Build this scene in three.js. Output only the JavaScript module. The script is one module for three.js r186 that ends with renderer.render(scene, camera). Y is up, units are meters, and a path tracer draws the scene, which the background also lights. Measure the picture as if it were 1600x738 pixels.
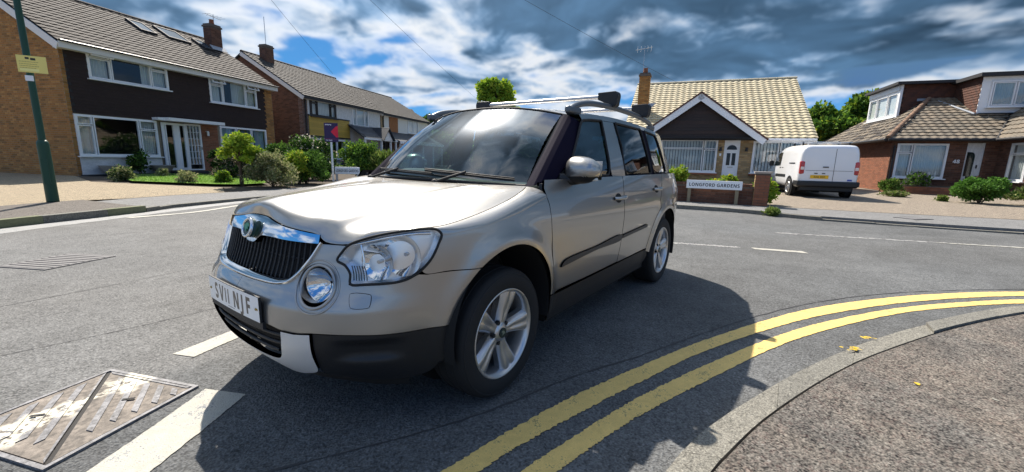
import * as THREE from 'three';
import { mergeGeometries } from 'three/addons/utils/BufferGeometryUtils.js';
import { RoundedBoxGeometry } from 'three/addons/geometries/RoundedBoxGeometry.js';
import { FontLoader } from 'three/addons/loaders/FontLoader.js';
import { TextGeometry } from 'three/addons/geometries/TextGeometry.js';

// ---------------------------------------------------------------- camera, sky, sun, exposure
const scene = new THREE.Scene();
const camera = new THREE.PerspectiveCamera(59.39, 1600 / 738, 0.05, 2000);
camera.position.set(0, 1.1865, 0);
camera.rotation.order = 'YXZ';
camera.rotation.set(-0.184, 0, 0.0227);
camera.updateMatrixWorld();

const renderer = new THREE.WebGLRenderer({ antialias: true });
renderer.toneMapping = THREE.LinearToneMapping;
renderer.toneMappingExposure = 1.75;
renderer.shadowMap.enabled = true;

const SUN = new THREE.Vector3(-0.268, 0.766, -0.583).normalize();
const sun = new THREE.DirectionalLight(0xfff5e8, 5);
sun.position.copy(SUN).multiplyScalar(60);
sun.castShadow = true;
sun.shadow.mapSize.set(4096, 4096);
Object.assign(sun.shadow.camera, { left: -45, right: 45, top: 45, bottom: -45, near: 1, far: 160 });
scene.add(sun); scene.add(sun.target);

// seeded random numbers and noise
function rng(seed) { let a = seed >>> 0; return () => { a = (a + 0x6D2B79F5) >>> 0; let t = a; t = Math.imul(t ^ (t >>> 15), t | 1); t ^= t + Math.imul(t ^ (t >>> 7), t | 61); return ((t ^ (t >>> 14)) >>> 0) / 4294967296; }; }
const hash3 = (x, y, z) => { let h = Math.imul(x, 374761393) + Math.imul(y, 668265263) + Math.imul(z, 2147483647 ^ 0x5bd1e995) | 0; h = Math.imul(h ^ (h >>> 13), 1274126177); h ^= h >>> 16; return (h >>> 0) / 4294967296; };
function noise2(x, y, k = 0) {
  const xi = Math.floor(x), yi = Math.floor(y); let fx = x - xi, fy = y - yi; fx = fx * fx * fx * (fx * (fx * 6 - 15) + 10); fy = fy * fy * fy * (fy * (fy * 6 - 15) + 10);
  const a = hash3(xi, yi, k), b = hash3(xi + 1, yi, k), c = hash3(xi, yi + 1, k), d = hash3(xi + 1, yi + 1, k);
  return a + (b - a) * fx + (c - a) * fy + (a - b - c + d) * fx * fy;
}
function fbm(x, y, oct, k = 0) { let s = 0, a = 0.5, n = 0; for (let i = 0; i < oct; i++) { s += a * noise2(x, y, k + i * 17); n += a; a *= 0.53; const t = x * 1.62 - y * 1.22; y = x * 1.22 + y * 1.62; x = t; } return s / n; }
const sstep = (a, b, x) => { const t = Math.min(1, Math.max(0, (x - a) / (b - a))); return t * t * (3 - 2 * t); };
const mix = (a, b, t) => a + (b - a) * t;

const SKY = [12.4, -8.2];
{ // broken cloud over blue, one computed sky
  const w = 2048, h = 1024, data = new Float32Array(w * h * 4);
  for (let j = 0; j < h; j++) {
    const el = ((j + 0.5) / h - 0.5) * Math.PI, y = Math.sin(el), c = Math.cos(el);
    for (let i = 0; i < w; i++) {
      const az = ((i + 0.5) / w - 0.5) * 2 * Math.PI, x = c * Math.cos(az), z = c * Math.sin(az), o = (j * w + i) * 4;
      let r, g, b;
      if (y < -0.05) { r = 0.16; g = 0.165; b = 0.17; } else {
        const up = Math.max(y, 0), e = Math.pow(1 - up, 3.2);
        r = mix(0.015, 0.09, e); g = mix(0.11, 0.31, e); b = mix(0.36, 0.60, e);
        const k = 1 / (up + 0.15), px = x * k * 0.95 + SKY[0], pz = z * k * 0.95 + SKY[1];
        const wx = fbm(px * 1.3, pz * 1.3, 4, 211) - 0.5, wz = fbm(px * 1.3 + 9, pz * 1.3, 4, 331) - 0.5;
        const qx = px + wx * 0.45, qz = pz + wz * 0.45;
        const big = fbm(qx * 0.42, qz * 0.42, 2, 5), det = fbm(qx * 1.5, qz * 1.5, 7, 71), fine = fbm(qx * 6, qz * 6, 5, 151);
        const dens = big * 0.5 + det * 0.5 + (fine - 0.5) * 0.10;
        const cover = sstep(0.385, 0.49, dens);
        const thick = sstep(0.44, 0.60, dens + (fine - 0.5) * 0.14);
        const sd = Math.max(0, x * SUN.x + y * SUN.y + z * SUN.z), glow = Math.pow(sd, 5) * 0.25 + Math.pow(sd, 14) * 0.6 + Math.pow(sd, 40) * 1.5;
        const br = mix(0.62, 0.092, Math.pow(thick, 0.75)) * (0.80 + 0.40 * fine) * (1 + thick * 2.0 * (fbm(qx * 2.7 + 5, qz * 2.7, 5, 401) - 0.46));
        const cr = br * mix(0.97, 0.42, thick) * (1 + glow), cg = br * mix(1.0, 0.88, thick) * (1 + glow), cb = br * mix(1.04, 1.52, thick) * (1 + glow * 0.95);
        r = mix(r * (1 + glow * 0.6), cr, cover); g = mix(g * (1 + glow * 0.5), cg, cover); b = mix(b * (1 + glow * 0.4), cb, cover);
        { const a = Math.pow(sd, 10) * 0.10 + Math.pow(sd, 36) * 0.9 + Math.pow(sd, 160) * 7; r += a; g += a * 0.98; b += a * 0.94; }
        if (y < 0) { const t = -y / 0.05; r = mix(r, 0.16, t); g = mix(g, 0.165, t); b = mix(b, 0.17, t); }
      }
      data[o] = r; data[o + 1] = g; data[o + 2] = b; data[o + 3] = 1;
    }
  }
  const sky = new THREE.DataTexture(data, w, h, THREE.RGBAFormat, THREE.FloatType);
  sky.mapping = THREE.EquirectangularReflectionMapping; sky.magFilter = sky.minFilter = THREE.LinearFilter; sky.needsUpdate = true;
  scene.backgroundIntensity = scene.environmentIntensity = 0.87; scene.background = sky; scene.environment = sky;
}

// ---------------------------------------------------------------- helpers
const V = (x, y, z) => new THREE.Vector3(x, y, z);
const usedNames = new Map();
function numbered(n) { const k = usedNames.get(n) || 0; usedNames.set(n, k + 1); return k ? n + '_' + String(k).padStart(3, '0') : n; }
function thing(name, label, category, pos = [0, 0, 0], turn = 0, group) {
  const o = new THREE.Group(); o.name = numbered(name); o.position.set(...pos); o.rotation.y = turn; o.userData = { label, category }; if (group) o.userData.group = group; scene.add(o); return o;
}
function part(name, geo, mat, parent) { const m = new THREE.Mesh(geo, mat); m.name = name; m.castShadow = m.receiveShadow = true; parent.add(m); return m; }
function structure(name, geo, mat, label) { const m = part(numbered(name), geo, mat, scene); m.userData = { kind: 'structure' }; if (label) m.userData.label = label; return m; }
function box(w, h, d, x = 0, y = 0, z = 0) { return new THREE.BoxGeometry(w, h, d).translate(x, y, z); }
function rbox(w, h, d, r, x = 0, y = 0, z = 0, seg = 2) { return new RoundedBoxGeometry(w, h, d, seg, r).translate(x, y, z); }
const clean = (g) => { g = g.index ? g.toNonIndexed() : g.clone(); for (const k of Object.keys(g.attributes)) if (!['position', 'normal', 'uv', 'color'].includes(k)) g.deleteAttribute(k); return g; };
function merge(list) { list = list.map(clean); const hasC = list.some((g) => g.attributes.color); for (const g of list) { if (!g.attributes.uv) g.setAttribute('uv', new THREE.BufferAttribute(new Float32Array(g.attributes.position.count * 2), 2)); if (hasC && !g.attributes.color) g.setAttribute('color', new THREE.BufferAttribute(new Float32Array(g.attributes.position.count * 3).fill(1), 3)); g.morphAttributes = {}; } return mergeGeometries(list, false); }
function tube(pts, r, seg = 24, rad = 8, closed = false) { return new THREE.TubeGeometry(new THREE.CatmullRomCurve3(pts, closed, 'centripetal'), seg, r, rad, closed); }
function bar(a, b, r, rad = 8) { const d = b.clone().sub(a), g = new THREE.CylinderGeometry(r, r, d.length(), rad); g.applyQuaternion(new THREE.Quaternion().setFromUnitVectors(V(0, 1, 0), d.normalize())); return g.translate((a.x + b.x) / 2, (a.y + b.y) / 2, (a.z + b.z) / 2); }
const lin = (r, g, b) => new THREE.Color().setRGB(r, g, b);
function std(c, rough = 0.8, o = {}) { return new THREE.MeshStandardMaterial({ color: lin(...c), roughness: rough, ...o }); }
function phys(c, rough = 0.5, o = {}) { return new THREE.MeshPhysicalMaterial({ color: lin(...c), roughness: rough, ...o }); }
function texture(w, h, fn, srgb = false, repeat) { // fn(i, j) -> [r,g,b] 0..1
  const d = new Uint8Array(w * h * 4);
  for (let j = 0; j < h; j++) for (let i = 0; i < w; i++) { const c = fn(i, j), o = (j * w + i) * 4; for (let k = 0; k < 3; k++) d[o + k] = Math.max(0, Math.min(255, Math.round((c[k] ?? c[0]) * 255))); d[o + 3] = 255; }
  const t = new THREE.DataTexture(d, w, h); t.wrapS = t.wrapT = THREE.RepeatWrapping; t.magFilter = THREE.LinearFilter; t.minFilter = THREE.LinearMipmapLinearFilter; t.generateMipmaps = true; if (srgb) t.colorSpace = THREE.SRGBColorSpace; if (repeat) t.repeat.set(repeat, repeat); t.needsUpdate = true; return t;
}
const wrapNoise = (n, f, k) => (i, j) => { // tiling value noise, f cells over n pixels
  const x = i / n * f, y = j / n * f, xi = Math.floor(x), yi = Math.floor(y), fx = sstep(0, 1, x - xi), fy = sstep(0, 1, y - yi);
  const a = hash3(xi % f, yi % f, k), b = hash3((xi + 1) % f, yi % f, k), c = hash3(xi % f, (yi + 1) % f, k), d = hash3((xi + 1) % f, (yi + 1) % f, k);
  return a + (b - a) * fx + (c - a) * fy + (a - b - c + d) * fx * fy;
};
const frustumTest = new THREE.Frustum().setFromProjectionMatrix(new THREE.Matrix4().multiplyMatrices(camera.projectionMatrix, camera.matrixWorldInverse));
// pieces: the nearest ones in view become meshes of their own, the rest one joined part
function pieces(parent, name, list, cap = 300, restName) {
  parent.updateMatrixWorld(true);
  const v = new THREE.Vector3();
  for (const p of list) { v.setFromMatrixPosition(p.m).applyMatrix4(parent.matrixWorld); p.d = v.distanceTo(camera.position) + (frustumTest.containsPoint(v) ? 0 : 1000); }
  list.sort((a, b) => a.d - b.d);
  list.slice(0, cap).forEach((p, i) => { const m = part(i ? name + '_' + String(i).padStart(3, '0') : name, p.g, p.mat, parent); p.m.decompose(m.position, m.quaternion, m.scale); });
  const rest = new Map();
  for (const p of list.slice(cap)) { if (!rest.has(p.mat)) rest.set(p.mat, []); rest.get(p.mat).push(clean(p.g).applyMatrix4(p.m)); }
  const all = [...rest.entries()]; let first = null;
  for (const [mat, gs] of all) { const m = part(restName || name + '_field', mergeGeometries(gs, false), mat, parent); m.userData.kind = 'stuff'; first = first || m; }
}
// ---------------------------------------------------------------- surface materials
const asphaltMap = (() => { const n = 1024, a = wrapNoise(n, 310, 3), b = wrapNoise(n, 190, 7), c = wrapNoise(n, 40, 11), d = wrapNoise(n, 9, 5), e = wrapNoise(n, 230, 23);
  return texture(n, n, (i, j) => { const s = a(i, j) * 0.5 + b(i, j) * 0.5, pale = Math.pow(e(i, j), 10) * 0.6; const v = 0.50 + (s - 0.5) * 0.78 + (c(i, j) - 0.5) * 0.12 + (d(i, j) - 0.5) * 0.08 + pale; return [v, v * 1.0, v * 0.985]; }); })();
const asphaltBump = (() => { const n = 1024, a = wrapNoise(n, 310, 3), b = wrapNoise(n, 190, 7); return texture(n, n, (i, j) => [a(i, j) * 0.5 + b(i, j) * 0.5]); })();
const aggMap = (() => { const n = 1024, a = wrapNoise(n, 210, 31), b = wrapNoise(n, 130, 37), c = wrapNoise(n, 24, 41), e = wrapNoise(n, 150, 59), f = wrapNoise(n, 100, 67);
  return texture(n, n, (i, j) => { const s = a(i, j), t = b(i, j), m = e(i, j); let v = 0.42 + (s - 0.5) * 0.75 + (t - 0.5) * 0.5 + (c(i, j) - 0.5) * 0.18; const pale = Math.pow(m, 6) * 0.55, red = Math.max(0, f(i, j) - 0.55) * 0.14; return [v * 1.02 + pale + red, v * 0.96 + pale, v * 0.90 + pale * 0.94]; }); })();
const grain = (() => { const n = 512, a = wrapNoise(n, 256, 13), b = wrapNoise(n, 60, 17), c = wrapNoise(n, 12, 19); return texture(n, n, (i, j) => { const v = 0.82 + (a(i, j) - 0.5) * 0.16 + (b(i, j) - 0.5) * 0.18 + (c(i, j) - 0.5) * 0.16; return [v, v, v]; }); })();
const grainBump = (() => { const n = 512, a = wrapNoise(n, 256, 13), b = wrapNoise(n, 90, 17); return texture(n, n, (i, j) => [a(i, j) * 0.5 + b(i, j) * 0.5]); })();
const wornMap = (() => { const n = 1024, a = wrapNoise(n, 300, 83), b = wrapNoise(n, 170, 89), c = wrapNoise(n, 30, 97), d = wrapNoise(n, 7, 101), e = wrapNoise(n, 80, 103);
  return texture(n, n, (i, j) => { const w = a(i, j) * 0.4 + b(i, j) * 0.35 + (c(i, j) - 0.5) * 0.35 + (d(i, j) - 0.5) * 0.25 + e(i, j) * 0.2, hole = sstep(0.66, 0.78, w), v = (0.90 + (c(i, j) - 0.5) * 0.16 + (a(i, j) - 0.5) * 0.18) * (1 - hole * 0.62); return [v, v * (1 + hole * 0.12), v * (1 + hole * 0.4)]; }); })();
const M = {
  road: std([0.225, 0.232, 0.236], 0.9, { map: asphaltMap, bumpMap: asphaltBump, bumpScale: 0.006, vertexColors: true }),
  path: std([0.215, 0.203, 0.185], 0.92, { map: aggMap, bumpMap: asphaltBump, bumpScale: 0.004 }),
  pathWorn: std([0.215, 0.203, 0.185], 0.92, { map: aggMap, bumpMap: asphaltBump, bumpScale: 0.004, vertexColors: true }),
  pathGrey: std([0.30, 0.30, 0.30], 0.92, { map: asphaltMap, bumpMap: asphaltBump, bumpScale: 0.003 }),
  drive: std([0.42, 0.375, 0.305], 0.92, { map: aggMap, bumpMap: grainBump, bumpScale: 0.004 }),
  driveTan: std([0.52, 0.45, 0.31], 0.92, { map: aggMap, bumpMap: grainBump, bumpScale: 0.004 }),
  kerb: std([0.33, 0.315, 0.27], 0.9, { map: asphaltMap, bumpMap: grainBump, bumpScale: 0.004 }),
  kerb2: std([0.29, 0.28, 0.245], 0.9, { map: asphaltMap, bumpMap: grainBump, bumpScale: 0.004 }),
  kerbMoss: std([0.20, 0.21, 0.12], 0.95, { map: grain, bumpMap: grainBump, bumpScale: 0.004 }),
  soil: std([0.06, 0.045, 0.03], 1),
  yellow: std([0.80, 0.56, 0.18], 0.7, { map: wornMap, bumpMap: asphaltBump, bumpScale: 0.002 }),
  yellowSpot: std([0.62, 0.43, 0.03], 0.7, { map: grain }),
  white: std([0.45, 0.435, 0.375], 0.75, { map: wornMap, bumpMap: asphaltBump, bumpScale: 0.002 }),
  whiteWorn: std([0.30, 0.30, 0.29], 0.8, { map: wornMap, bumpMap: asphaltBump, bumpScale: 0.002 }),
  tar: std([0.045, 0.045, 0.047], 0.75),
  upvc: phys([0.80, 0.81, 0.82], 0.32),
  whitePaint: std([0.76, 0.77, 0.78], 0.55, { map: grain }),
  fascia: std([0.72, 0.71, 0.68], 0.6),
  black: std([0.015, 0.015, 0.017], 0.5),
  tar2: std([0.03, 0.03, 0.033], 0.75, { map: grain }),
  glass: phys([0.88, 0.93, 0.93], 0.015, { transmission: 1, thickness: 0, ior: 1.9 }),
  curtain: phys([0.72, 0.73, 0.72], 0.95, { transmission: 0.25, thickness: 0, side: THREE.DoubleSide }),
  curtainBlue: phys([0.40, 0.52, 0.60], 0.95, { transmission: 0.25, thickness: 0, side: THREE.DoubleSide }),
  blind: std([0.62, 0.63, 0.62], 0.8),
  room: std([0.10, 0.095, 0.09], 0.95),
  lead: std([0.28, 0.31, 0.35], 0.55),
  steel: std([0.45, 0.46, 0.47], 0.35, { metalness: 0.9 }),
};

// ---------------------------------------------------------------- ground
function poly2(pts, y, uvScale = 1) { // flat sheet over (x,z) outline, uv in metres
  const sh = new THREE.Shape(pts.map(([x, z]) => new THREE.Vector2(x, -z))), g = new THREE.ShapeGeometry(sh); g.rotateX(-Math.PI / 2).translate(0, y, 0);
  const p = g.attributes.position, uv = g.attributes.uv; for (let i = 0; i < p.count; i++) uv.setXY(i, p.getX(i) * uvScale, p.getZ(i) * uvScale); return g;
}
function slab(pts, y0, y1, uvScale = 1) {
  const sh = new THREE.Shape(pts.map(([x, z]) => new THREE.Vector2(x, -z))), g = new THREE.ExtrudeGeometry(sh, { depth: y1 - y0, bevelEnabled: false }); g.rotateX(-Math.PI / 2).translate(0, y0, 0);
  const p = g.attributes.position, n = g.attributes.normal, uv = g.attributes.uv; for (let i = 0; i < p.count; i++) { if (Math.abs(n.getY(i)) > 0.5) uv.setXY(i, p.getX(i) * uvScale, p.getZ(i) * uvScale); else uv.setXY(i, (p.getX(i) + p.getZ(i)) * uvScale, p.getY(i) * uvScale); } return g;
}
const curve2 = (pts, n) => new THREE.CatmullRomCurve3(pts.map(([x, z]) => V(x, 0, z)), false, 'centripetal').getPoints(n).map((p) => [p.x, p.z]);
{ // road: one sheet, worn and patched tones carried by fine vertices near the camera
  const xs = [], zs = []; const add = (a, lo, hi, st) => { for (let v = lo; v < hi - 1e-6; v += st) a.push(v); };
  xs.push(-600, -300, -120, -60, -30); add(xs, -16, -6, 0.4); add(xs, -6, 6, 0.1); add(xs, 6, 16, 0.4); xs.push(16, 30, 60, 120, 300, 600);
  zs.push(-1200, -600, -300, -120, -60, -40); add(zs, -28, -10, 0.4); add(zs, -10, 0, 0.1); zs.push(0, 2, 5, 12, 30, 80, 200, 500);
  const pos = [], col = [], uv = [], idx = [];
  for (const z of zs) for (const x of xs) {
    pos.push(x, 0, z); uv.push(x / 1.6, z / 1.6);
    // the older, paler carriageway runs on the left; a newer darker strip lies along the kerb on the right
    const edge = z * 0.55 + x * 1.0 + (fbm(x * 0.7, z * 0.7, 3, 4) - 0.5) * 0.5;
    const newer = sstep(-3.2, -2.9, edge) * 0.30;
    const patch = sstep(0.56, 0.6, fbm(x * 0.22 + 7, z * 0.22, 2, 90)) * 0.1;
    let v = 1.12 - newer - patch + (fbm(x * 0.9, z * 0.9, 4, 8) - 0.5) * 0.42 + (fbm(x * 5, z * 5, 3, 28) - 0.5) * 0.22;
    const warm = 0.035 * (1 - newer * 3.3) + (fbm(x * 0.5, z * 0.5, 2, 66) - 0.5) * 0.05;
    col.push(v * (1 + warm), v, v * (1 - warm));
  }
  for (let j = 0; j < zs.length - 1; j++) for (let i = 0; i < xs.length - 1; i++) { const a = j * xs.length + i, b = a + 1, c = a + xs.length, d = c + 1; idx.push(a, c, b, b, c, d); }
  const g = new THREE.BufferGeometry(); g.setAttribute('position', new THREE.Float32BufferAttribute(pos, 3)); g.setAttribute('color', new THREE.Float32BufferAttribute(col, 3)); g.setAttribute('uv', new THREE.Float32BufferAttribute(uv, 2)); g.setIndex(idx); g.computeVertexNormals();
  structure('road', g, M.road, 'worn grey tarmac road with pale aggregate and patched strips');
}
// a painted band between two edge lines, with ragged borders
function band(name, a, b, y, mat, seed, rag = 0.006, n = 160) {
  const A = curve2(a, n), B = curve2(b, n), r = rng(seed), pos = [], uv = [], idx = [];
  for (let i = 0; i <= n; i++) {
    const dx = B[i][0] - A[i][0], dz = B[i][1] - A[i][1], l = Math.hypot(dx, dz), j0 = (r() - 0.5) * rag / l, j1 = (r() - 0.5) * rag / l;
    for (const t of [j0, 0.5, 1 + j1]) { const x = A[i][0] + dx * t, z = A[i][1] + dz * t; pos.push(x, y, z); uv.push(x * 1.3, z * 1.3); }
  }
  for (let i = 0; i < n; i++) for (let k = 0; k < 2; k++) { const p = i * 3 + k; idx.push(p, p + 1, p + 3, p + 1, p + 4, p + 3); }
  const g = new THREE.BufferGeometry(); g.setAttribute('position', new THREE.Float32BufferAttribute(pos, 3)); g.setAttribute('uv', new THREE.Float32BufferAttribute(uv, 2)); g.setIndex(idx); g.computeVertexNormals();
  const nn = g.attributes.normal; if (nn.getY(4) < 0) { for (let i = 0; i < idx.length; i += 3) { const t = idx[i]; idx[i] = idx[i + 1]; idx[i + 1] = t; } g.setIndex(idx); g.computeVertexNormals(); }
  return structure(name, g, mat);
}
{
  const ext = (p, q) => [p[0] * 2 - q[0], p[1] * 2 - q[1]];
  const Y1u = [[-0.62, -1.07], [-0.26, -1.385], [-0.09, -1.55], [0.13, -1.755], [0.41, -1.99], [0.80, -2.28], [1.21, -2.57], [1.91, -3.00], [2.56, -3.34], [3.58, -3.70], [4.39, -3.88], [5.10, -3.97], [6.6, -4.05], [9, -4.02]];
  const Y1l = [[-0.47, -1.05], [-0.11, -1.395], [0.03, -1.53], [0.22, -1.69], [0.47, -1.89], [0.77, -2.12], [1.15, -2.41], [1.82, -2.82], [2.44, -3.14], [3.45, -3.52], [4.30, -3.73], [5.05, -3.84], [6.6, -3.93], [9, -3.90]];
  band('yellow_line', Y1u, Y1l, 0.004, M.yellow, 1, 0.012, 300).userData.label = 'outer yellow line painted along the kerb';
  const Y2u = [[-0.30, -1.05], [0.05, -1.40], [0.24, -1.57], [0.48, -1.78], [0.72, -1.97], [1.08, -2.23], [1.79, -2.69], [2.32, -2.98], [3.32, -3.39], [4.18, -3.61], [4.95, -3.735], [6.6, -3.83], [9, -3.8]];
  const Y2l = [[-0.15, -1.06], [0.20, -1.41], [0.36, -1.555], [0.55, -1.72], [0.75, -1.87], [1.05, -2.08], [1.74, -2.55], [2.22, -2.82], [3.22, -3.26], [4.10, -3.50], [4.90, -3.63], [6.6, -3.72], [9, -3.69]];
  band('yellow_line', Y2u, Y2l, 0.004, M.yellow, 2, 0.012, 300).userData.label = 'inner yellow line painted nearest the kerb';
  // black overbanding seams beside the lines and across the carriageway
  const seam = (pts, w, seed) => band('tar_seam', pts.map(([x, z]) => [x, z - w / 2]), pts.map(([x, z]) => [x + w * 0.3, z + w / 2]), 0.003, M.tar, seed, w * 0.9, 120);
  seam([[-0.95, -1.35], [-0.2, -1.72], [0.35, -2.12], [0.85, -2.42], [1.3, -2.72], [2.0, -3.15], [2.7, -3.5], [3.7, -3.83], [5.2, -4.06], [7, -4.15]], 0.010, 5);
  seam([[-4.45, -3.45], [-4.9, -4.6], [-5.06, -5.33], [-4.81, -5.7]], 0.012, 6);
  seam([[-3.86, -2.96], [-3.5, -3.65], [-3.29, -4.13], [-3.1, -5.0]], 0.010, 7);
  seam([[-6.2, -5.1], [-5.6, -5.9], [-4.9, -6.6], [-4.2, -8.2]], 0.010, 8);
  seam([[-3.1, -2.05], [-2.6, -2.6], [-2.1, -3.3]], 0.008, 9);
  band('white_dash', [[-2.00, -2.28], [-1.945, -2.44], [-1.80, -2.86]], [[-1.85, -2.25], [-1.80, -2.42], [-1.66, -2.82]], 0.004, M.white, 11, 0.006, 40);
  band('white_dash', [[-1.54, -1.92], [-1.55, -1.6], [-1.60, -1.0]], [[-1.31, -1.88], [-1.32, -1.6], [-1.37, -1.0]], 0.004, M.white, 12, 0.006, 50);
  band('white_line', [[3.46, -5.87], [4.08, -5.69]], [[3.46, -5.76], [4.08, -5.56]], 0.004, M.white, 13, 0.02, 30);
  band('white_line', [[2.2, -6.2], [2.8, -6.05], [3.3, -5.92]], [[2.2, -6.1], [2.8, -5.96], [3.3, -5.83]], 0.004, M.whiteWorn, 14, 0.08, 90);
  band('white_line', [[4.7, -7.30], [6.3, -6.86], [7.97, -6.41], [10, -5.9]], [[4.7, -7.21], [6.3, -6.77], [7.97, -6.32], [10, -5.8]], 0.004, M.whiteWorn, 15, 0.08, 160);
  band('white_line', [[6.9, -6.64], [7.97, -6.37], [9.4, -6.0]], [[6.9, -6.6], [7.97, -6.3], [9.4, -5.94]], 0.006, M.white, 16, 0.03, 40);
  band('channel_strip', [[-7.62, -3], [-7.56, -6.0], [-7.33, -7.05], [-7.2, -7.8], [-7.08, -8.8], [-6.9, -9.8], [-6.52, -11.07], [-5.6, -14]], [[-7.2, -3], [-7.1, -6.0], [-6.95, -7.05], [-6.85, -7.8], [-6.7, -8.8], [-6.5, -9.8], [-6.12, -11.07], [-5.2, -14]], 0.003, M.whiteWorn, 17, 0.03, 80).userData.label = 'pale concrete channel along the left kerb';
  band('white_line', [[-6.93, -7.3], [-6.42, -8.12], [-6.28, -10.0], [-6.0, -11.2]], [[-6.75, -7.26], [-6.28, -8.16], [-6.17, -10.0], [-5.9, -11.2]], 0.006, M.white, 18, 0.03, 60);
  band('yellow_line', [[4.35, -10.82], [5.5, -10.2], [6.15, -9.65], [8.2, -8.36]], [[4.4, -10.74], [5.55, -10.11], [6.2, -9.56], [8.22, -8.28]], 0.004, M.whiteWorn, 19, 0.05, 60).userData.label = 'faded line along the far kerb';
}
// kerb stones along a path: each one a mesh of its own, butted with a 6 mm joint
function kerbRun(parent, outer, inner, yTop, len, mats, seed, uneven = 0.006) {
  const N = 400, A = curve2(outer, N), B = curve2(inner, N), r = rng(seed); let acc = 0, i0 = 0, stones = [];
  for (let i = 1; i <= N; i++) { acc += Math.hypot(A[i][0] - A[i - 1][0], A[i][1] - A[i - 1][1]); if (acc >= len || i === N) { stones.push([i0, i]); i0 = i; acc = 0; } }
  stones.forEach(([a, b], k) => {
    const st = Math.max(1, Math.floor((b - a) / 4)), o = [], q = []; for (let i = a; i < b; i += st) { o.push(A[i]); q.push(B[i]); } o.push(A[b]); q.push(B[b]);
    const sh = (L) => { const m = L.map((p) => [...p]); const d = Math.hypot(m[1][0] - m[0][0], m[1][1] - m[0][1]) || 1; m[0] = [m[0][0] + (m[1][0] - m[0][0]) / d * 0.004, m[0][1] + (m[1][1] - m[0][1]) / d * 0.004]; return m; };
    const y = yTop(A[Math.floor((a + b) / 2)]) + (r() - 0.5) * uneven;
    const pts = [...sh(o), ...sh(q).reverse()]; const g = slab(pts, -0.1, y, 0.9); const m = part(k ? 'kerb_stone_' + String(k).padStart(3, '0') : 'kerb_stone', g, mats[Math.floor(r() * mats.length)], parent);
    m.userData = {};
  });
}
function wornSheet(parent, outline, y) { // pavement wearing course: patches, pale scuffs and darker repairs carried by vertex colours
  const st = 0.05, pos = [], col = [], uv = [], xs = outline.map((p) => p[0]), zs = outline.map((p) => p[1]), x0 = Math.min(...xs), x1 = Math.max(...xs), z0 = Math.min(...zs), z1 = Math.max(...zs);
  const put = (x, z) => { const n = fbm(x * 1.1 + 3, z * 1.1, 4, 511), m = fbm(x * 3.6, z * 3.6 + 8, 4, 523), q = fbm(x * 9, z * 9 + 2, 3, 541); const v = 1.0 + (n - 0.5) * 0.75 + (m - 0.5) * 0.55 + (q - 0.5) * 0.35 - 0.28 * sstep(0.60, 0.66, n), w = (m - 0.5) * 0.14; pos.push(x, y, z); uv.push(x * 0.8, z * 0.8); col.push(v * (1 + w), v, v * (1 - w)); };
  const clip = (P, ax, val, gt) => { const o = []; for (let i = 0; i < P.length; i++) { const a = P[i], b = P[(i + 1) % P.length], ia = gt ? a[ax] >= val : a[ax] <= val, ib = gt ? b[ax] >= val : b[ax] <= val; if (ia) o.push(a); if (ia !== ib) { const t = (val - a[ax]) / (b[ax] - a[ax]), c = [a[0] + (b[0] - a[0]) * t, a[1] + (b[1] - a[1]) * t]; c[ax] = val; o.push(c); } } return o; };
  for (let x = x0; x < x1; x += st) { const c = clip(clip(outline, 0, x, true), 0, x + st, false); if (c.length < 3) continue; for (let z = z0; z < z1; z += st) { const P = clip(clip(c, 1, z, true), 1, z + st, false); if (P.length < 3) continue; for (const t of THREE.ShapeUtils.triangulateShape(P.map((p) => new THREE.Vector2(...p)), [])) { const [a, b, d] = t.map((i) => P[i]); const up = (b[1] - a[1]) * (d[0] - a[0]) - (b[0] - a[0]) * (d[1] - a[1]) > 0; for (const p of up ? [a, b, d] : [a, d, b]) put(...p); } } }
  const g = new THREE.BufferGeometry(); g.setAttribute('position', new THREE.Float32BufferAttribute(pos, 3)); g.setAttribute('uv', new THREE.Float32BufferAttribute(uv, 2)); g.setAttribute('color', new THREE.Float32BufferAttribute(col, 3)); g.setAttribute('normal', new THREE.Float32BufferAttribute(pos.map((_, i) => (i % 3 === 1 ? 1 : 0)), 3)); part('pavement_surface', g, M.pathWorn, parent);
}
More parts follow.
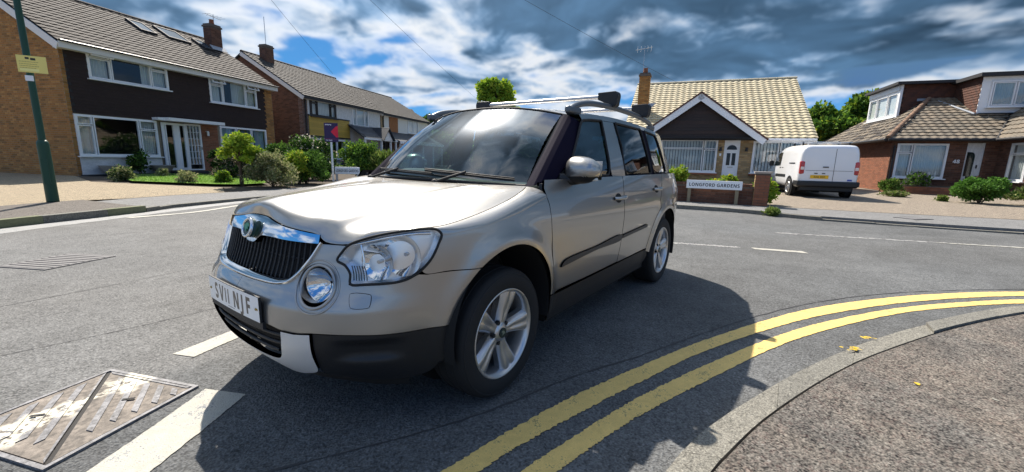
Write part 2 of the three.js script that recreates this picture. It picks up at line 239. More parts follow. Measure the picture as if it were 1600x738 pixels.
{ // near pavement on the right, brown aggregate, with its flush kerb
  const out = [[0.15, -0.75], [0.38, -1.11], [0.596, -1.375], [0.851, -1.626], [1.235, -1.903], [1.578, -2.134], [2.054, -2.421], [2.705, -2.756], [3.161, -2.955], [3.964, -3.262], [4.384, -3.382], [6, -3.58], [9, -3.6]];
  const inn = [[0.27, -0.68], [0.50, -1.05], [0.72, -1.335], [0.918, -1.515], [1.110, -1.675], [1.280, -1.800], [1.66, -2.058], [2.11, -2.328], [2.76, -2.655], [3.21, -2.86], [4.01, -3.165], [4.42, -3.28], [6, -3.47], [9, -3.49]];
  const I = curve2(inn, 80).map(([x, z]) => [x + 0.006, z + 0.014]);
  const pv = structure('pavement', slab([...I, [30, -3.4], [30, 25], [-1.5, 25], [-1.5, 6], [0.1, 2]], -0.1, 0.042, 0.8), M.path, 'brown aggregate pavement in the near right corner');
  wornSheet(pv, [...I.map(([x, z]) => [x + 0.004, z + 0.008]), [6, -2.9], [6, 1.2], [0.45, 0.3], [0.2, -0.4]], 0.0455);
  kerbRun(pv, out, inn, ([x]) => (x > 2.78 ? 0.058 : 0.036), 0.93, [M.kerb, M.kerb2], 21, 0.006);
  const r = rng(5); // yellow paint spots sprayed on kerb and pavement, pale worn spots
  const blob = (x, z, rx, rz, y, mat, name, rot = 0) => { const p = []; for (let i = 0; i < 14; i++) { const a = i / 14 * 6.283, k = 0.65 + r() * 0.6; const u = Math.cos(a) * rx * k, w = Math.sin(a) * rz * k; p.push([x + u * Math.cos(rot) - w * Math.sin(rot), z + u * Math.sin(rot) + w * Math.cos(rot)]); } structure(name, poly2(p, y), mat); };
  for (const [cx, cz, n, sp] of [[2.16, -2.47, 9, 0.055], [2.42, -2.63, 6, 0.04], [2.20, -2.05, 2, 0.012]]) for (let i = 0; i < n; i++) blob(cx + (r() - 0.5) * sp * 2, cz + (r() - 0.5) * sp, 0.006 + r() * 0.018, 0.004 + r() * 0.011, 0.050 + i * 0.0005, M.yellowSpot, 'yellow_paint_mark', r() * 3);
  const lich = std([0.34, 0.33, 0.29], 0.95, { map: grain });
  for (let i = 0; i < 46; i++) { const x = 1.1 + r() * 3.4, z = -0.9 - r() * 1.9; if (z < -(0.45 + x * 0.60)) continue; blob(x, z, 0.006 + r() * 0.014, 0.004 + r() * 0.008, 0.049, lich, 'pale_spot', r() * 3); }
}
{ // left pavement: grey tarmac, mossy full-height kerb that drops to a flush one
  const front = [[-7.75, -2], [-7.62, -4.5], [-7.60, -6.02], [-7.40, -7.05], [-7.26, -7.75], [-7.19, -8.05], [-7.25, -8.75], [-6.98, -9.80], [-6.59, -11.07], [-5.7, -14], [-4.6, -18], [-3.5, -22], [-1, -34]];
  const inn = front.map(([x, z]) => [x - 0.13, z - 0.02]);
  const back = [[-9.9, -2], [-9.65, -7.0], [-9.45, -8.46], [-9.18, -9.85], [-8.85, -10.91], [-8.3, -11.9], [-7.72, -13.2], [-6.6, -16.5], [-5.4, -20], [-3, -33]];
  const hi = curve2(inn.slice(0, 6), 60), lo = curve2(inn.slice(5), 60), bk = curve2(back, 80);
  const pv = structure('pavement', slab([...inn.slice(0, 6), [-9.3, -8.9], [-9.5, -8.3], ...back.slice(0, 2).reverse()], -0.1, 0.112, 0.8), M.path, 'grey tarmac pavement beside the green lamp column');
  const pv2 = structure('pavement', slab([[-7.33, -8.08], ...inn.slice(6), ...back.slice(3).reverse(), [-9.3, -8.9]], -0.1, 0.055, 0.8), M.pathGrey, 'dropped grey pavement in front of the brown tiled house');
  kerbRun(pv, front.slice(0, 6), inn.slice(0, 6), () => 0.125, 0.9, [M.kerbMoss, M.kerbMoss, M.kerb2], 31);
  kerbRun(pv2, [[-7.19, -8.06], [-7.22, -8.4], [-7.25, -8.75]], [[-7.33, -8.08], [-7.36, -8.42], [-7.38, -8.77]], ([x, z]) => 0.09 + (z + 8.06) * 0.05, 0.35, [M.kerb2], 32);
  kerbRun(pv2, front.slice(6), inn.slice(6), () => 0.065, 0.9, [M.kerb, M.kerb2], 33);
}
{ // far pavement by the brick wall, grey, kerb dropping towards the driveway
  const front = [[2.2, -12.2], [3.2, -11.45], [4.28, -10.86], [5.48, -10.25], [6.1, -9.7], [6.7, -9.15], [7.5, -8.72], [8.2, -8.36], [9.6, -7.75], [12, -6.9], [18, -5.6], [26, -4.5]];
  const inn = front.map(([x, z]) => [x + 0.05, z - 0.13]);
  const back = [[2.6, -13.7], [3.6, -12.95], [4.75, -12.22], [5.36, -11.75], [6.08, -11.38], [6.9, -11.1], [8.86, -10.25], [10.5, -9.7], [12, -9.2], [18, -7.9], [26, -6.8]];
  const pv = structure('pavement', slab([...curve2(inn, 60), ...curve2(back, 60).reverse()], -0.1, 0.085, 0.8), M.pathGrey, 'grey pavement in front of the low brick wall');
  kerbRun(pv, front, inn, ([x]) => (x < 6 ? 0.10 : Math.max(0.03, 0.10 - (x - 6) * 0.05)), 0.92, [M.kerb, M.kerb2], 41);
}
// gardens and forecourts behind the pavements
function ramp(name, corners, mat, label, uvS = 0.8) { // quad-ish polygon with given heights
  const sh = new THREE.Shape(corners.map(([x, , z]) => new THREE.Vector2(x, -z))), tri = THREE.ShapeUtils.triangulateShape(sh.getPoints(), []); const pos = [], uv = [], idx = [];
  for (const [x, y, z] of corners) { pos.push(x, y, z); uv.push(x * uvS, z * uvS); }
  for (const t of tri) { const [a, b, c] = t.map((i) => corners[i]); const up = (b[2] - a[2]) * (c[0] - a[0]) - (b[0] - a[0]) * (c[2] - a[2]); idx.push(...(up > 0 ? t : [t[0], t[2], t[1]])); }
  const g = new THREE.BufferGeometry(); g.setAttribute('position', new THREE.Float32BufferAttribute(pos, 3)); g.setAttribute('uv', new THREE.Float32BufferAttribute(uv, 2)); g.setIndex(idx); g.computeVertexNormals(); return structure(name, g, mat, label);
}
ramp('driveway', [[-9.85, 0.112, -2], [-9.63, 0.112, -7.0], [-9.43, 0.112, -8.46], [-9.16, 0.06, -9.85], [-8.83, 0.06, -10.91], [-8.3, 0.06, -11.9], [-9.1, 0.10, -13.0], [-12.8, 0.22, -12.6], [-15.7, 0.25, -14.9], [-40, 0.25, -21], [-40, 0.2, -2]], M.driveTan, 'tan gravelled forecourt beside the brick gable');
ramp('garden_ground', [[-8.3, 0.055, -11.9], [-7.7, 0.055, -13.2], [-6.6, 0.055, -16.5], [-5.4, 0.05, -20], [-3, 0.05, -33], [-6, 0.05, -60], [-40, 0.2, -60], [-40, 0.2, -21.2], [-15.7, 0.24, -14.95], [-12.8, 0.21, -12.65], [-9.1, 0.095, -13.05]], M.soil, 'dark planted soil of the front gardens');
ramp('driveway', [[6.9, 0.09, -11.1], [8.86, 0.09, -10.25], [10.5, 0.09, -9.7], [12, 0.09, -9.2], [18, 0.09, -7.9], [26, 0.1, -6.8], [60, 0.15, -6], [60, 0.2, -40], [9.5, 0.2, -40], [8.2, 0.12, -17.2], [7.1, 0.09, -12.0]], M.drive, 'tan gravel driveway under the white van');
ramp('garden_ground', [[2.6, 0.08, -13.7], [3.6, 0.08, -12.95], [4.75, 0.08, -12.22], [5.36, 0.08, -11.75], [6.08, 0.08, -11.38], [6.9, 0.085, -11.1], [7.1, 0.085, -12.0], [8.2, 0.115, -17.2], [9.5, 0.195, -40], [2, 0.1, -60], [-2, 0.05, -40], [0, 0.05, -18]], M.pathGrey, 'paved front garden behind the brick wall');
// ---------------------------------------------------------------- house building
const jitterMats = (base, n, seed, rough, opt = {}, amt = 0.28) => { const r = rng(seed), out = []; for (let i = 0; i < n; i++) { const k = 1 + (r() - 0.5) * amt * 2, w = (r() - 0.5) * 0.16 * Math.min(1, amt * 4); out.push(std([base[0] * k * (1 + w), base[1] * k, base[2] * k * (1 - w)], rough, { map: grain, bumpMap: grainBump, bumpScale: 0.003, ...opt })); } return out; };
const MB = {
  gold: jitterMats([0.40, 0.195, 0.055], 7, 1, 0.9, {}, 0.40), red: jitterMats([0.30, 0.115, 0.06], 5, 2, 0.9), redDark: jitterMats([0.17, 0.075, 0.045], 6, 3, 0.9, {}, 0.45), buff: jitterMats([0.46, 0.31, 0.15], 5, 4, 0.9),
  brownTile: jitterMats([0.050, 0.041, 0.034], 5, 5, 0.85, {}, 0.18), creamTile: jitterMats([0.56, 0.485, 0.32], 5, 6, 0.8, {}, 0.05), greyTile: jitterMats([0.20, 0.165, 0.12], 5, 7, 0.85, {}, 0.13), greyTile2: jitterMats([0.062, 0.056, 0.049], 5, 17, 0.85, {}, 0.15), darkHang: jitterMats([0.032, 0.016, 0.013], 4, 8, 0.8, {}, 0.15), slate: jitterMats([0.035, 0.045, 0.065], 3, 9, 0.6),
  hip: jitterMats([0.26, 0.15, 0.09], 4, 27, 0.85, {}, 0.12), hangRed: jitterMats([0.11, 0.045, 0.028], 4, 10, 0.85), board: jitterMats([0.035, 0.018, 0.012], 3, 12, 0.6), yellowBoard: jitterMats([0.62, 0.40, 0.07], 3, 13, 0.6, {}, 0.1),
};
const mortar = std([0.33, 0.27, 0.20], 0.95, { map: grain }), mortarDark = std([0.17, 0.135, 0.11], 0.95, { map: grain });
const unitBrick = new THREE.BoxGeometry(1, 1, 1);
const frameOf = (o, u, v) => { const n = u.clone().cross(v); return new THREE.Matrix4().makeBasis(u, v, n).setPosition(o); };
function brickFace(list, T, u0, u1, v0, v1, mats, seed, holes = [], lim = null, proud = 0.006) {
  const r = rng(seed), bw = 0.215, bh = 0.065, j = 0.01; let row = 0;
  for (let v = v0; v + bh <= v1 + 0.02; v += bh + j, row++) for (let u = u0 - (row % 2 ? (bw + j) / 2 : 0); u < u1; u += bw + j) {
    let a = Math.max(u, u0), b = Math.min(u + bw, u1); const vc = v + bh / 2;
    if (lim) { const [l0, l1] = lim(v + bh); a = Math.max(a, l0); b = Math.min(b, l1); }
    for (const [h0, h1, k0, k1] of holes) if (v + bh > k0 && v < k1) { if (a >= h0 && b <= h1) { a = b = 0; break; } if (a < h0 && b > h0) b = Math.min(b, h0); else if (b > h1 && a < h1) a = Math.max(a, h1); }
    if (b - a < 0.03) continue;
    const p = proud + (r() - 0.5) * 0.004;
    list.push({ g: unitBrick, mat: mats[Math.floor(r() * mats.length)], m: T.clone().multiply(new THREE.Matrix4().compose(V((a + b) / 2, vc, 0), new THREE.Quaternion(), V(b - a, bh, p * 2))) });
  }
}
function tileGeo(w, L, amp, th = 0.014, n = 8) { // roll tile: u across, v up the slope, z out
  const pos = [], idx = [], prof = (t) => amp * (0.5 - 0.5 * Math.cos(t * Math.PI * 2)) * (t < 1 ? 1 : 1);
  for (let k = 0; k < 3; k++) for (let i = 0; i <= n; i++) { const t = i / n, x = (t - 0.5) * w, z = prof(t); if (k === 0) pos.push(x, 0, z + 0.002); else if (k === 1) pos.push(x, 0, z + th + 0.014); else pos.push(x, L, z - 0.004); }
  for (let k = 0; k < 2; k++) for (let i = 0; i < n; i++) { const a = k * (n + 1) + i, b = a + 1, c = a + n + 1, d = c + 1; idx.push(a, b, c, b, d, c); }
  const g = new THREE.BufferGeometry(); g.setAttribute('position', new THREE.Float32BufferAttribute(pos, 3)); g.setIndex(idx); const f = g.toNonIndexed(); f.computeVertexNormals();
  const uv = new Float32Array(f.attributes.position.count * 2); for (let i = 0; i < uv.length / 2; i++) { uv[i * 2] = f.attributes.position.getX(i) * 2; uv[i * 2 + 1] = f.attributes.position.getY(i) * 2 + f.attributes.position.getZ(i); } f.setAttribute('uv', new THREE.BufferAttribute(uv, 2)); return f;
}
const inPoly = (x, y, p) => { let c = false; for (let i = 0, j = p.length - 1; i < p.length; j = i++) if ((p[i][1] > y) !== (p[j][1] > y) && x < (p[j][0] - p[i][0]) * (y - p[i][1]) / (p[j][1] - p[i][1]) + p[i][0]) c = !c; return c; };
function tileFace(list, T, poly, w, gauge, geo, mats, seed, stagger = false) {
  const r = rng(seed), us = poly.map((p) => p[0]), vs = poly.map((p) => p[1]), u0 = Math.min(...us), u1 = Math.max(...us), v0 = Math.min(...vs), v1 = Math.max(...vs); let row = 0;
  for (let v = v0; v < v1 - gauge * 0.4; v += gauge, row++) for (let u = u0 + w / 2 - (stagger && row % 2 ? w / 2 : 0); u < u1 + w * 0.4; u += w) {
    if (!inPoly(u, v + gauge * 0.55, poly)) continue;
    const q = new THREE.Quaternion().setFromEuler(new THREE.Euler((r() - 0.5) * 0.02, (r() - 0.5) * 0.02, (r() - 0.5) * 0.012));
    list.push({ g: geo, mat: mats[Math.floor(r() * mats.length)], m: T.clone().multiply(new THREE.Matrix4().compose(V(u, v, 0.004 + r() * 0.004), q, V(1, 1, 1))) });
  }
}
const G = { roll: tileGeo(0.30, 0.35, 0.030, 0.028), rollBig: tileGeo(0.30, 0.36, 0.028, 0.024), flat: tileGeo(0.30, 0.36, 0.018, 0.016, 6), plain: tileGeo(0.165, 0.16, 0.002, 0.006, 2) };
// wall slab with openings; plane z = 0 faces +z in its own frame
function wallSlab(u0, u1, v0, v1, holes, depth, T, extra) {
  const sh = new THREE.Shape(extra ? extra.map(([x, y]) => new THREE.Vector2(x, y)) : [[u0, v0], [u1, v0], [u1, v1], [u0, v1]].map(([x, y]) => new THREE.Vector2(x, y)));
  for (const [a, b, c, d] of holes) { const h = new THREE.Path(); h.moveTo(a, c); h.lineTo(a, d); h.lineTo(b, d); h.lineTo(b, c); h.closePath(); sh.holes.push(h); }
  const g = new THREE.ExtrudeGeometry(sh, { depth, bevelEnabled: false }).translate(0, 0, -depth); return T ? g.applyMatrix4(T) : g;
}
function sheet(pts3) { // convex polygon from 3-D points, both sides drawn
  const pos = pts3.flatMap((p) => [p.x, p.y, p.z]), idx = []; for (let i = 1; i < pts3.length - 1; i++) idx.push(0, i, i + 1); const g = new THREE.BufferGeometry(); g.setAttribute('position', new THREE.Float32BufferAttribute(pos, 3)); g.setIndex(idx); g.computeVertexNormals(); return g;
}
function slabFrom(pts3, th) { // polygon given thickness downwards along its normal
  const n = pts3[1].clone().sub(pts3[0]).cross(pts3[2].clone().sub(pts3[0])).normalize(); if (n.y < 0) n.negate(); const low = pts3.map((p) => p.clone().addScaledVector(n, -th)); const gs = [sheet(pts3), sheet(low)]; for (let i = 0; i < pts3.length; i++) { const j = (i + 1) % pts3.length; gs.push(sheet([pts3[i], pts3[j], low[j], low[i]])); } return merge(gs);
}
function curtainGeo(w, h, folds, depth, x, y, z, seed) { const g = new THREE.PlaneGeometry(w, h, Math.max(8, folds * 6), 1), p = g.attributes.position, r = rng(seed), ph = r() * 6; for (let i = 0; i < p.count; i++) { const t = p.getX(i) / w + 0.5; p.setZ(i, Math.sin(t * folds * 6.283 + ph + Math.sin(t * 9 + ph) * 1.2) * depth); } g.computeVertexNormals(); return g.translate(x, y, z); }
// window: frame mesh with panes, curtains and blinds as sub-parts. cells: [x0,x1,y0,y1]
function windowAt(parent, o) {
  const { x0, x1, y0, y1, z = 0, cells, mat = M.upvc, fw = 0.055, T, sill = true, name = 'window' } = o; const gs = [], d = 0.07;
  gs.push(box(x1 - x0, fw, d, (x0 + x1) / 2, y0 + fw / 2, z), box(x1 - x0, fw, d, (x0 + x1) / 2, y1 - fw / 2, z), box(fw, y1 - y0 - fw * 2, d, x0 + fw / 2, (y0 + y1) / 2, z), box(fw, y1 - y0 - fw * 2, d, x1 - fw / 2, (y0 + y1) / 2, z));
  for (const [a, b, c, e] of cells) { const f = o.cf || 0.032, dd = 0.085; gs.push(box(b - a, f, dd, (a + b) / 2, c + f / 2, z + 0.004), box(b - a, f, dd, (a + b) / 2, e - f / 2, z + 0.004), box(f, e - c - f * 2, dd, a + f / 2, (c + e) / 2, z + 0.004), box(f, e - c - f * 2, dd, b - f / 2, (c + e) / 2, z + 0.004)); }
  if (sill) gs.push(box(x1 - x0 + 0.12, 0.04, 0.16, (x0 + x1) / 2, y0 - 0.021, z + 0.06));
  const ap = (g) => (T ? g.applyMatrix4(T) : g);
  const w = part(name, ap(merge(gs)), mat, parent);
  for (const [a, b, c, e] of cells) part('pane', ap(new THREE.PlaneGeometry(b - a - (o.cf || 0.025) * 1.6, e - c - (o.cf || 0.025) * 1.6).translate((a + b) / 2, (c + e) / 2, z + 0.002)), M.glass, w);
  for (const c of o.curtains || []) part('curtain', ap(curtainGeo(c[1] - c[0], (c[3] ?? y1) - (c[2] ?? y0) - 0.08, c[4] || 8, 0.03, (c[0] + c[1]) / 2, ((c[2] ?? y0) + (c[3] ?? y1)) / 2, z - 0.14, Math.floor(c[0] * 91) + 7)), c[5] || M.curtain, w);
  if (o.blinds) for (let x = o.blinds[0], i = 0; x < o.blinds[1]; x += 0.127, i++) part('blind_slat', ap(new THREE.BoxGeometry(0.118, y1 - y0 - 0.1, 0.003).rotateY(0.55).translate(x + 0.06, (y0 + y1) / 2, z - 0.13)), M.blind, w);
  return w;
}
function ventOpen(parent, x0, x1, y1, h, z, T) { const g = merge([box(x1 - x0, 0.04, 0.05, 0, 0, 0), box(x1 - x0, 0.04, 0.05, 0, -h, 0), box(0.04, h - 0.04, 0.05, -(x1 - x0) / 2 + 0.02, -h / 2, 0), box(0.04, h - 0.04, 0.05, (x1 - x0) / 2 - 0.02, -h / 2, 0)]).rotateX(-0.55).translate((x0 + x1) / 2, y1, z); return part('open_vent', T ? g.applyMatrix4(T) : g, M.upvc, parent); }
function halfRound(len, r, axisFrom, axisTo) { return bar(axisFrom, axisTo, r, 12); }
function chimney(parent, x, z, w, d, y0, y1, mats, seed, pot = true) {
  const c = part('chimney', merge([box(w, y1 - y0, d, x, (y0 + y1) / 2, z), box(w + 0.09, 0.08, d + 0.09, x, y1 - 0.12, z)]), mortarDark, parent);
  const list = []; brickFace(list, frameOf(V(x - w / 2, 0, z + d / 2), V(1, 0, 0), V(0, 1, 0)), 0, w, y0, y1 - 0.18, mats, seed); brickFace(list, frameOf(V(x - w / 2, 0, z - d / 2), V(0, 0, 1), V(0, 1, 0)), 0, d, y0, y1 - 0.18, mats, seed + 1); brickFace(list, frameOf(V(x + w / 2, 0, z + d / 2), V(0, 0, -1), V(0, 1, 0)), 0, d, y0, y1 - 0.18, mats, seed + 2);
  const by = new Map(); for (const p of list) { if (!by.has(p.mat)) by.set(p.mat, []); by.get(p.mat).push(clean(p.g).applyMatrix4(p.m)); } for (const [m, g] of by) part('chimney_bricks', mergeGeometries(g, false), m, c).userData.kind = 'stuff';
  if (pot) part('chimney_pot', new THREE.LatheGeometry([[0.0, 0], [0.13, 0], [0.12, 0.1], [0.10, 0.22], [0.125, 0.25], [0.11, 0.26], [0.085, 0.25]].map(([a, b]) => new THREE.Vector2(a, b)), 14).translate(x, y1, z), MB.red[1], c);
  return c;
}
// ---------------------------------------------------------------- left semi-detached pair with brown hung tiles
{
  const B = 0.2, H = thing('house', 'two storey house with dark brown hung tiles and golden brick gable', 'house', [-15.66, B, -15.0], 1.3258), Y = (y) => y - B;
  const D = 8, L = 9.1, eave = Y(4.95), ridge = Y(7.35), pit = (ridge - eave) / (D / 2);
  const holesG = [[0.12, 2.86, Y(0.95), Y(2.42)], [3.02, 4.72, Y(0.35), Y(2.40)], [5.72, 8.48, Y(0.94), Y(2.44)]], holesU = [[0.75, 3.55, Y(3.72), Y(4.84)], [5.40, 8.05, Y(3.50), Y(4.72)]];
  part('wall', wallSlab(0, L, 0, eave, [...holesG, ...holesU], 0.25), mortar, H).userData.label = 'front wall';
  const gT = frameOf(V(0, 0, 0), V(0, 0, 1), V(0, 1, 0));
  part('wall', wallSlab(0, 0, 0, 0, [], 0.25, gT, [[-D, 0], [-0.26, 0], [-0.26, eave], [-D / 2, ridge - 0.1], [-D, eave]]), mortar, H).userData.label = 'golden brick gable wall';
  part('wall', wallSlab(0, 0, 0, 0, [], 0.25, frameOf(V(L, 0, 0), V(0, 0, -1), V(0, 1, 0)), [[0.26, 0], [D, 0], [D, eave], [D / 2, ridge - 0.1], [0.26, eave]]), mortar, H);
  part('wall', box(L - 0.5, eave, 0.25, L / 2, eave / 2, -D + 0.13), mortar, H); part('floor', box(L - 0.5, 0.2, D - 0.6, L / 2, Y(2.7), -D / 2), M.room, H); part('partition', box(0.15, eave - 0.1, D - 0.6, 4.55, eave / 2, -D / 2 - 0.1), M.room, H); part('partition', box(L - 0.6, eave - 0.1, 0.12, L / 2, eave / 2, -3.6), M.room, H);
  const bricks = []; // gable bricks up to the verge; front piers
  brickFace(bricks, gT, -5.2, 0, 0.02, ridge - 0.3, MB.gold, 101, [], (v) => (v > eave - 0.05 ? [-D / 2 - (ridge - v) / pit + 0.2, -(v - eave + 0.05) / pit - 0.03] : [-9, 0.0]));
  const F = frameOf(V(0, 0, 0), V(1, 0, 0), V(0, 1, 0));
  brickFace(bricks, F, 0, 0.12, 0, eave, MB.gold, 102); brickFace(bricks, F, 4.74, 5.62, 0, Y(2.45), MB.red, 103); brickFace(bricks, F, 8.52, L, 0, eave, MB.gold, 104);
  pieces(H, 'brick', bricks, 300, 'brickwork');
  const hang = []; for (let i = 0, v = Y(2.45); v < eave - 0.1; v += 0.115, i++) for (let u = 0.12 + (i % 2 ? 0.0 : 0.083); u < 8.5; u += 0.166) { const c = u + 0.083; if (holesU.some(([a, b, d, e]) => c > a - 0.02 && c < b + 0.02 && v > d - 0.12 && v < e)) continue; hang.push({ g: G.plain, mat: MB.darkHang[Math.floor(hash3(i, Math.floor(u * 60), 3) * 4)], m: new THREE.Matrix4().compose(V(c, v, 0.03), new THREE.Quaternion().setFromEuler(new THREE.Euler(0, 0, 0)), V(1, 1, 1)) }); }
  pieces(H, 'hung_tile', hang, 0, 'hung_tiles');
  part('tile_backing', wallSlab(0.12, 8.5, Y(2.45), eave, holesU, 0.03, frameOf(V(0, 0, 0.031), V(1, 0, 0), V(0, 1, 0))), M.tar2, H);
  part('wall_panel', box(2.78, 0.68, 0.05, 1.5, Y(0.60), 0.03), M.whitePaint, H); part('wall_panel', box(2.8, 0.62, 0.05, 7.1, Y(0.62), 0.03), M.whitePaint, H);
  part('plinth', box(4.7, 0.1, 0.35, 2.4, 0.03, 0.2), M.tar2, H);
  // windows
  windowAt(H, { x0: 0.75, x1: 3.55, y0: Y(3.72), y1: Y(4.84), z: 0.02, cells: [[0.80, 1.46, Y(3.77), Y(4.46)], [0.80, 1.46, Y(4.48), Y(4.79)], [1.49, 2.86, Y(3.77), Y(4.79)], [2.89, 3.50, Y(3.77), Y(4.42)], [2.89, 3.50, Y(4.44), Y(4.79)]], curtains: [[0.82, 1.44, undefined, undefined, 5], [2.62, 3.5, undefined, undefined, 7]] });
  ventOpen(H, 0.78, 1.48, Y(4.8), 0.32, 0.10);
  windowAt(H, { x0: 5.40, x1: 8.05, y0: Y(3.50), y1: Y(4.72), z: 0.02, cells: [[5.45, 6.06, Y(3.55), Y(4.3)], [5.45, 6.06, Y(4.33), Y(4.67)], [6.09, 7.35, Y(3.55), Y(4.67)], [7.38, 8.0, Y(3.55), Y(4.3)], [7.38, 8.0, Y(4.33), Y(4.67)]], curtains: [[5.45, 6.0, undefined, undefined, 4], [6.7, 7.4, undefined, undefined, 8], [7.4, 8.0, undefined, undefined, 5]] });
  ventOpen(H, 5.42, 6.08, Y(4.7), 0.34, 0.10); ventOpen(H, 7.36, 8.03, Y(4.7), 0.34, 0.10);
  windowAt(H, { x0: 0.12, x1: 2.86, y0: Y(0.95), y1: Y(2.42), z: 0.02, cells: [[0.17, 0.62, Y(1.0), Y(2.05)], [0.17, 0.62, Y(2.08), Y(2.37)], [0.66, 2.16, Y(1.0), Y(2.37)], [2.20, 2.81, Y(1.0), Y(2.0)], [2.20, 2.81, Y(2.03), Y(2.37)]], curtains: [[0.17, 0.66, undefined, undefined, 5], [2.25, 2.81, undefined, undefined, 6]] });
  windowAt(H, { x0: 5.72, x1: 8.48, y0: Y(0.94), y1: Y(2.44), z: 0.02, cells: [[5.77, 6.6, Y(1.0), Y(2.39)], [6.64, 7.5, Y(1.0), Y(2.0)], [6.64, 7.5, Y(2.03), Y(2.39)], [7.54, 8.43, Y(1.35), Y(2.39)], [7.54, 8.43, Y(1.0), Y(1.32)]], curtains: [[5.77, 6.5, undefined, undefined, 6, M.curtainBlue], [7.8, 8.4, undefined, undefined, 6, M.curtainBlue]] });
  // glazed porch screen, door with small panes, flat canopy
  windowAt(H, { x0: 2.98, x1: 3.98, y0: Y(0.38), y1: Y(2.38), z: 0.12, cells: [[3.10, 3.46, Y(0.45), Y(2.32)], [3.66, 3.94, Y(0.45), Y(2.32)]], name: 'porch_screen', sill: false, fw: 0.09 });
  part('porch_panel', box(0.2, 1.9, 0.04, 3.56, Y(1.38), 0.12), M.upvc, H);
  const dcells = []; for (let i = 0; i < 4; i++) for (let j = 0; j < 6; j++) dcells.push([4.06 + i * 0.143, 4.06 + i * 0.143 + 0.143, Y(0.62) + j * 0.285, Y(0.62) + (j + 1) * 0.285]);
  const door = windowAt(H, { x0: 4.0, x1: 4.70, y0: Y(0.36), y1: Y(2.40), z: 0.08, cells: dcells, name: 'door', sill: false, fw: 0.06, cf: 0.009 }); part('handle', box(0.03, 0.12, 0.05, 4.64, Y(1.35), 0.15), M.steel, door);
  part('porch_canopy', merge([box(2.55, 0.13, 0.62, 4.22, Y(2.50), 0.33), box(0.3, 0.10, 0.35, 2.85, Y(2.50), 0.2)]), M.upvc, H);
  part('doorstep', box(1.7, 0.12, 0.5, 3.9, 0.06, 0.35), M.tar2, H);
  part('wall_lantern', merge([new THREE.CylinderGeometry(0.05, 0.05, 0.18, 10).translate(5.05, Y(2.02), 0.10), box(0.08, 0.04, 0.1, 5.05, Y(2.13), 0.06)]), M.upvc, H);
  part('house_number', box(0.09, 0.09, 0.01, 8.82, Y(1.72), 0.015), M.upvc, H);
  // roof
  const ov = 0.32, vg = -0.14, RL = L + 0.12, y0 = eave - ov * pit, sl = Math.hypot(D / 2 + ov, ridge - y0), up = V(0, ridge - y0, -(D / 2 + ov)).normalize();
  const deck = (o) => part('roof_deck', merge([slabFrom([V(vg, y0 - 0.03, ov), V(RL, y0 - 0.03, ov), V(RL, ridge - 0.03, -D / 2), V(vg, ridge - 0.03, -D / 2)], 0.08), slabFrom([V(vg, y0 - 0.03, -D - ov), V(RL, y0 - 0.03, -D - ov), V(RL, ridge - 0.03, -D / 2), V(vg, ridge - 0.03, -D / 2)], 0.08)]), o, H); deck(M.tar2);
  const tiles = []; tileFace(tiles, frameOf(V(vg, y0, ov), V(1, 0, 0), up), [[0, 0], [RL - vg, 0], [RL - vg, sl], [0, sl]], 0.30, 0.285, G.flat, MB.brownTile, 111);
  pieces(H, 'roof_tile', tiles, 300, 'roof_tiles');
  for (let i = 0; i < 21; i++) part('ridge_tile', new THREE.CylinderGeometry(0.12, 0.12, 0.435, 10, 1, true, 0, Math.PI).rotateZ(Math.PI / 2).rotateX(0).translate(vg + 0.22 + i * 0.442, ridge - 0.02, -D / 2), MB.brownTile[i % 5], H);
  part('bargeboard', slabFrom([V(vg - 0.03, y0 - 0.06, ov + 0.02), V(vg + 0.0, y0 - 0.06, ov + 0.02), V(vg + 0.0, ridge - 0.04, -D / 2), V(vg - 0.03, ridge - 0.04, -D / 2)], 0.24), M.fascia, H);
  part('fascia', box(RL - vg, 0.20, 0.03, (RL + vg) / 2, eave - ov * pit - 0.1, ov), M.fascia, H); part('soffit', box(RL - vg - 0.02, 0.02, ov + 0.02, (RL + vg) / 2, eave - ov * pit - 0.19, ov / 2 - 0.005), M.fascia, H);
  part('gutter', new THREE.CylinderGeometry(0.06, 0.06, RL - vg, 10, 1, true, 0, Math.PI).rotateX(Math.PI / 2).rotateY(Math.PI / 2).rotateX(Math.PI / 2).translate((RL + vg) / 2, y0 - 0.0, ov + 0.075), std([0.02, 0.02, 0.022], 0.4, { side: THREE.DoubleSide }), H);
  chimney(H, 8.55, -3.0, 0.62, 0.5, Y(6.3), Y(7.95), MB.redDark, 121);
  part('lead_flashing', slabFrom([V(8.1, Y(6.52), -2.55), V(9.0, Y(6.52), -2.55), V(9.0, Y(6.75), -2.75), V(8.1, Y(6.75), -2.75)], 0.02).translate(0, 0.09, 0), M.lead, H);
  for (const [a, b, v0, v1] of [[4.55, 5.25, 3.3, 4.35], [5.8, 6.9, 3.35, 4.5], [7.5, 8.05, 3.2, 4.2]]) { // rooflights
    const P = (u, v, h) => V(u, y0, ov).addScaledVector(up, v).add(V(0, 0.9, 0.48).multiplyScalar(h));
    const s = part('rooflight', merge([slabFrom([P(a, v0, 0.13), P(b, v0, 0.13), P(b, v0 + 0.08, 0.13), P(a, v0 + 0.08, 0.13)], 0.11), slabFrom([P(a, v1 - 0.08, 0.13), P(b, v1 - 0.08, 0.13), P(b, v1, 0.13), P(a, v1, 0.13)], 0.11), slabFrom([P(a, v0 + 0.08, 0.13), P(a + 0.07, v0 + 0.08, 0.13), P(a + 0.07, v1 - 0.08, 0.13), P(a, v1 - 0.08, 0.13)], 0.11), slabFrom([P(b - 0.07, v0 + 0.08, 0.13), P(b, v0 + 0.08, 0.13), P(b, v1 - 0.08, 0.13), P(b - 0.07, v1 - 0.08, 0.13)], 0.11)]), M.tar2, H);
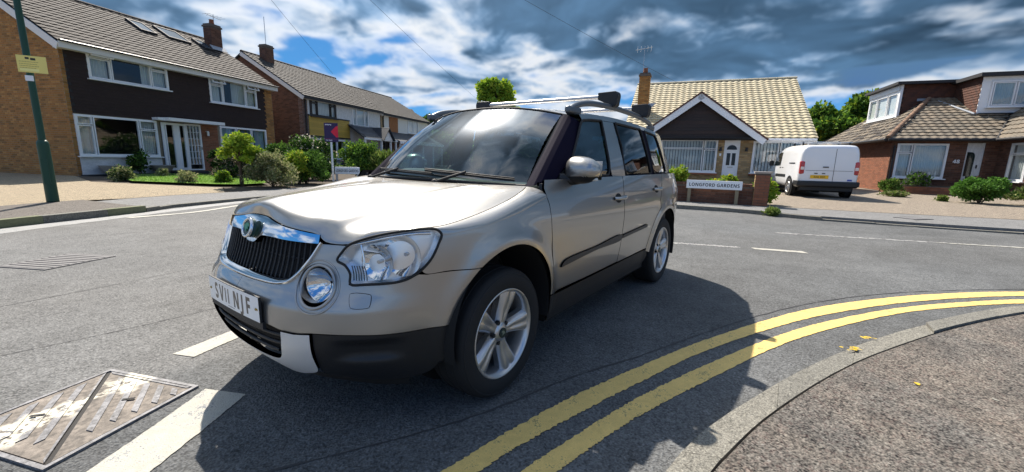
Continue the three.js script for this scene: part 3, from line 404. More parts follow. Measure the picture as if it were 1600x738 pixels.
    part('pane', slabFrom([P(a + 0.07, v0 + 0.08, 0.11), P(b - 0.07, v0 + 0.08, 0.11), P(b - 0.07, v1 - 0.08, 0.11), P(a + 0.07, v1 - 0.08, 0.11)], 0.01), phys([0.05, 0.07, 0.09], 0.05), s);
  }
  const ae = part('aerial', merge([bar(V(8.95, Y(6.9), -3.3), V(8.95, Y(8.6), -3.3), 0.018, 6), bar(V(8.4, Y(8.5), -3.2), V(9.5, Y(8.5), -3.4), 0.012, 6), ...[0, 1, 2, 3, 4].map((i) => bar(V(8.45 + i * 0.22, Y(8.5), -3.45), V(8.5 + i * 0.22, Y(8.5), -2.95), 0.008, 5))]), M.steel, H); void ae;
}
// ---------------------------------------------------------------- second pair: brick gable, white render, yellow boards
function terrace(opt) {
  const { pos, L, label, eaveA, ridgeA, mats, seed } = opt; const B = 0.2, H = thing('house', label, 'house', pos, 1.3258), Y = (y) => y - B, D = 8, eave = Y(eaveA), ridge = Y(ridgeA), pit = (ridge - eave) / (D / 2);
  const gT = frameOf(V(0, 0, 0), V(0, 0, 1), V(0, 1, 0));
  part('wall', wallSlab(0, L, 0, eave, opt.holes.map(([a, b, c, d]) => [a, b, Y(c), Y(d)]), 0.25), opt.front, H);
  part('wall', wallSlab(0, 0, 0, 0, [], 0.25, gT, [[-D, 0], [-0.26, 0], [-0.26, eave], [-D / 2, ridge - 0.1], [-D, eave]]), mortarDark, H); part('wall', wallSlab(0, 0, 0, 0, [], 0.25, frameOf(V(L, 0, 0), V(0, 0, -1), V(0, 1, 0)), [[0.26, 0], [D, 0], [D, eave], [D / 2, ridge - 0.1], [0.26, eave]]), mortarDark, H);
  part('wall', box(L - 0.5, eave, 0.25, L / 2, eave / 2, -D + 0.13), mortarDark, H); part('partition', box(L - 0.6, eave - 0.1, 0.12, L / 2, eave / 2, -3.0), M.room, H);
  const bricks = []; brickFace(bricks, gT, -5.5, 0, 0.02, ridge - 0.3, mats, seed, [], (v) => (v > eave - 0.05 ? [-D / 2 - (ridge - v) / pit + 0.2, -(v - eave + 0.05) / pit - 0.03] : [-9, 0.0])); brickFace(bricks, frameOf(V(0, 0, 0), V(1, 0, 0), V(0, 1, 0)), 0, 0.45, 0, eave - 0.1, mats, seed + 1);
  pieces(H, 'brick', bricks, 0, 'brickwork');
  const ov = 0.32, vg = -0.14, RL = L + 0.05, y0 = eave - ov * pit, sl = Math.hypot(D / 2 + ov, ridge - y0), up = V(0, ridge - y0, -(D / 2 + ov)).normalize();
  part('roof_deck', merge([slabFrom([V(vg, y0 - 0.03, ov), V(RL, y0 - 0.03, ov), V(RL, ridge - 0.03, -D / 2), V(vg, ridge - 0.03, -D / 2)], 0.08), slabFrom([V(vg, y0 - 0.03, -D - ov), V(RL, y0 - 0.03, -D - ov), V(RL, ridge - 0.03, -D / 2), V(vg, ridge - 0.03, -D / 2)], 0.08)]), M.tar2, H);
  const tiles = []; tileFace(tiles, frameOf(V(vg, y0, ov), V(1, 0, 0), up), [[0, 0], [RL - vg, 0], [RL - vg, sl], [0, sl]], 0.30, 0.285, G.flat, opt.tiles, seed + 3); pieces(H, 'roof_tile', tiles, opt.cap || 0, 'roof_tiles');
  part('ridge', bar(V(vg, ridge - 0.02, -D / 2), V(RL, ridge - 0.02, -D / 2), 0.11, 10), opt.tiles[0], H);
  part('bargeboard', slabFrom([V(vg - 0.03, y0 - 0.06, ov + 0.02), V(vg + 0.0, y0 - 0.06, ov + 0.02), V(vg + 0.0, ridge - 0.04, -D / 2), V(vg - 0.03, ridge - 0.04, -D / 2)], 0.22), M.fascia, H);
  part('fascia', box(RL - vg, 0.16, 0.03, (RL + vg) / 2, y0 - 0.08, ov), M.tar2, H); part('soffit', box(RL - vg - 0.02, 0.02, ov, (RL + vg) / 2, y0 - 0.15, ov / 2 - 0.01), M.fascia, H);
  part('drainpipe', bar(V(0.22, 0, 0.07), V(0.22, y0 - 0.1, 0.07), 0.045, 8), M.black, H);
  return { H, Y, eave, ridge };
}
{
  const { H, Y, eave } = terrace({ pos: [-12.9, 0.2, -26.03], L: 8.6, label: 'brick gabled house with white render and yellow board cladding', eaveA: 4.85, ridgeA: 7.3, mats: MB.redDark, seed: 201, front: M.whitePaint, tiles: MB.greyTile2, cap: 300, holes: [[0.65, 3.13, 3.55, 4.75], [4.9, 6.9, 3.3, 4.6], [0.7, 3.9, 0.9, 2.2]] });
  const dk = std([0.03, 0.022, 0.02], 0.5);
  windowAt(H, { x0: 0.65, x1: 3.13, y0: Y(3.55), y1: Y(4.75), z: 0.03, mat: dk, fw: 0.10, cells: [[0.75, 1.2, Y(3.65), Y(4.35)], [0.75, 1.2, Y(4.38), Y(4.65)], [1.28, 2.5, Y(3.65), Y(4.65)], [2.58, 3.03, Y(3.65), Y(4.35)], [2.58, 3.03, Y(4.38), Y(4.65)]], curtains: [[0.75, 3.0, undefined, undefined, 14]] });
  windowAt(H, { x0: 4.9, x1: 6.9, y0: Y(3.3), y1: Y(4.6), z: 0.03, cells: [[4.95, 5.35, Y(3.35), Y(4.55)], [5.38, 6.35, Y(3.35), Y(4.55)], [6.38, 6.85, Y(3.35), Y(4.55)]], curtains: [[4.95, 6.85, undefined, undefined, 14]] });
  windowAt(H, { x0: 0.7, x1: 3.9, y0: Y(0.9), y1: Y(2.2), z: 0.03, cells: [[0.75, 1.5, Y(0.95), Y(2.15)], [1.55, 3.0, Y(0.95), Y(2.15)], [3.05, 3.85, Y(0.95), Y(2.15)]] });
  for (let i = 0; i < 9; i++) part('cladding_board', new THREE.BoxGeometry(4.05, 0.138, 0.03).rotateX(-0.09).translate(2.48, Y(2.42) + i * 0.133, 0.045), MB.yellowBoard[i % 3], H);
  part('trim_board', box(4.1, 0.1, 0.06, 2.48, Y(2.33), 0.05), M.black, H); part('trim_board', box(4.1, 0.08, 0.06, 2.48, Y(3.59), 0.05), M.black, H);
  // porch with slate roof and small white gable
  const P = part('porch_roof', merge([slabFrom([V(4.1, Y(2.45), 1.5), V(8.7, Y(2.45), 1.5), V(8.5, Y(3.3), 0.05), V(4.4, Y(3.3), 0.05)], 0.07)]), MB.slate[0], H);
  const st = []; for (let r = 0; r < 7; r++) for (let c = 0; c < 15; c++) st.push({ g: unitBrick, mat: MB.slate[(r * 7 + c * 3) % 3], m: new THREE.Matrix4().compose(V(4.4 + c * 0.285 + (r % 2) * 0.14, Y(2.47) + r * 0.128 + 0.055, 1.42 - r * 0.212), new THREE.Quaternion().setFromEuler(new THREE.Euler(0.53, 0, 0)), V(0.275, 0.012, 0.26)) }); pieces(P, 'slate', st, 105);
  part('porch_fascia', box(4.6, 0.14, 0.04, 6.4, Y(2.38), 1.5), M.upvc, H);
  part('porch_gable', slabFrom([V(6.35, Y(2.4), 1.56), V(7.75, Y(2.4), 1.56), V(7.05, Y(3.2), 1.56)], 0.06), M.upvc, H); part('porch_gable_roof', merge([slabFrom([V(6.2, Y(2.36), 1.75), V(7.05, Y(3.32), 1.75), V(7.05, Y(3.32), 0.3), V(6.2, Y(2.36), 0.9)], 0.05), slabFrom([V(7.9, Y(2.36), 1.75), V(7.05, Y(3.32), 1.75), V(7.05, Y(3.32), 0.3), V(7.9, Y(2.36), 0.9)], 0.05)]), MB.slate[1], H);
  for (const x of [4.3, 6.4, 7.7, 8.5]) part('porch_post', box(0.12, Y(2.33), 0.12, x, Y(2.33) / 2, 1.4), M.upvc, H);
  chimney(H, 1.4, -3.6, 0.62, 0.5, Y(6.2), Y(8.0), MB.redDark, 221, false); part('aerial', merge([bar(V(1.4, Y(7.9), -3.6), V(1.4, Y(9.7), -3.6), 0.018, 6)]), M.steel, H);
}
{
  const { H, Y } = terrace({ pos: [-10.78, 0.2, -34.5], L: 8.5, label: 'farther house with wooden panel and dark porch roof beyond the yellow clad one', eaveA: 4.75, ridgeA: 7.0, mats: MB.buff, seed: 231, front: M.fascia, tiles: MB.greyTile2, holes: [[1.2, 2.6, 3.2, 4.5], [4.4, 6.4, 3.3, 4.5]] });
  part('wood_panel', box(1.4, 1.5, 0.05, 1.9, Y(3.85), 0.02), std([0.36, 0.13, 0.03], 0.6, { map: grain }), H); windowAt(H, { x0: 4.4, x1: 6.4, y0: Y(3.3), y1: Y(4.5), z: 0.03, cells: [[4.45, 5.4, Y(3.35), Y(4.45)], [5.42, 6.35, Y(3.35), Y(4.45)]], curtains: [[4.45, 6.35, undefined, undefined, 9]] });
  part('porch_roof', slabFrom([V(-0.1, Y(2.4), 1.7), V(8.6, Y(2.4), 1.7), V(8.6, Y(3.2), 0.05), V(-0.1, Y(3.2), 0.05)], 0.1), MB.slate[1], H); part('porch_fascia', box(8.7, 0.2, 0.04, 4.25, Y(2.3), 1.72), M.upvc, H);
  for (const x of [0.2, 2.2, 4.3, 6.4, 8.4]) part('porch_post', box(0.14, Y(2.2), 0.14, x, Y(2.2) / 2, 1.55), M.fascia, H); part('garage_wall', box(8.2, Y(2.25), 0.1, 4.25, Y(2.25) / 2, 0.6), MB.redDark[2], H);
}
// ---------------------------------------------------------------- cream tiled bungalow with boarded gable
const cottageWall = (H, L0, L1, D, eave, holes, mat, ) => { part('wall', wallSlab(L0, L1, 0, eave, holes, 0.25), mat, H); for (const x of [L0 + 0.125, L1 - 0.125]) part('wall', box(0.25, eave, D - 0.27, x, eave / 2, -D / 2 - 0.135), mat, H); part('wall', box(L1 - L0 - 0.5, eave, 0.25, (L0 + L1) / 2, eave / 2, -D + 0.13), mat, H); part('partition', box(L1 - L0 - 0.5, eave, 0.1, (L0 + L1) / 2, eave / 2, -2.8), M.room, H); };
{
  const B = 0.12, H = thing('bungalow', 'bungalow with cream roof tiles and dark boarded gable behind brick wall', 'bungalow', [9.0, B, -19.89], -0.379), Y = (y) => y - B;
  const eave = Y(2.40), D = 10.4, L0 = -3.75, L1 = 4.1, ridge = Y(5.72), zr = -5.2, pit = (ridge - eave) / (0.4 - zr);
  const holes = [[-2.0, 0.5, Y(0.78), Y(2.29)], [0.78, 1.42, 0.02, Y(2.27)], [1.94, 3.82, Y(0.81), Y(2.22)]];
  cottageWall(H, L0, L1, D, eave, holes, mortar);
  const bricks = [], F = frameOf(V(0, 0, 0), V(1, 0, 0), V(0, 1, 0)); brickFace(bricks, F, L0, L1, 0, eave, MB.buff, 301, holes); pieces(H, 'brick', bricks, 300, 'brickwork');
  windowAt(H, { x0: -2.0, x1: 0.5, y0: Y(0.78), y1: Y(2.29), z: 0.0, cells: [[-1.95, -0.12, Y(0.83), Y(1.86)], [-1.95, -0.12, Y(1.88), Y(2.24)], [-0.06, 0.45, Y(0.83), Y(1.82)], [-0.06, 0.45, Y(1.86), Y(2.24)]], blinds: [-1.94, 0.44] });
  part('sill', box(2.7, 0.07, 0.2, -0.75, Y(0.70), 0.08), MB.red[2], H);
  windowAt(H, { x0: 1.94, x1: 3.82, y0: Y(0.81), y1: Y(2.22), z: 0.0, cells: [[1.99, 2.95, Y(0.86), Y(2.17)], [3.0, 3.77, Y(0.86), Y(1.75)], [3.0, 3.77, Y(1.78), Y(2.17)]], blinds: [2.0, 3.7] });
  part('sill', box(2.0, 0.07, 0.2, 2.88, Y(0.73), 0.08), MB.red[3], H);
  // panelled front door with fan light
  const dz = -0.05, d = part('door', merge([box(0.64, Y(2.27) - 0.02, 0.05, 1.1, Y(2.27) / 2, dz), box(0.05, Y(2.27), 0.09, 0.80, Y(2.27) / 2, dz), box(0.05, Y(2.27), 0.09, 1.40, Y(2.27) / 2, dz), box(0.55, 0.05, 0.09, 1.1, Y(2.24), dz), box(0.40, 0.5, 0.02, 1.1, Y(0.55), dz + 0.03)]), M.upvc, H);
  const fan = new THREE.Shape(); fan.absarc(0, 0, 0.21, 0, Math.PI); fan.closePath(); part('pane', new THREE.ExtrudeGeometry(fan, { depth: 0.01, bevelEnabled: false }).translate(1.1, Y(1.83), dz + 0.027), phys([0.02, 0.025, 0.03], 0.08), d);
  for (const x of [0.99, 1.21]) part('pane', box(0.15, 0.55, 0.012, x, Y(1.40), dz + 0.03), phys([0.02, 0.025, 0.03], 0.08), d); part('letter_plate', box(0.22, 0.05, 0.02, 1.1, Y(1.04), dz + 0.035), M.steel, d);
  for (const x of [0.62, 1.68]) part('wall_lantern', merge([new THREE.CylinderGeometry(0.045, 0.06, 0.17, 8).translate(x, Y(1.85), 0.12), box(0.04, 0.04, 0.12, x, Y(1.9), 0.06)]), M.black, H); part('house_number', box(0.08, 0.12, 0.012, 0.64, Y(1.60), 0.015), M.upvc, H);
  // main roof front slope
  const y0 = eave - 0.08, z0 = 0.42, up = V(0, ridge - y0, zr - z0), sl = up.length(); up.normalize();
  part('roof_deck', merge([slabFrom([V(L0 - 0.1, y0 - 0.03, z0), V(L1 + 0.12, y0 - 0.03, z0), V(L1 + 0.12, ridge - 0.03, zr), V(L0 - 0.1, ridge - 0.03, zr)], 0.07), slabFrom([V(L0 - 0.1, y0 - 0.03, 2 * zr - z0), V(L1 + 0.12, y0 - 0.03, 2 * zr - z0), V(L1 + 0.12, ridge - 0.03, zr), V(L0 - 0.1, ridge - 0.03, zr)], 0.07)]), M.tar2, H);
  const ax = -0.43, hw = 2.76, gy = Y(2.30), ga = Y(4.30), zf = 0.65, gp = (ga - gy) / hw;
  // the gable roof covers a triangle of the main slope
  const cut = (u, v) => { const yy = y0 + up.y * v, dx = Math.abs(u + L0 - 0.1 - ax); return ga - dx * gp > yy + 0.02; };
  const tiles = []; tileFace(tiles, frameOf(V(L0 - 0.1, y0, z0), V(1, 0, 0), up), [[0, 0], [L1 - L0 + 0.22, 0], [L1 - L0 + 0.22, sl], [0, sl]], 0.30, 0.268, G.roll, MB.creamTile, 311);
  const inv = (p) => { const e = p.m.elements; return cut(e[12] - (L0 - 0.1), (e[13] - y0) / up.y); };
  pieces(H, 'roof_tile', tiles.filter((p) => !inv(p)), 300, 'roof_tiles');
  for (let i = 0; i < 18; i++) part('ridge_tile', new THREE.CylinderGeometry(0.12, 0.12, 0.445, 10, 1, true, 0, Math.PI).rotateZ(Math.PI / 2).translate(L0 + 0.12 + i * 0.452, ridge - 0.02, zr), MB.creamTile[i % 5], H);
  // projecting gable: roof slabs, white bargeboards, brown verge tiles, dark boards
  const zb = -2.9; part('gable_roof', merge([slabFrom([V(ax - hw, gy, zf), V(ax, ga, zf), V(ax, ga, zb), V(ax - hw, gy, 0.3)], 0.06), slabFrom([V(ax + hw, gy, zf), V(ax, ga, zf), V(ax, ga, zb), V(ax + hw, gy, 0.3)], 0.06)]), MB.creamTile[1], H);
  for (const s of [-1, 1]) { part('bargeboard', slabFrom([V(ax + s * (hw + 0.02), gy - 0.05, zf + 0.03), V(ax, ga - 0.03, zf + 0.03), V(ax, ga - 0.03, zf), V(ax + s * (hw + 0.02), gy - 0.05, zf)], 0.26), M.upvc, H); part('verge_tiles', slabFrom([V(ax + s * (hw + 0.08), gy - 0.02, zf + 0.06), V(ax, ga + 0.06, zf + 0.06), V(ax, ga + 0.06, zf - 0.12), V(ax + s * (hw + 0.08), gy - 0.02, zf - 0.12)], 0.07), std([0.10, 0.045, 0.035], 0.8), H); }
  const bw = 0.15; for (let y = gy + 0.0, i = 0; y < ga - 0.25; y += bw, i++) { const h0 = (ga - 0.16 - y) / gp - 0.05; if (h0 < 0.1) break; part(i ? 'gable_board_' + String(i).padStart(3, '0') : 'gable_board', new THREE.BoxGeometry(h0 * 2, bw + 0.02, 0.025).rotateX(-0.1).translate(ax, y + bw / 2 + 0.06, 0.40), MB.board[i % 3], H); }
  part('gable_backing', sheet([V(ax - hw + 0.1, gy + 0.02, 0.37), V(ax + hw - 0.1, gy + 0.02, 0.37), V(ax, ga - 0.12, 0.37)]), M.black, H); part('gable_soffit', box(hw * 2 - 0.3, 0.03, 0.62, ax, gy + 0.02, 0.34), M.tar2, H);
  part('fascia', box(L1 + 0.1 - (ax + hw + 0.05), 0.16, 0.03, (L1 + 0.1 + ax + hw + 0.05) / 2, y0 - 0.09, z0), M.upvc, H); part('gutter', bar(V(ax + hw + 0.1, y0 - 0.06, z0 + 0.06), V(L1 + 0.1, y0 - 0.06, z0 + 0.06), 0.055, 10), M.upvc, H); part('soffit', box(L1 - (ax + hw), 0.02, 0.4, (L1 + ax + hw) / 2, y0 - 0.16, 0.21), M.upvc, H);
  part('drainpipe', bar(V(L1 - 0.1, 0, 0.06), V(L1 - 0.1, y0 - 0.15, 0.06), 0.035, 8), M.upvc, H);
  chimney(H, -3.15, -1.9, 0.52, 0.5, Y(3.6), Y(5.72), MB.gold, 321); part('lead_flashing', slabFrom([V(-3.6, Y(3.85), -1.5), V(-2.7, Y(3.85), -1.5), V(-2.5, Y(4.1), -1.8), V(-3.6, Y(4.1), -1.8)], 0.02).translate(0, 0.12, 0), M.lead, H);
  part('aerial', merge([bar(V(-3.3, Y(5.2), -2.1), V(-3.3, Y(7.1), -2.1), 0.015, 6), bar(V(-3.75, Y(6.95), -2.1), V(-2.9, Y(7.05), -2.1), 0.012, 6), ...[0, 1, 2, 3, 4].map((i) => bar(V(-3.65 + i * 0.17, Y(6.82), -2.0), V(-3.65 + i * 0.17, Y(7.15), -2.2), 0.008, 5))]), M.steel, H);
}
// ---------------------------------------------------------------- brick bungalow number 48 with dormers
{
  const B = 0.15, H = thing('bungalow', 'dark red brick bungalow with number 48 and two dormers', 'bungalow', [17.87, B, -18.41], -0.379), Y = (y) => y - B;
  const eave = Y(2.45), L0 = -1.18, L1 = 9, D = 11;
  const holes = [[-1.0, 0.73, Y(0.76), Y(2.24)], [1.33, 1.90, 0.02, Y(2.28)]];
  part('wall', wallSlab(L0, L1, 0, eave, holes, 0.25), mortarDark, H); const sT = frameOf(V(L0, 0, 0), V(0, 0, 1), V(0, 1, 0)); part('wall', wallSlab(0, 0, 0, 0, [], 0.25, sT, [[-D, 0], [-0.26, 0], [-0.26, eave], [-D, eave]]), mortarDark, H);
  part('wall', box(0.25, eave, D, L1, eave / 2, -D / 2), mortarDark, H); part('wall', box(L1 - L0, eave, 0.25, (L0 + L1) / 2, eave / 2, -D), mortarDark, H); part('partition', box(L1 - L0 - 0.5, eave, 0.1, (L0 + L1) / 2, eave / 2, -2.6), M.room, H);
  const bricks = [], F = frameOf(V(0, 0, 0), V(1, 0, 0), V(0, 1, 0)); brickFace(bricks, F, L0, 3.0, 0, eave, MB.redDark, 401, holes, null, 0.008); brickFace(bricks, sT, -7, 0, 0, eave, MB.red, 402, [], null, 0.008);
  // projecting wing on the right
  const wx = 2.35, wz = 2.6; part('wing_wall', wallSlab(0, 0, 0, 0, [[-1.9, -0.9, Y(0.76), Y(2.24)].map((v, i) => (i < 2 ? v + 2.6 : v))], 0.2, frameOf(V(wx, 0, 0), V(0, 0, 1), V(0, 1, 0)), [[0.01, 0], [wz, 0], [wz, eave], [0.01, eave]]), mortarDark, H); part('wing_wall', box(5, eave, 0.2, wx + 2.5, eave / 2, wz - 0.1), mortarDark, H);
  brickFace(bricks, frameOf(V(wx, 0, 0), V(0, 0, 1), V(0, 1, 0)), 0, wz, 0, eave, MB.redDark, 403, [[0.7, 1.7, Y(0.76), Y(2.24)]], null, 0.008);
  pieces(H, 'brick', bricks, 300, 'brickwork');
  windowAt(H, { x0: 0.7, x1: 1.7, y0: Y(0.76), y1: Y(2.24), z: 0.0, T: frameOf(V(wx, 0, 0), V(0, 0, 1), V(0, 1, 0)), cells: [[0.75, 1.65, Y(0.81), Y(1.8)], [0.75, 1.65, Y(1.83), Y(2.19)]], curtains: [[0.75, 1.65, undefined, undefined, 8]] });
  windowAt(H, { x0: -1.0, x1: 0.73, y0: Y(0.76), y1: Y(2.24), z: 0.0, cells: [[-0.95, -0.47, Y(0.81), Y(1.83)], [-0.95, -0.47, Y(1.86), Y(2.19)], [-0.43, 0.68, Y(0.81), Y(2.19)]], curtains: [[-0.95, -0.5, undefined, undefined, 5], [-0.4, 0.68, undefined, undefined, 14]] });
  const cg = std([0.72, 0.72, 0.70], 0.6); for (const [x, h] of [[-0.85, 0.22], [-0.3, 0.25], [0.05, 0.3], [0.3, 0.24], [0.5, 0.28]]) part('ornament', new THREE.LatheGeometry([[0, 0], [0.05, 0], [0.03, 0.06], [0.055, 0.12], [0.025, h * 0.75], [0.03, h * 0.85], [0, h]].map(([a, b]) => new THREE.Vector2(a, b)), 10).translate(x, Y(0.80), -0.09), cg, H);
  const dz = -0.08, d = part('door', merge([box(0.57, Y(2.28) - 0.02, 0.05, 1.615, Y(2.28) / 2, dz), box(0.04, Y(2.28), 0.1, 1.35, Y(2.28) / 2, dz), box(0.04, Y(2.28), 0.1, 1.88, Y(2.28) / 2, dz)]), M.whitePaint, H);
  const ov = new THREE.Shape(); ov.moveTo(-0.14, -0.55); ov.lineTo(0.10, -0.55); ov.lineTo(0.12, 0.2); ov.bezierCurveTo(0.12, 0.45, 0.02, 0.45, -0.06, 0.45); ov.lineTo(-0.14, 0.45); ov.closePath(); part('pane', new THREE.ExtrudeGeometry(ov, { depth: 0.012, bevelEnabled: false }).translate(1.54, Y(1.45), dz + 0.027), phys([0.012, 0.02, 0.018], 0.06), d); part('handle', box(0.03, 0.14, 0.05, 1.76, Y(1.30), dz + 0.05), M.black, d); part('letter_plate', box(0.16, 0.04, 0.02, 1.6, Y(0.80), dz + 0.035), M.steel, d);
  const font = await new FontLoader().loadAsync('fonts/droid/droid_sans_bold.typeface.json'); const tg = new TextGeometry('48', { font, size: 0.15, depth: 0.02, curveSegments: 6 }); part('house_number', tg.translate(0.95, Y(1.43), 0.02), M.upvc, H);
  // hipped roof, left slope, valley and wing
  const top = Y(4.5), A = V(-1.50, eave - 0.04, 0.33), hipT = V(1.19, top, -3.54), eR = V(2.05, eave - 0.04, 0.33), topR = V(5.2, top, -3.54), back = V(-1.50, eave - 0.04, -D - 0.3), backT = V(1.19, top, -8), wE = V(2.05, eave - 0.04, wz + 0.3), wR = V(4.45, top - 0.0, wz + 0.3), vT = V(4.45, top, -3.54);
  part('roof_deck', merge([slabFrom([A, eR, vT, hipT], 0.07), slabFrom([A, hipT, backT, back], 0.07), slabFrom([eR, wE, wR, vT], 0.07), slabFrom([wE, V(6.9, eave - 0.04, wz + 0.3), wR], 0.07), slabFrom([wR, V(6.9, eave, wz + 0.3), V(6.9, eave, -3.5), vT], 0.07), slabFrom([hipT, vT, V(4.45, top - 1.2, -8), backT], 0.07), slabFrom([vT, V(9.2, top, -3.54), V(9.2, eave - 0.04, 0.33), V(6.9, eave - 0.04, 0.33)], 0.07)].map((g) => g.translate(0, -0.02, 0))), M.tar2, H);
  const tiles = []; const face = (O, uEnd, topPts, mats, seed, geo, w) => { const u = uEnd.clone().sub(O).normalize(); const n = u.clone().cross(topPts[0].clone().sub(O)).normalize(); const v = n.clone().cross(u).normalize(); const T = frameOf(O, u, v); const q = (p) => { const e = p.clone().sub(O); return [e.dot(u), e.dot(v)]; }; tileFace(tiles, T, [q(O), q(uEnd), ...topPts.map(q)], w, 0.30, geo, mats, seed); };
  face(A, eR, [vT, hipT], MB.greyTile, 411, G.rollBig, 0.30);
  face(back, A, [hipT, backT], MB.brownTile.concat(MB.greyTile), 412, G.rollBig, 0.30);
  face(eR, wE, [wR, vT], MB.greyTile, 413, G.rollBig, 0.30);
  pieces(H, 'roof_tile', tiles, 300, 'roof_tiles');
  const hipN = 12; for (let i = 0; i < hipN; i++) { const p = A.clone().lerp(hipT, i / hipN).add(V(0, 0.06, 0)), q = A.clone().lerp(hipT, (i + 1.02) / hipN).add(V(0, 0.045, 0)); part('hip_tile', bar(p, q, 0.10, 10), MB.hip[i % 4], H); }
  part('valley', bar(eR.clone().add(V(0, 0.02, 0)), vT.clone().add(V(0, 0.02, 0)), 0.06, 6), M.black, H); part('gutter', bar(V(-1.5, eave - 0.06, 0.40), V(2.05, eave - 0.06, 0.40), 0.06, 10), M.black, H); part('gutter', bar(V(1.98, eave - 0.06, 0.40), V(1.98, eave - 0.06, wz + 0.3), 0.06, 10), M.black, H); part('gutter', bar(V(-1.57, eave - 0.06, 0.33), V(-1.57, eave - 0.06, -9), 0.06, 10), M.black, H); part('drainpipe', bar(V(-1.1, 0, 0.05), V(-1.1, eave - 0.3, 0.05), 0.04, 8), M.black, H); part('soffit', merge([box(3.2, 0.02, 0.35, 0.4, eave - 0.1, 0.16), box(0.35, 0.02, 9, -1.33, eave - 0.1, -4.5)]), M.black, H);
  // left dormer: windows face left, tile-hung cheek faces the road
  const dl = (x0, x1, z0, z1, yb, yt) => merge([box(x1 - x0, yt - yb, z1 - z0, (x0 + x1) / 2, (yb + yt) / 2, (z0 + z1) / 2)]);
  const d1 = part('dormer', dl(0.18, 4.2, -7.4, -3.75, Y(3.0), Y(5.28)), MB.darkHang[1], H); d1.userData.label = 'left dormer';
  const cheek = []; for (let i = 0, v = Y(3.3); v < Y(5.2); v += 0.115, i++) for (let u = 0.2 + (i % 2) * 0.083; u < 4.1; u += 0.166) cheek.push({ g: G.plain, mat: MB.hangRed[(i * 3 + Math.floor(u * 7)) % 4], m: new THREE.Matrix4().setPosition(u + 0.08, v, -3.75) }); pieces(d1, 'hung_tile', cheek, 0, 'hung_tiles');
  part('dormer_roof', box(4.5, 0.13, 4.1, 2.1, Y(5.33), -5.5), M.tar2, H); part('dormer_board', box(0.12, 0.25, 3.62, 0.10, Y(5.13), -5.58), M.upvc, H);
  const wT = frameOf(V(0.14, 0, -5.58), V(0, 0, 1), V(0, 1, 0)); windowAt(d1, { x0: -1.8, x1: 1.8, y0: Y(3.72), y1: Y(5.0), z: 0.02, T: wT, fw: 0.12, cells: [[-1.66, -0.75, Y(3.85), Y(4.9)], [-0.62, 0.55, Y(3.85), Y(4.9)], [0.68, 1.66, Y(3.85), Y(4.9)]], curtains: [] }); part('curtain_panel', box(0.01, 1.1, 3.4, 0.17, Y(4.4), -5.58), M.curtain, d1);
  part('corner_board', box(0.10, 1.75, 0.10, 0.13, Y(4.4), -3.72), M.upvc, d1); part('lead_flashing', box(0.9, 0.12, 0.03, 1.25, Y(4.52), -3.70), M.lead, H);
  // right dormer: windows face the road
  const d2 = part('dormer', dl(2.2, 6, -5, -1.80, Y(3.0), Y(5.2)), MB.hangRed[0], H); d2.userData.label = 'right dormer with tile-hung cheek';
  const ck2 = []; for (let i = 0, v = Y(3.6); v < Y(5.1); v += 0.115, i++) for (let u = 0 + (i % 2) * 0.083; u < 2.4; u += 0.166) ck2.push({ g: G.plain, mat: MB.hangRed[(i * 5 + Math.floor(u * 11)) % 4], m: frameOf(V(2.2, 0, -1.85 - 2.4), V(0, 0, 1), V(0, 1, 0)).multiply(new THREE.Matrix4().setPosition(u + 0.08, v, 0)) }); pieces(d2, 'hung_tile', ck2, 0, 'hung_tiles');
  part('dormer_roof', box(4.3, 0.15, 3.7, 4.15, Y(5.27), -3.35), M.tar2, H); part('dormer_face', box(3.8, 1.62, 0.05, 4.1, Y(4.38), -1.78), M.upvc, d2);
  windowAt(d2, { x0: 2.5, x1: 4.1, y0: Y(3.9), y1: Y(5.0), z: -1.72, cells: [[2.58, 3.27, Y(3.97), Y(4.93)], [3.33, 4.02, Y(3.97), Y(4.93)]], curtains: [] }); for (const [a, b] of [[2.6, 3.25], [3.35, 4.0]]) part('curtain', curtainGeo(b - a, 0.95, 7, 0.012, (a + b) / 2, Y(4.45), -1.738, 9), M.curtainBlue, d2);
  part('lead_flashing', box(3.6, 0.05, 0.16, 4.0, Y(3.62), -1.66), M.black, H); part('lead_flashing', bar(V(2.12, Y(3.62), -1.7), V(1.4, Y(4.5), -3.6), 0.05, 6), M.lead, H);
  part('flue', new THREE.CylinderGeometry(0.08, 0.1, 0.25, 10).translate(0.9, Y(5.5), -6.5), M.black, H);
}
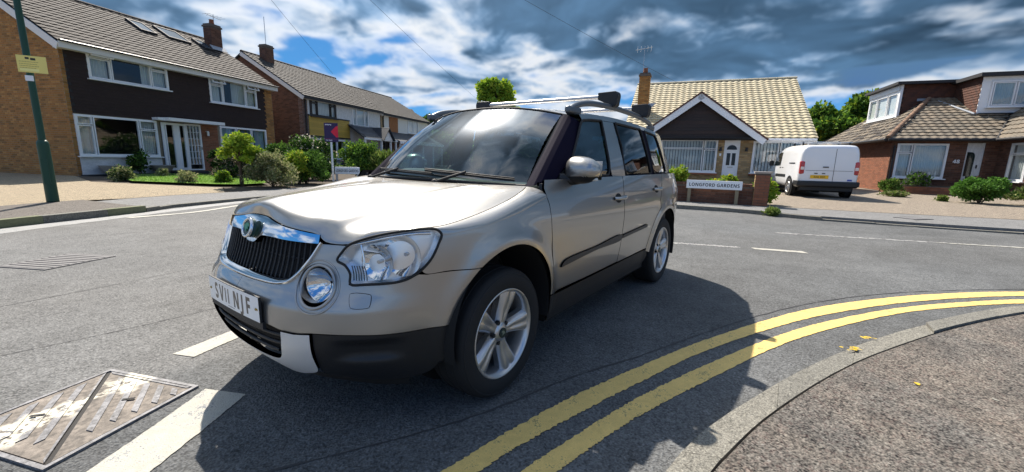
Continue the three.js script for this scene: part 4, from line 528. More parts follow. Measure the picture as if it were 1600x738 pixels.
// ---------------------------------------------------------------- garden wall, name plates, lamp column, agent's board
{
  const W = thing('brick_wall', 'low brick garden wall with end pier behind the street name plate', 'wall', [2.62, 0.07, -13.33], -0.480), L = 4.42, h = 0.52;
  part('wall_core', box(L, h - 0.01, 0.20, L / 2, h / 2, -0.12), mortarDark, W); part('pier_core', box(0.34, 0.88, 0.34, L + 0.17, 0.44, -0.12), mortarDark, W);
  const list = [], f = frameOf(V(0, 0, -0.02), V(1, 0, 0), V(0, 1, 0)); brickFace(list, f, 0, L, 0.02, h - 0.08, MB.redDark, 501, [], null, 0.012);
  brickFace(list, frameOf(V(L, 0, 0.05), V(1, 0, 0), V(0, 1, 0)), 0, 0.34, 0.02, 0.86, MB.red, 502, [], null, 0.012); brickFace(list, frameOf(V(L, 0, -0.29), V(0, 0, 1), V(0, 1, 0)), 0, 0.34, 0.02, 0.86, MB.buff, 503, [], null, 0.012);
  pieces(W, 'brick', list, 300, 'brickwork');
  for (let i = 0, x = 0.05; x < L - 0.05; x += 0.085, i++) part(i ? 'coping_brick_' + String(i).padStart(3, '0') : 'coping_brick', box(0.075, 0.075, 0.235, x + 0.03, h + 0.02 + hash3(i, 3, 1) * 0.006, -0.12), MB.redDark[i % 5], W);
  part('pier_cap', box(0.42, 0.05, 0.42, L + 0.17, 0.905, -0.12), std([0.42, 0.36, 0.30], 0.9, { map: grain }), W);
}
function plateTexture(text, px = 96, dirt = 0) { const cv = document.createElement('canvas'); cv.width = 1024; cv.height = 170; const x = cv.getContext('2d'); x.fillStyle = '#e9ecee'; x.fillRect(0, 0, 1024, 170); x.fillStyle = '#16181c'; x.font = `bold ${px}px sans-serif`; x.textAlign = 'center'; x.textBaseline = 'middle'; x.save(); x.translate(512, 90); const wd = x.measureText(text).width; x.scale(950 / Math.max(wd, 1) > 1.3 ? 1.3 : 950 / wd, 1.05); x.fillText(text, 0, 0); x.restore(); const t = new THREE.CanvasTexture(cv); t.colorSpace = THREE.SRGBColorSpace; return t; }
function namePlate(pos, turn, w, h, post, label, text, postMat) {
  const S = thing('street_name_plate', label, 'street sign', pos, turn); for (const x of [-w * 0.44, w * 0.42]) part('post', box(0.085, post + h * 0.6, 0.07, x, (post + h * 0.6) / 2, -0.04), postMat, S); const P = part('plate', rbox(w, h, 0.022, 0.01, 0, post + h / 2, 0.012), std([0.75, 0.77, 0.79], 0.4), S); part('plate_lettering', new THREE.PlaneGeometry(w - 0.02, h - 0.02).translate(0, post + h / 2, 0.0245), phys([1, 1, 1], 0.45, { map: plateTexture(text) }), P); }
namePlate([5.58, 0.085, -11.6], -0.46, 1.40, 0.235, 0.40, 'white street name plate reading LONGFORD GARDENS before the brick wall', 'LONGFORD GARDENS', std([0.30, 0.25, 0.16], 0.9, { map: grain }));
namePlate([-7.05, 0.055, -17.75], 0.18, 1.0, 0.30, 0.34, 'small white street name plate beside the agent board by the hedge', 'LONGFORD GARDENS', std([0.5, 0.5, 0.48], 0.8));
{
  const S = thing('agent_board', 'purple estate agent board with red chevron on a white post', 'sign board', [-7.75, 0.055, -17.95], 0.30);
  part('post', box(0.075, 2.4, 0.05, 0, 1.2, 0), M.upvc, S); const cv = document.createElement('canvas'); cv.width = 320; cv.height = 440; const x = cv.getContext('2d'); x.fillStyle = '#2e1a4d'; x.fillRect(0, 0, 320, 440); x.fillStyle = '#e0173c'; x.beginPath(); x.moveTo(320, 60); x.lineTo(320, 330); x.lineTo(270, 330); x.lineTo(150, 205); x.lineTo(270, 80); x.closePath(); x.fill(); x.fillStyle = '#f3eef6'; for (let i = 0; i < 9; i++) x.fillRect(28 + i * 16, 30 + (i % 3) * 2, 11, i % 4 === 0 ? 26 : 19); x.font = 'bold 40px sans-serif'; x.fillText('For Sale', 26, 416); x.fillStyle = '#c93a62'; x.fillRect(0, 370, 320, 4);
  const t = new THREE.CanvasTexture(cv); t.colorSpace = THREE.SRGBColorSpace; const b = part('board', box(0.54, 0.78, 0.02, 0.02, 2.06, 0.04), std([0.08, 0.03, 0.16], 0.5), S); part('board_print', new THREE.PlaneGeometry(0.535, 0.775).translate(0.02, 2.06, 0.0525), phys([1, 1, 1], 0.5, { map: t }), b);
}
{
  const g = phys([0.004, 0.05, 0.028], 0.5, {}), S = thing('lamp_column', 'dark green lamp column with yellow notice on the left pavement', 'lamp post', [-9.42, 0.112, -8.43], 0.55);
  part('base_cabinet', new THREE.LatheGeometry([[0, 0], [0.095, 0], [0.095, 0.02], [0.09, 1.16], [0.085, 1.2], [0.06, 1.24], [0, 1.24]].map(([a, b]) => new THREE.Vector2(a, b)), 20), g, S); part('shaft', new THREE.CylinderGeometry(0.045, 0.057, 4.6, 18).translate(-0.0, 3.5, 0), g, S); part('bracket', tube([V(0, 5.75, 0), V(0.05, 6.0, 0.1), V(0.35, 6.2, 0.55), V(0.6, 6.22, 0.9)], 0.03, 20, 10), g, S); part('lantern', rbox(0.26, 0.12, 0.6, 0.05, 0.68, 6.22, 1.1), M.fascia, S); part('cabinet_door', box(0.09, 0.5, 0.012, 0, 0.62, 0.092), g, S);
  const cv = document.createElement('canvas'); cv.width = 512; cv.height = 340; const x = cv.getContext('2d'); x.fillStyle = '#ecd97c'; x.fillRect(0, 0, 512, 340); x.fillStyle = '#2a2c24'; x.fillRect(150, 30, 70, 42); x.fillRect(240, 40, 90, 46); x.fillStyle = '#6d6427'; for (const [y, w] of [[120, 330], [165, 300], [205, 320], [245, 280]]) { for (let i = 0; i < w; i += 26) x.fillRect(40 + i, y, 18, 9); } x.fillStyle = '#f4e896'; x.fillRect(36, 262, 330, 50); const t = new THREE.CanvasTexture(cv); t.colorSpace = THREE.SRGBColorSpace;
  const n = part('notice_plate', box(0.40, 0.31, 0.012, 0.07, 2.66, 0.064), std([0.72, 0.62, 0.2], 0.5), S); part('notice_print', new THREE.PlaneGeometry(0.396, 0.306).translate(0.07, 2.66, 0.0715), phys([1, 1, 1], 0.5, { map: t }), n); part('number_plate', box(0.11, 0.10, 0.012, 0.0, 2.40, 0.064), M.upvc, S);
}
// ---------------------------------------------------------------- plants
const leafMat = phys([1, 1, 1], 0.85, { specularIntensity: 0.25, vertexColors: true, transmission: 0.42, thickness: 0, side: THREE.DoubleSide }), barkMat = std([0.10, 0.07, 0.045], 0.95, { map: grain });
function leaves(blobs, n, size, cols, seed, { long = 1.7, up = 0.2, shell = 0.55 } = {}) { // small folded leaves spread through clumps
  const r = rng(seed), pos = [], nor = [], col = [], vol = blobs.map((b) => b[3] * b[4] * b[5]), tot = vol.reduce((a, b) => a + b), gauss = () => (r() + r() + r() - 1.5) * 0.9;
  blobs.forEach((b, bi) => { const k = Math.round(n * vol[bi] / tot), tone = 0.86 + r() * 0.28; for (let i = 0; i < k; i++) {
    let dx = gauss(), dy = gauss(), dz = gauss(); const l = Math.hypot(dx, dy, dz) || 1, rad = Math.pow(r(), 1 - shell) * (0.85 + 0.3 * noise2(dx / l * 2.2 + b[0] * 3 + 9, dy / l * 2.2 + dz / l * 2.2 + 9, seed)); dx *= rad / l; dy *= rad / l; dz *= rad / l;
    const c = V(b[0] + dx * b[3], b[1] + dy * b[4], b[2] + dz * b[5]); if (c.y < 0.02) continue; const ax = V(r() - 0.5 + dx * 0.6, r() - 0.5 + up + dy * 0.3, r() - 0.5 + dz * 0.6).normalize(), sd = V(r() - 0.5, r() - 0.5, r() - 0.5).cross(ax).normalize(), nn = ax.clone().cross(sd), s = size * (0.6 + r() * 0.8), w = s * 0.5 / long * 1.2; const q = cols[Math.floor(Math.pow(r(), 1.1) * cols.length)], v = tone * (0.78 + r() * 0.44);
    const A = c.clone(), B = c.clone().addScaledVector(ax, s * 0.55).addScaledVector(sd, w).addScaledVector(nn, s * 0.08), T = c.clone().addScaledVector(ax, s), D = c.clone().addScaledVector(ax, s * 0.55).addScaledVector(sd, -w).addScaledVector(nn, s * 0.08);
    for (const [p, o, t] of [[A, B, T], [A, T, D]]) { const m = o.clone().sub(p).cross(t.clone().sub(p)).normalize(); for (const e of [p, o, t]) { pos.push(e.x, e.y, e.z); nor.push(m.x, m.y, m.z); col.push(q[0] * v, q[1] * v, q[2] * v); } } } });
  const g = new THREE.BufferGeometry(); g.setAttribute('position', new THREE.Float32BufferAttribute(pos, 3)); g.setAttribute('normal', new THREE.Float32BufferAttribute(nor, 3)); g.setAttribute('color', new THREE.Float32BufferAttribute(col, 3)); return g;
}
function clumps(r, n, cx, cy, cz, R, H, D, s) { const out = []; for (let i = 0; i < n; i++) { const a = r() * 6.283, k = Math.sqrt(r()), y = r(); out.push([cx + Math.cos(a) * R * k * (1 - 0.45 * y * y), cy + (y - 0.35) * H, cz + Math.sin(a) * D * k * (1 - 0.45 * y * y), s * (0.7 + r() * 0.6), s * (0.6 + r() * 0.5), s * (0.7 + r() * 0.6)]); } return out; }
const GREEN = [[0.07, 0.15, 0.022], [0.095, 0.20, 0.03], [0.05, 0.11, 0.018], [0.14, 0.26, 0.04]], LIME = [[0.24, 0.36, 0.03], [0.32, 0.44, 0.04], [0.17, 0.30, 0.03], [0.40, 0.47, 0.05]], DARKG = [[0.03, 0.07, 0.015], [0.045, 0.10, 0.02], [0.02, 0.05, 0.012]], PALE = [[0.30, 0.32, 0.14], [0.22, 0.25, 0.10], [0.38, 0.36, 0.20], [0.15, 0.19, 0.07]], YEL = [[0.45, 0.42, 0.04], [0.34, 0.36, 0.05], [0.5, 0.46, 0.06]], GRASSY = [[0.16, 0.24, 0.05], [0.24, 0.28, 0.07], [0.11, 0.18, 0.03]];
function bush(name, label, cat, [x, y, z], R, H, cols, n, leaf, seed, o = {}) {
  n = Math.round(n * 1.3); leaf *= 1.25; const S = thing(name, label, cat, [x, y, z], 0, o.group), r = rng(seed), bl = clumps(r, (o.clumps || 14) + 8, 0, H * 0.48, 0, R * 0.72, H * 0.72, (o.D || R) * 0.72, Math.min(R, H) * (o.cs || 0.27)); for (let i = 0; i < 16; i++) { const a = r() * 6.283, e = r(); bl.push([Math.cos(a) * R * (1.02 - 0.5 * e), H * (0.25 + 0.8 * e), Math.sin(a) * (o.D || R) * (1.02 - 0.5 * e), R * (0.06 + r() * 0.10), H * (0.06 + r() * 0.10), R * (0.06 + r() * 0.10)]); } part('foliage', leaves(bl, n, leaf, cols, seed + 1, o), leafMat, S); const st = []; for (let i = 0; i < 7; i++) { const b = bl[i % bl.length]; st.push(tube([V((r() - 0.5) * 0.08, 0, (r() - 0.5) * 0.08), V(b[0] * 0.4, b[1] * 0.5, b[2] * 0.4), V(b[0], b[1], b[2])], 0.008 + R * 0.008, 6, 5)); } part('stems', merge(st), barkMat, S);
  if (o.flowers) part('flowers', leaves(bl.map((b) => [b[0], b[1] + b[4] * 0.3, b[2], b[3] * 1.05, b[4] * 0.95, b[5] * 1.05]), o.flowers, leaf * 0.9, o.fcol, seed + 5, { long: 1.0, shell: 0.8 }), leafMat, S); return S;
}
function tree(name, label, [x, y, z], h, R, crownY, cols, n, leaf, seed, o = {}) {
  const S = thing(name, label, 'tree', [x, y, z], 0, o.group), r = rng(seed), bl = clumps(r, o.clumps || 26, 0, crownY, 0, R * 0.78, (h - crownY) * 1.5, R * 0.78, R * (o.cs || 0.30)); const limbs = []; const tr = o.trunk || R * 0.07; const top = crownY + (h - crownY) * 0.3; const ln = new THREE.CatmullRomCurve3([V(0, -0.05, 0), V(0.04 * h * 0.2, top * 0.45, 0.02), V(0, top, 0)]); const tg = new THREE.TubeGeometry(ln, 12, tr, 10), p = tg.attributes.position; for (let i = 0; i < p.count; i++) { const k = 1 - 0.6 * Math.min(1, p.getY(i) / top), c = ln.getPoint(Math.min(1, Math.max(0, p.getY(i) / top))); p.setX(i, c.x + (p.getX(i) - c.x) * k * 1.2); p.setZ(i, c.z + (p.getZ(i) - c.z) * k * 1.2); } limbs.push(tg);
  for (const b of bl.slice(0, 16)) limbs.push(tube([V(0, Math.min(top * 0.95, Math.max(crownY * 0.55, b[1] * 0.55)), 0), V(b[0] * 0.5, b[1] * 0.82, b[2] * 0.5), V(b[0], b[1], b[2])], tr * 0.22, 7, 5)); part('trunk', merge(limbs), barkMat, S); part('crown', leaves(bl, n, leaf, cols, seed + 1, o), leafMat, S); return S;
}
{ // lawn and left front garden
  const lawn = [[-11.9, -12.95], [-9.55, -13.3], [-8.95, -13.6], [-8.6, -14.6], [-10.2, -16.6], [-13.2, -17.4], [-14.2, -14.9]], hAt = (x, z) => 0.17 + Math.max(0, (-x - 9)) * 0.028;
  const r = rng(77), pos = [], nor = [], col = []; for (let i = 0; i < 26000; i++) { const x = -14.3 + r() * 5.8, z = -17.4 + r() * 4.5; if (!inPoly(x, z, lawn)) continue; const y = hAt(x, z), a = r() * 6.283, hh = 0.025 + r() * 0.035, w = 0.006, lx = (r() - 0.5) * 0.03, lz = (r() - 0.5) * 0.03, k = 0.8 + 0.4 * noise2(x * 1.5, z * 1.5, 4); for (const [u, v, t] of [[-w, 0, 0], [w, 0, 0], [0, hh, 1]]) { pos.push(x + Math.cos(a) * u + lx * t, y + v, z + Math.sin(a) * u + lz * t); nor.push(0, 1, 0); col.push(0.15 * k, 0.30 * k, 0.01 * k); } }
  const g = new THREE.BufferGeometry(); g.setAttribute('position', new THREE.Float32BufferAttribute(pos, 3)); g.setAttribute('normal', new THREE.Float32BufferAttribute(nor, 3)); g.setAttribute('color', new THREE.Float32BufferAttribute(col, 3)); const m = part('grass', g, leafMat, scene); m.userData = { kind: 'stuff', label: 'short sunlit lawn in front of the brown tiled house', category: 'grass' };
  ramp('lawn', lawn.map(([x, z]) => [x, hAt(x, z) + 0.004, z]), std([0.13, 0.27, 0.01], 1, { map: grain }), 'lawn in front of the brown tiled house');
}
tree('small_tree', 'small yellow green tree on the lawn before the brown house', [-8.98, 0.10, -13.75], 1.62, 0.70, 1.12, LIME, 3000, 0.10, 601, { trunk: 0.055, clumps: 22, cs: 0.24 });
bush('variegated_bush', 'pale variegated bush at the corner of the lawn', 'bush', [-8.15, 0.07, -14.1], 0.85, 1.05, PALE, 6500, 0.055, 602, { clumps: 20 });
bush('yellow_bush', 'bright yellow flowering shrub behind the pale variegated bush', 'bush', [-8.0, 0.08, -15.6], 0.55, 1.15, LIME.concat(LIME, YEL), 3500, 0.06, 603);
bush('round_bush', 'dense dark green rounded bush left of the agent board', 'bush', [-8.0, 0.07, -16.1], 1.0, 1.2, GREEN, 9000, 0.06, 604, { clumps: 24 });
bush('rose_bush', 'tall pale flowered rose bush behind the agent board', 'bush', [-9.1, 0.08, -18.9], 1.2, 1.7, GREEN.concat(DARKG), 9000, 0.075, 605, { clumps: 26, flowers: 700, fcol: [[0.6, 0.55, 0.45], [0.55, 0.5, 0.42]] });
bush('hedge_bush', 'leafy hedge bush behind the small street name plate', 'bush', [-7.0, 0.06, -19.4], 1.2, 1.65, GREEN.concat(LIME.slice(0, 1)), 9000, 0.075, 606, { clumps: 24 });
bush('grass_clump', 'pale green grassy clump right of the small name plate', 'plant', [-5.95, 0.05, -19.2], 0.85, 1.05, GRASSY, 3200, 0.22, 607, { long: 7, up: 0.9 });
bush('climbing_shrub', 'leafy shrub against the brick gable of the second house', 'bush', [-10.9, 0.1, -19.6], 0.75, 1.45, GREEN, 4200, 0.075, 608);
bush('garden_shrub', 'dusky pink tinted shrub under the right window of the brown house', 'bush', [-11.1, 0.14, -16.6], 0.75, 0.95, DARKG.concat([[0.24, 0.2, 0.15], [0.3, 0.24, 0.2]]), 4500, 0.06, 609);
bush('garden_shrub', 'dark leafy shrub by the white front door', 'bush', [-12.2, 0.16, -17.6], 0.6, 1.15, DARKG, 3500, 0.07, 610);
bush('small_bush', 'small bright green bush left of the small tree', 'bush', [-9.75, 0.11, -14.0], 0.26, 0.42, GREEN.concat(LIME), 1600, 0.05, 611);
bush('pale_plant', 'silvery small plant on the lawn edge', 'plant', [-10.6, 0.12, -13.55], 0.3, 0.42, PALE, 900, 0.05, 612, { cs: 0.5 });
bush('pale_plant', 'pale flowering plant before the round planters', 'plant', [-12.7, 0.17, -13.5], 0.42, 0.38, PALE.concat(DARKG), 1400, 0.05, 613, { cs: 0.5 });
bush('pale_plant', 'tiny pale plant below the porch screen', 'plant', [-12.9, 0.17, -15.3], 0.2, 0.36, PALE, 500, 0.045, 614, { cs: 0.5 });
for (const [x, z, lab] of [[-14.98, -15.65, 'shallow stone bowl planter at the left end of the white panel'], [-14.56, -17.35, 'shallow stone bowl planter beside the porch']]) { const S = thing('bowl_planter', lab, 'planter', [x, 0.30, z], 0, 'stone bowl planters'); part('bowl', new THREE.LatheGeometry([[0, 0.05], [0.12, 0.02], [0.2, 0], [0.3, 0.12], [0.42, 0.30], [0.44, 0.31], [0.40, 0.31], [0.3, 0.2], [0, 0.18]].map(([a, b]) => new THREE.Vector2(a, b)), 28), std([0.42, 0.40, 0.36], 0.9, { map: grain, side: THREE.DoubleSide }), S); part('soil', new THREE.CircleGeometry(0.36, 20).rotateX(-Math.PI / 2).translate(0, 0.26, 0), M.soil, S); }
bush('potted_plant', 'thin leafy potted plant between the two bowl planters', 'plant', [-14.75, 0.27, -16.5], 0.3, 0.8, DARKG.concat(GREEN), 420, 0.10, 615, { cs: 0.5 });
// right-hand gardens
bush('round_bush', 'bright green rounded bush in front of the white door of number 48', 'bush', [15.0, 0.12, -13.35], 0.80, 0.72, [[0.09, 0.21, 0.03], [0.13, 0.28, 0.04], [0.06, 0.15, 0.02]], 9000, 0.055, 621, { clumps: 26 });
bush('grass_clump', 'straw coloured grass clump right of the bright green bush', 'plant', [16.3, 0.12, -12.9], 0.62, 0.42, GRASSY.concat(PALE), 2600, 0.16, 622, { long: 7, up: 0.8 });
bush('grass_clump', 'straw coloured grass at the right edge of the driveway', 'plant', [17.5, 0.12, -12.9], 0.7, 0.5, GRASSY.concat(PALE), 2600, 0.16, 623, { long: 7, up: 0.8 });
bush('weed_tuft', 'green weed tuft at the corner of the number 48 planter', 'plant', [15.35, 0.13, -17.0], 0.4, 0.5, GRASSY.concat(GREEN), 1800, 0.09, 624, { long: 3, up: 0.6 });
bush('weed_tuft', 'low dry weeds on the tan driveway beside the van', 'plant', [14.3, 0.1, -15.6], 0.45, 0.14, GRASSY.concat(PALE), 900, 0.09, 625, { long: 4, up: 0.4 });
bush('weed_tuft', 'small weed growing out of the far kerb', 'plant', [6.13, 0.02, -9.75], 0.16, 0.12, GRASSY, 500, 0.07, 626, { long: 3 });
bush('weed_tuft', 'small weed on the drive beside the brick planter', 'plant', [14.35, 0.1, -13.9], 0.16, 0.16, GRASSY, 500, 0.07, 627, { long: 3 });
bush('bed_plant', 'leafy lavender plant in the brick planter under the window of 48', 'plant', [16.9, 0.42, -17.5], 0.48, 0.52, GREEN.concat([[0.2, 0.16, 0.25]]), 2400, 0.07, 628, { long: 3, up: 0.6 });
bush('bed_plant', 'small plant in the brick planter near the door of 48', 'plant', [18.5, 0.42, -16.9], 0.35, 0.42, DARKG.concat([[0.3, 0.18, 0.15]]), 1200, 0.07, 629, { long: 3, up: 0.6 });
{ const S = thing('brick_planter', 'low raised brick planter in front of the number 48 window', 'planter', [17.87, 0.13, -18.41], -0.379); part('planter_core', box(3.1, 0.32, 0.9, 0.05, 0.16, 0.85), mortarDark, S); part('planter_soil', box(2.9, 0.02, 0.7, 0.05, 0.335, 0.85), M.soil, S); const l = []; brickFace(l, frameOf(V(-1.5, 0, 1.30), V(1, 0, 0), V(0, 1, 0)), 0, 3.1, 0.0, 0.33, MB.red, 511, [], null, 0.01); brickFace(l, frameOf(V(-1.5, 0, 0.4), V(0, 0, 1), V(0, 1, 0)), 0, 0.9, 0.0, 0.33, MB.red, 512, [], null, 0.01); pieces(S, 'brick', l, 300); }
// bright bedding plants behind the garden wall
[[3.9, -13.1, 0.38, 0.95], [4.45, -12.75, 0.34, 0.9], [4.95, -12.45, 0.30, 0.95], [5.75, -12.15, 0.22, 0.62], [6.15, -11.95, 0.24, 0.72], [7.05, -11.65, 0.30, 0.62]].forEach(([x, z, R, H], i) => bush('bedding_plant', ['lime green plant half hidden behind the SUV', 'lime green plant above the left post of the name plate', 'lime green plant left of the name plate lettering', 'small lime plant behind the middle of the name plate', 'lime plant below the white window of the cream bungalow', 'lime green plant beside the wall pier'][i], 'plant', [x, 0.08, z], R, H, LIME.concat(LIME, YEL.slice(0, 1)), 1500, 0.075, 640 + i, { group: 'lime plants behind the wall', clumps: 8, cs: 0.45 }));
// trees behind
tree('background_tree', 'yellow green tree rising behind the roof of the SUV', [-1.35, 0.05, -30], 6.2, 1.8, 4.2, LIME, 6500, 0.24, 701, { clumps: 30, cs: 0.24 });
tree('background_tree', 'lush green tree between the cream bungalow and number 48', [22.2, 0, -29.5], 4.9, 2.4, 3.3, GREEN.concat(LIME.slice(2)), 9000, 0.30, 702, { clumps: 34, cs: 0.26 });
tree('background_tree', 'lush green tree just behind the left dormer of number 48', [24.6, 0, -29.0], 5.9, 2.6, 4.1, GREEN.concat(LIME.slice(0, 2)), 9000, 0.30, 703, { clumps: 32, cs: 0.26 });
tree('background_tree', 'bright green tree beyond the farthest house on the left', [-17, 0, -62], 7.2, 3.0, 5.2, GREEN.concat(LIME), 7000, 0.4, 704, { clumps: 24 });
tree('background_tree', 'dark conifer-like tree standing far down the road', [-15.6, 0, -78], 8.4, 2.2, 6.4, DARKG, 6000, 0.4, 705, { clumps: 24 });
tree('background_tree', 'green tree far down the road beside the windscreen', [-11.0, 0, -58], 6.0, 2.4, 4.3, GREEN, 7000, 0.4, 706, { clumps: 24 });
bush('hedge_bush', 'bright hedge below the far brown roofs', 'bush', [-9.6, 0, -50], 3.0, 4.0, LIME.concat(GREEN), 6000, 0.3, 707, { clumps: 22 });
for (const [x, z, w, h, lab] of [[-15, -52, 8, 6.9, 'far brown roofed house beyond the wooden panel house'], [-13.5, -70, 9, 7.6, 'distant dark roofed house under the trees']]) { const S = thing('house', lab, 'house', [x, 0, z], 0.25); part('wall', box(w, h * 0.62, 7, 0, h * 0.31, 0), MB.redDark[1], S); part('roof', merge([slabFrom([V(-w / 2 - 0.3, h * 0.6, 3.8), V(w / 2 + 0.3, h * 0.6, 3.8), V(w / 2 - 1.5, h, 0), V(-w / 2 + 1.5, h, 0)], 0.12), slabFrom([V(-w / 2 - 0.3, h * 0.6, -3.8), V(w / 2 + 0.3, h * 0.6, -3.8), V(w / 2 - 1.5, h, 0), V(-w / 2 + 1.5, h, 0)], 0.12), slabFrom([V(w / 2 + 0.3, h * 0.6, 3.8), V(w / 2 + 0.3, h * 0.6, -3.8), V(w / 2 - 1.5, h, 0)], 0.12), slabFrom([V(-w / 2 - 0.3, h * 0.6, 3.8), V(-w / 2 - 0.3, h * 0.6, -3.8), V(-w / 2 + 1.5, h, 0)], 0.12)]), MB.brownTile[2], S); windowAt(S, { x0: -2.5, x1: -0.8, y0: h * 0.36, y1: h * 0.52, z: 3.55, cells: [[-2.45, -1.7, h * 0.37, h * 0.51], [-1.65, -0.85, h * 0.37, h * 0.51]] }); windowAt(S, { x0: 0.8, x1: 2.5, y0: h * 0.36, y1: h * 0.52, z: 3.55, cells: [[0.85, 1.6, h * 0.37, h * 0.51], [1.65, 2.45, h * 0.37, h * 0.51]] }); }

// beyond the SUV: verge, hedge and the far belt of trees that closes the street
ramp('verge', [[-2.6, 0.05, -34], [-0.9, 0.05, -24], [0.4, 0.05, -18.2], [-1.6, 0.05, -40], [2, 0.05, -62], [-2, 0.05, -62]].map(([x, y, z], i) => [[-4.4, 0.04, -62], [-3.2, 0.04, -34], [-1.6, 0.04, -24], [-0.1, 0.04, -18.1], [-1.9, 0.04, -40], [1.9, 0.04, -60]][i]), std([0.10, 0.18, 0.03], 1, { map: grain }), 'grass verge behind the SUV');
bush('hedge_bush', 'green hedge hidden behind the bonnet of the SUV', 'bush', [-2.0, 0.04, -27.5], 1.3, 1.5, GREEN, 4500, 0.09, 711, { clumps: 20 });
bush('hedge_bush', 'green hedge hidden behind the cabin of the SUV', 'bush', [0.6, 0.05, -25.0], 1.5, 1.6, GREEN.concat(DARKG), 4500, 0.09, 712, { clumps: 20 });
{ const r = rng(909), bl = []; for (let i = 0; i < 150; i++) { const a = -0.95 + 1.9 * (i + r()) / 150, d = 115 + r() * 40; bl.push([Math.sin(a) * d, 1.8 + r() * 3.2, -Math.cos(a) * d, 3 + r() * 3.5, 1.8 + r() * 2.2, 3 + r() * 3]); } const m = part('woodland', leaves(bl, 26000, 1.3, DARKG.concat(GREEN), 910, {}), leafMat, scene); m.userData = { kind: 'stuff', label: 'low distant belt of trees along the horizon', category: 'trees' }; }
// ---------------------------------------------------------------- the silver-beige SUV
// car frame: x forward from the front axle, y up, z to the car's right
const carPaint = phys([0.398, 0.386, 0.364], 0.35, { metalness: 0.85, clearcoat: 1, clearcoatRoughness: 0.03 });
const MC = {
  paint: carPaint, blackPlastic: std([0.011, 0.012, 0.014], 0.5, { bumpMap: grainBump, bumpScale: 0.0006 }), gloss: phys([0.008, 0.006, 0.018], 0.8, { specularIntensity: 0.15 }), dark: std([0.008, 0.008, 0.008], 0.85),
  chrome: std([0.80, 0.81, 0.82], 0.07, { metalness: 1 }), chromeSoft: std([0.86, 0.87, 0.88], 0.32, { metalness: 1 }), alloy: phys([0.56, 0.56, 0.56], 0.34, { metalness: 0.85, clearcoat: 0.5, clearcoatRoughness: 0.1 }), silver: phys([0.66, 0.67, 0.67], 0.5, { metalness: 0.35 }),
  tyre: std([0.010, 0.010, 0.0105], 0.8), tyreSide: std([0.016, 0.016, 0.017], 0.68), disc: std([0.10, 0.085, 0.075], 0.4, { metalness: 0.8 }),
  lens: phys([1, 1, 1], 0.02, { transmission: 1, thickness: 0, ior: 1.5 }), screen: phys([0.62, 0.76, 0.74], 0.015, { transmission: 1, thickness: 0, ior: 2.35, clearcoat: 1, clearcoatRoughness: 0.0 }), tint: phys([0.05, 0.075, 0.08], 0.02, { transmission: 1, thickness: 0, ior: 2.05, clearcoat: 1, clearcoatRoughness: 0 }), sideGlass: phys([0.30, 0.42, 0.42], 0.02, { transmission: 1, thickness: 0, ior: 2.05, clearcoat: 1, clearcoatRoughness: 0 }),
  strip: std([0.035, 0.036, 0.038], 0.5), seat: std([0.03, 0.03, 0.032], 0.9), dash: std([0.05, 0.05, 0.052], 0.8), red: phys([0.45, 0.02, 0.02], 0.1, { clearcoat: 1 }), amber: phys([0.75, 0.38, 0.08], 0.15, { clearcoat: 1 }), rubber: std([0.012, 0.012, 0.012], 0.7),
};
const splineN = (pts, n) => new THREE.CatmullRomCurve3(pts.map((p) => V(p[0], p[1], p[2] || 0)), false, 'centripetal').getPoints(n);
const PLAN = (() => { const P = [[.862, 0], [.858, -.15], [.846, -.28], [.818, -.39], [.77, -.50], [.70, -.61], [.60, -.71], [.48, -.785], [.35, -.838], [.20, -.87], [.05, -.884], [-.2, -.892], [-.8, -.895], [-1.3, -.895], [-2, -.893], [-2.6, -.888], [-2.95, -.868], [-3.17, -.82], [-3.28, -.72], [-3.335, -.5], [-3.355, -.25], [-3.36, 0]];
  const ext = [[P[1][0], -P[1][1]], ...P, [P[P.length - 2][0], -P[P.length - 2][1]]], c = new THREE.CatmullRomCurve3(ext.map(([a, b]) => V(a, 0, b)), false, 'centripetal'), N = 1600, all = c.getPoints(N), i0 = all.findIndex((p) => p.z <= 0), sub = []; for (let i = i0; i < all.length; i++) { sub.push(all[i]); if (i > i0 + 100 && all[i].z >= 0) break; }
  const S = [0]; for (let i = 1; i < sub.length; i++) S.push(S[i - 1] + sub[i].distanceTo(sub[i - 1])); return { p: sub, S, L: S[S.length - 1] }; })();
const planAt = (s) => { const { p, S } = PLAN; let lo = 0, hi = S.length - 1; s = Math.min(Math.max(s, 0), S[hi]); while (hi - lo > 1) { const m = (lo + hi) >> 1; if (S[m] <= s) lo = m; else hi = m; } const t = (s - S[lo]) / (S[hi] - S[lo] || 1); return [mix(p[lo].x, p[hi].x, t), mix(p[lo].z, p[hi].z, t)]; };
const planN = (s) => { const a = s < 0.04 ? null : planAt(s - 0.04), b = planAt(s + 0.04); let tx, tz; if (!a) { const k = planAt(0.04 + s), m = planAt(Math.max(0, 0.04 - s)); tx = k[0] - m[0]; tz = k[1] + m[1]; if (s === 0) { tx = 0; tz = -1; } } else { tx = b[0] - a[0]; tz = b[1] - a[1]; } if (s > PLAN.L - 0.04) { tx = 0; tz = 1; } const l = Math.hypot(tx, tz); return [-tz / l, tx / l]; };
const sAtX = (x) => { const { p, S } = PLAN; for (let i = 1; i < p.length; i++) if (p[i].x <= x) { const t = (x - p[i - 1].x) / (p[i].x - p[i - 1].x || 1); return mix(S[i - 1], S[i], t); } return PLAN.L; };
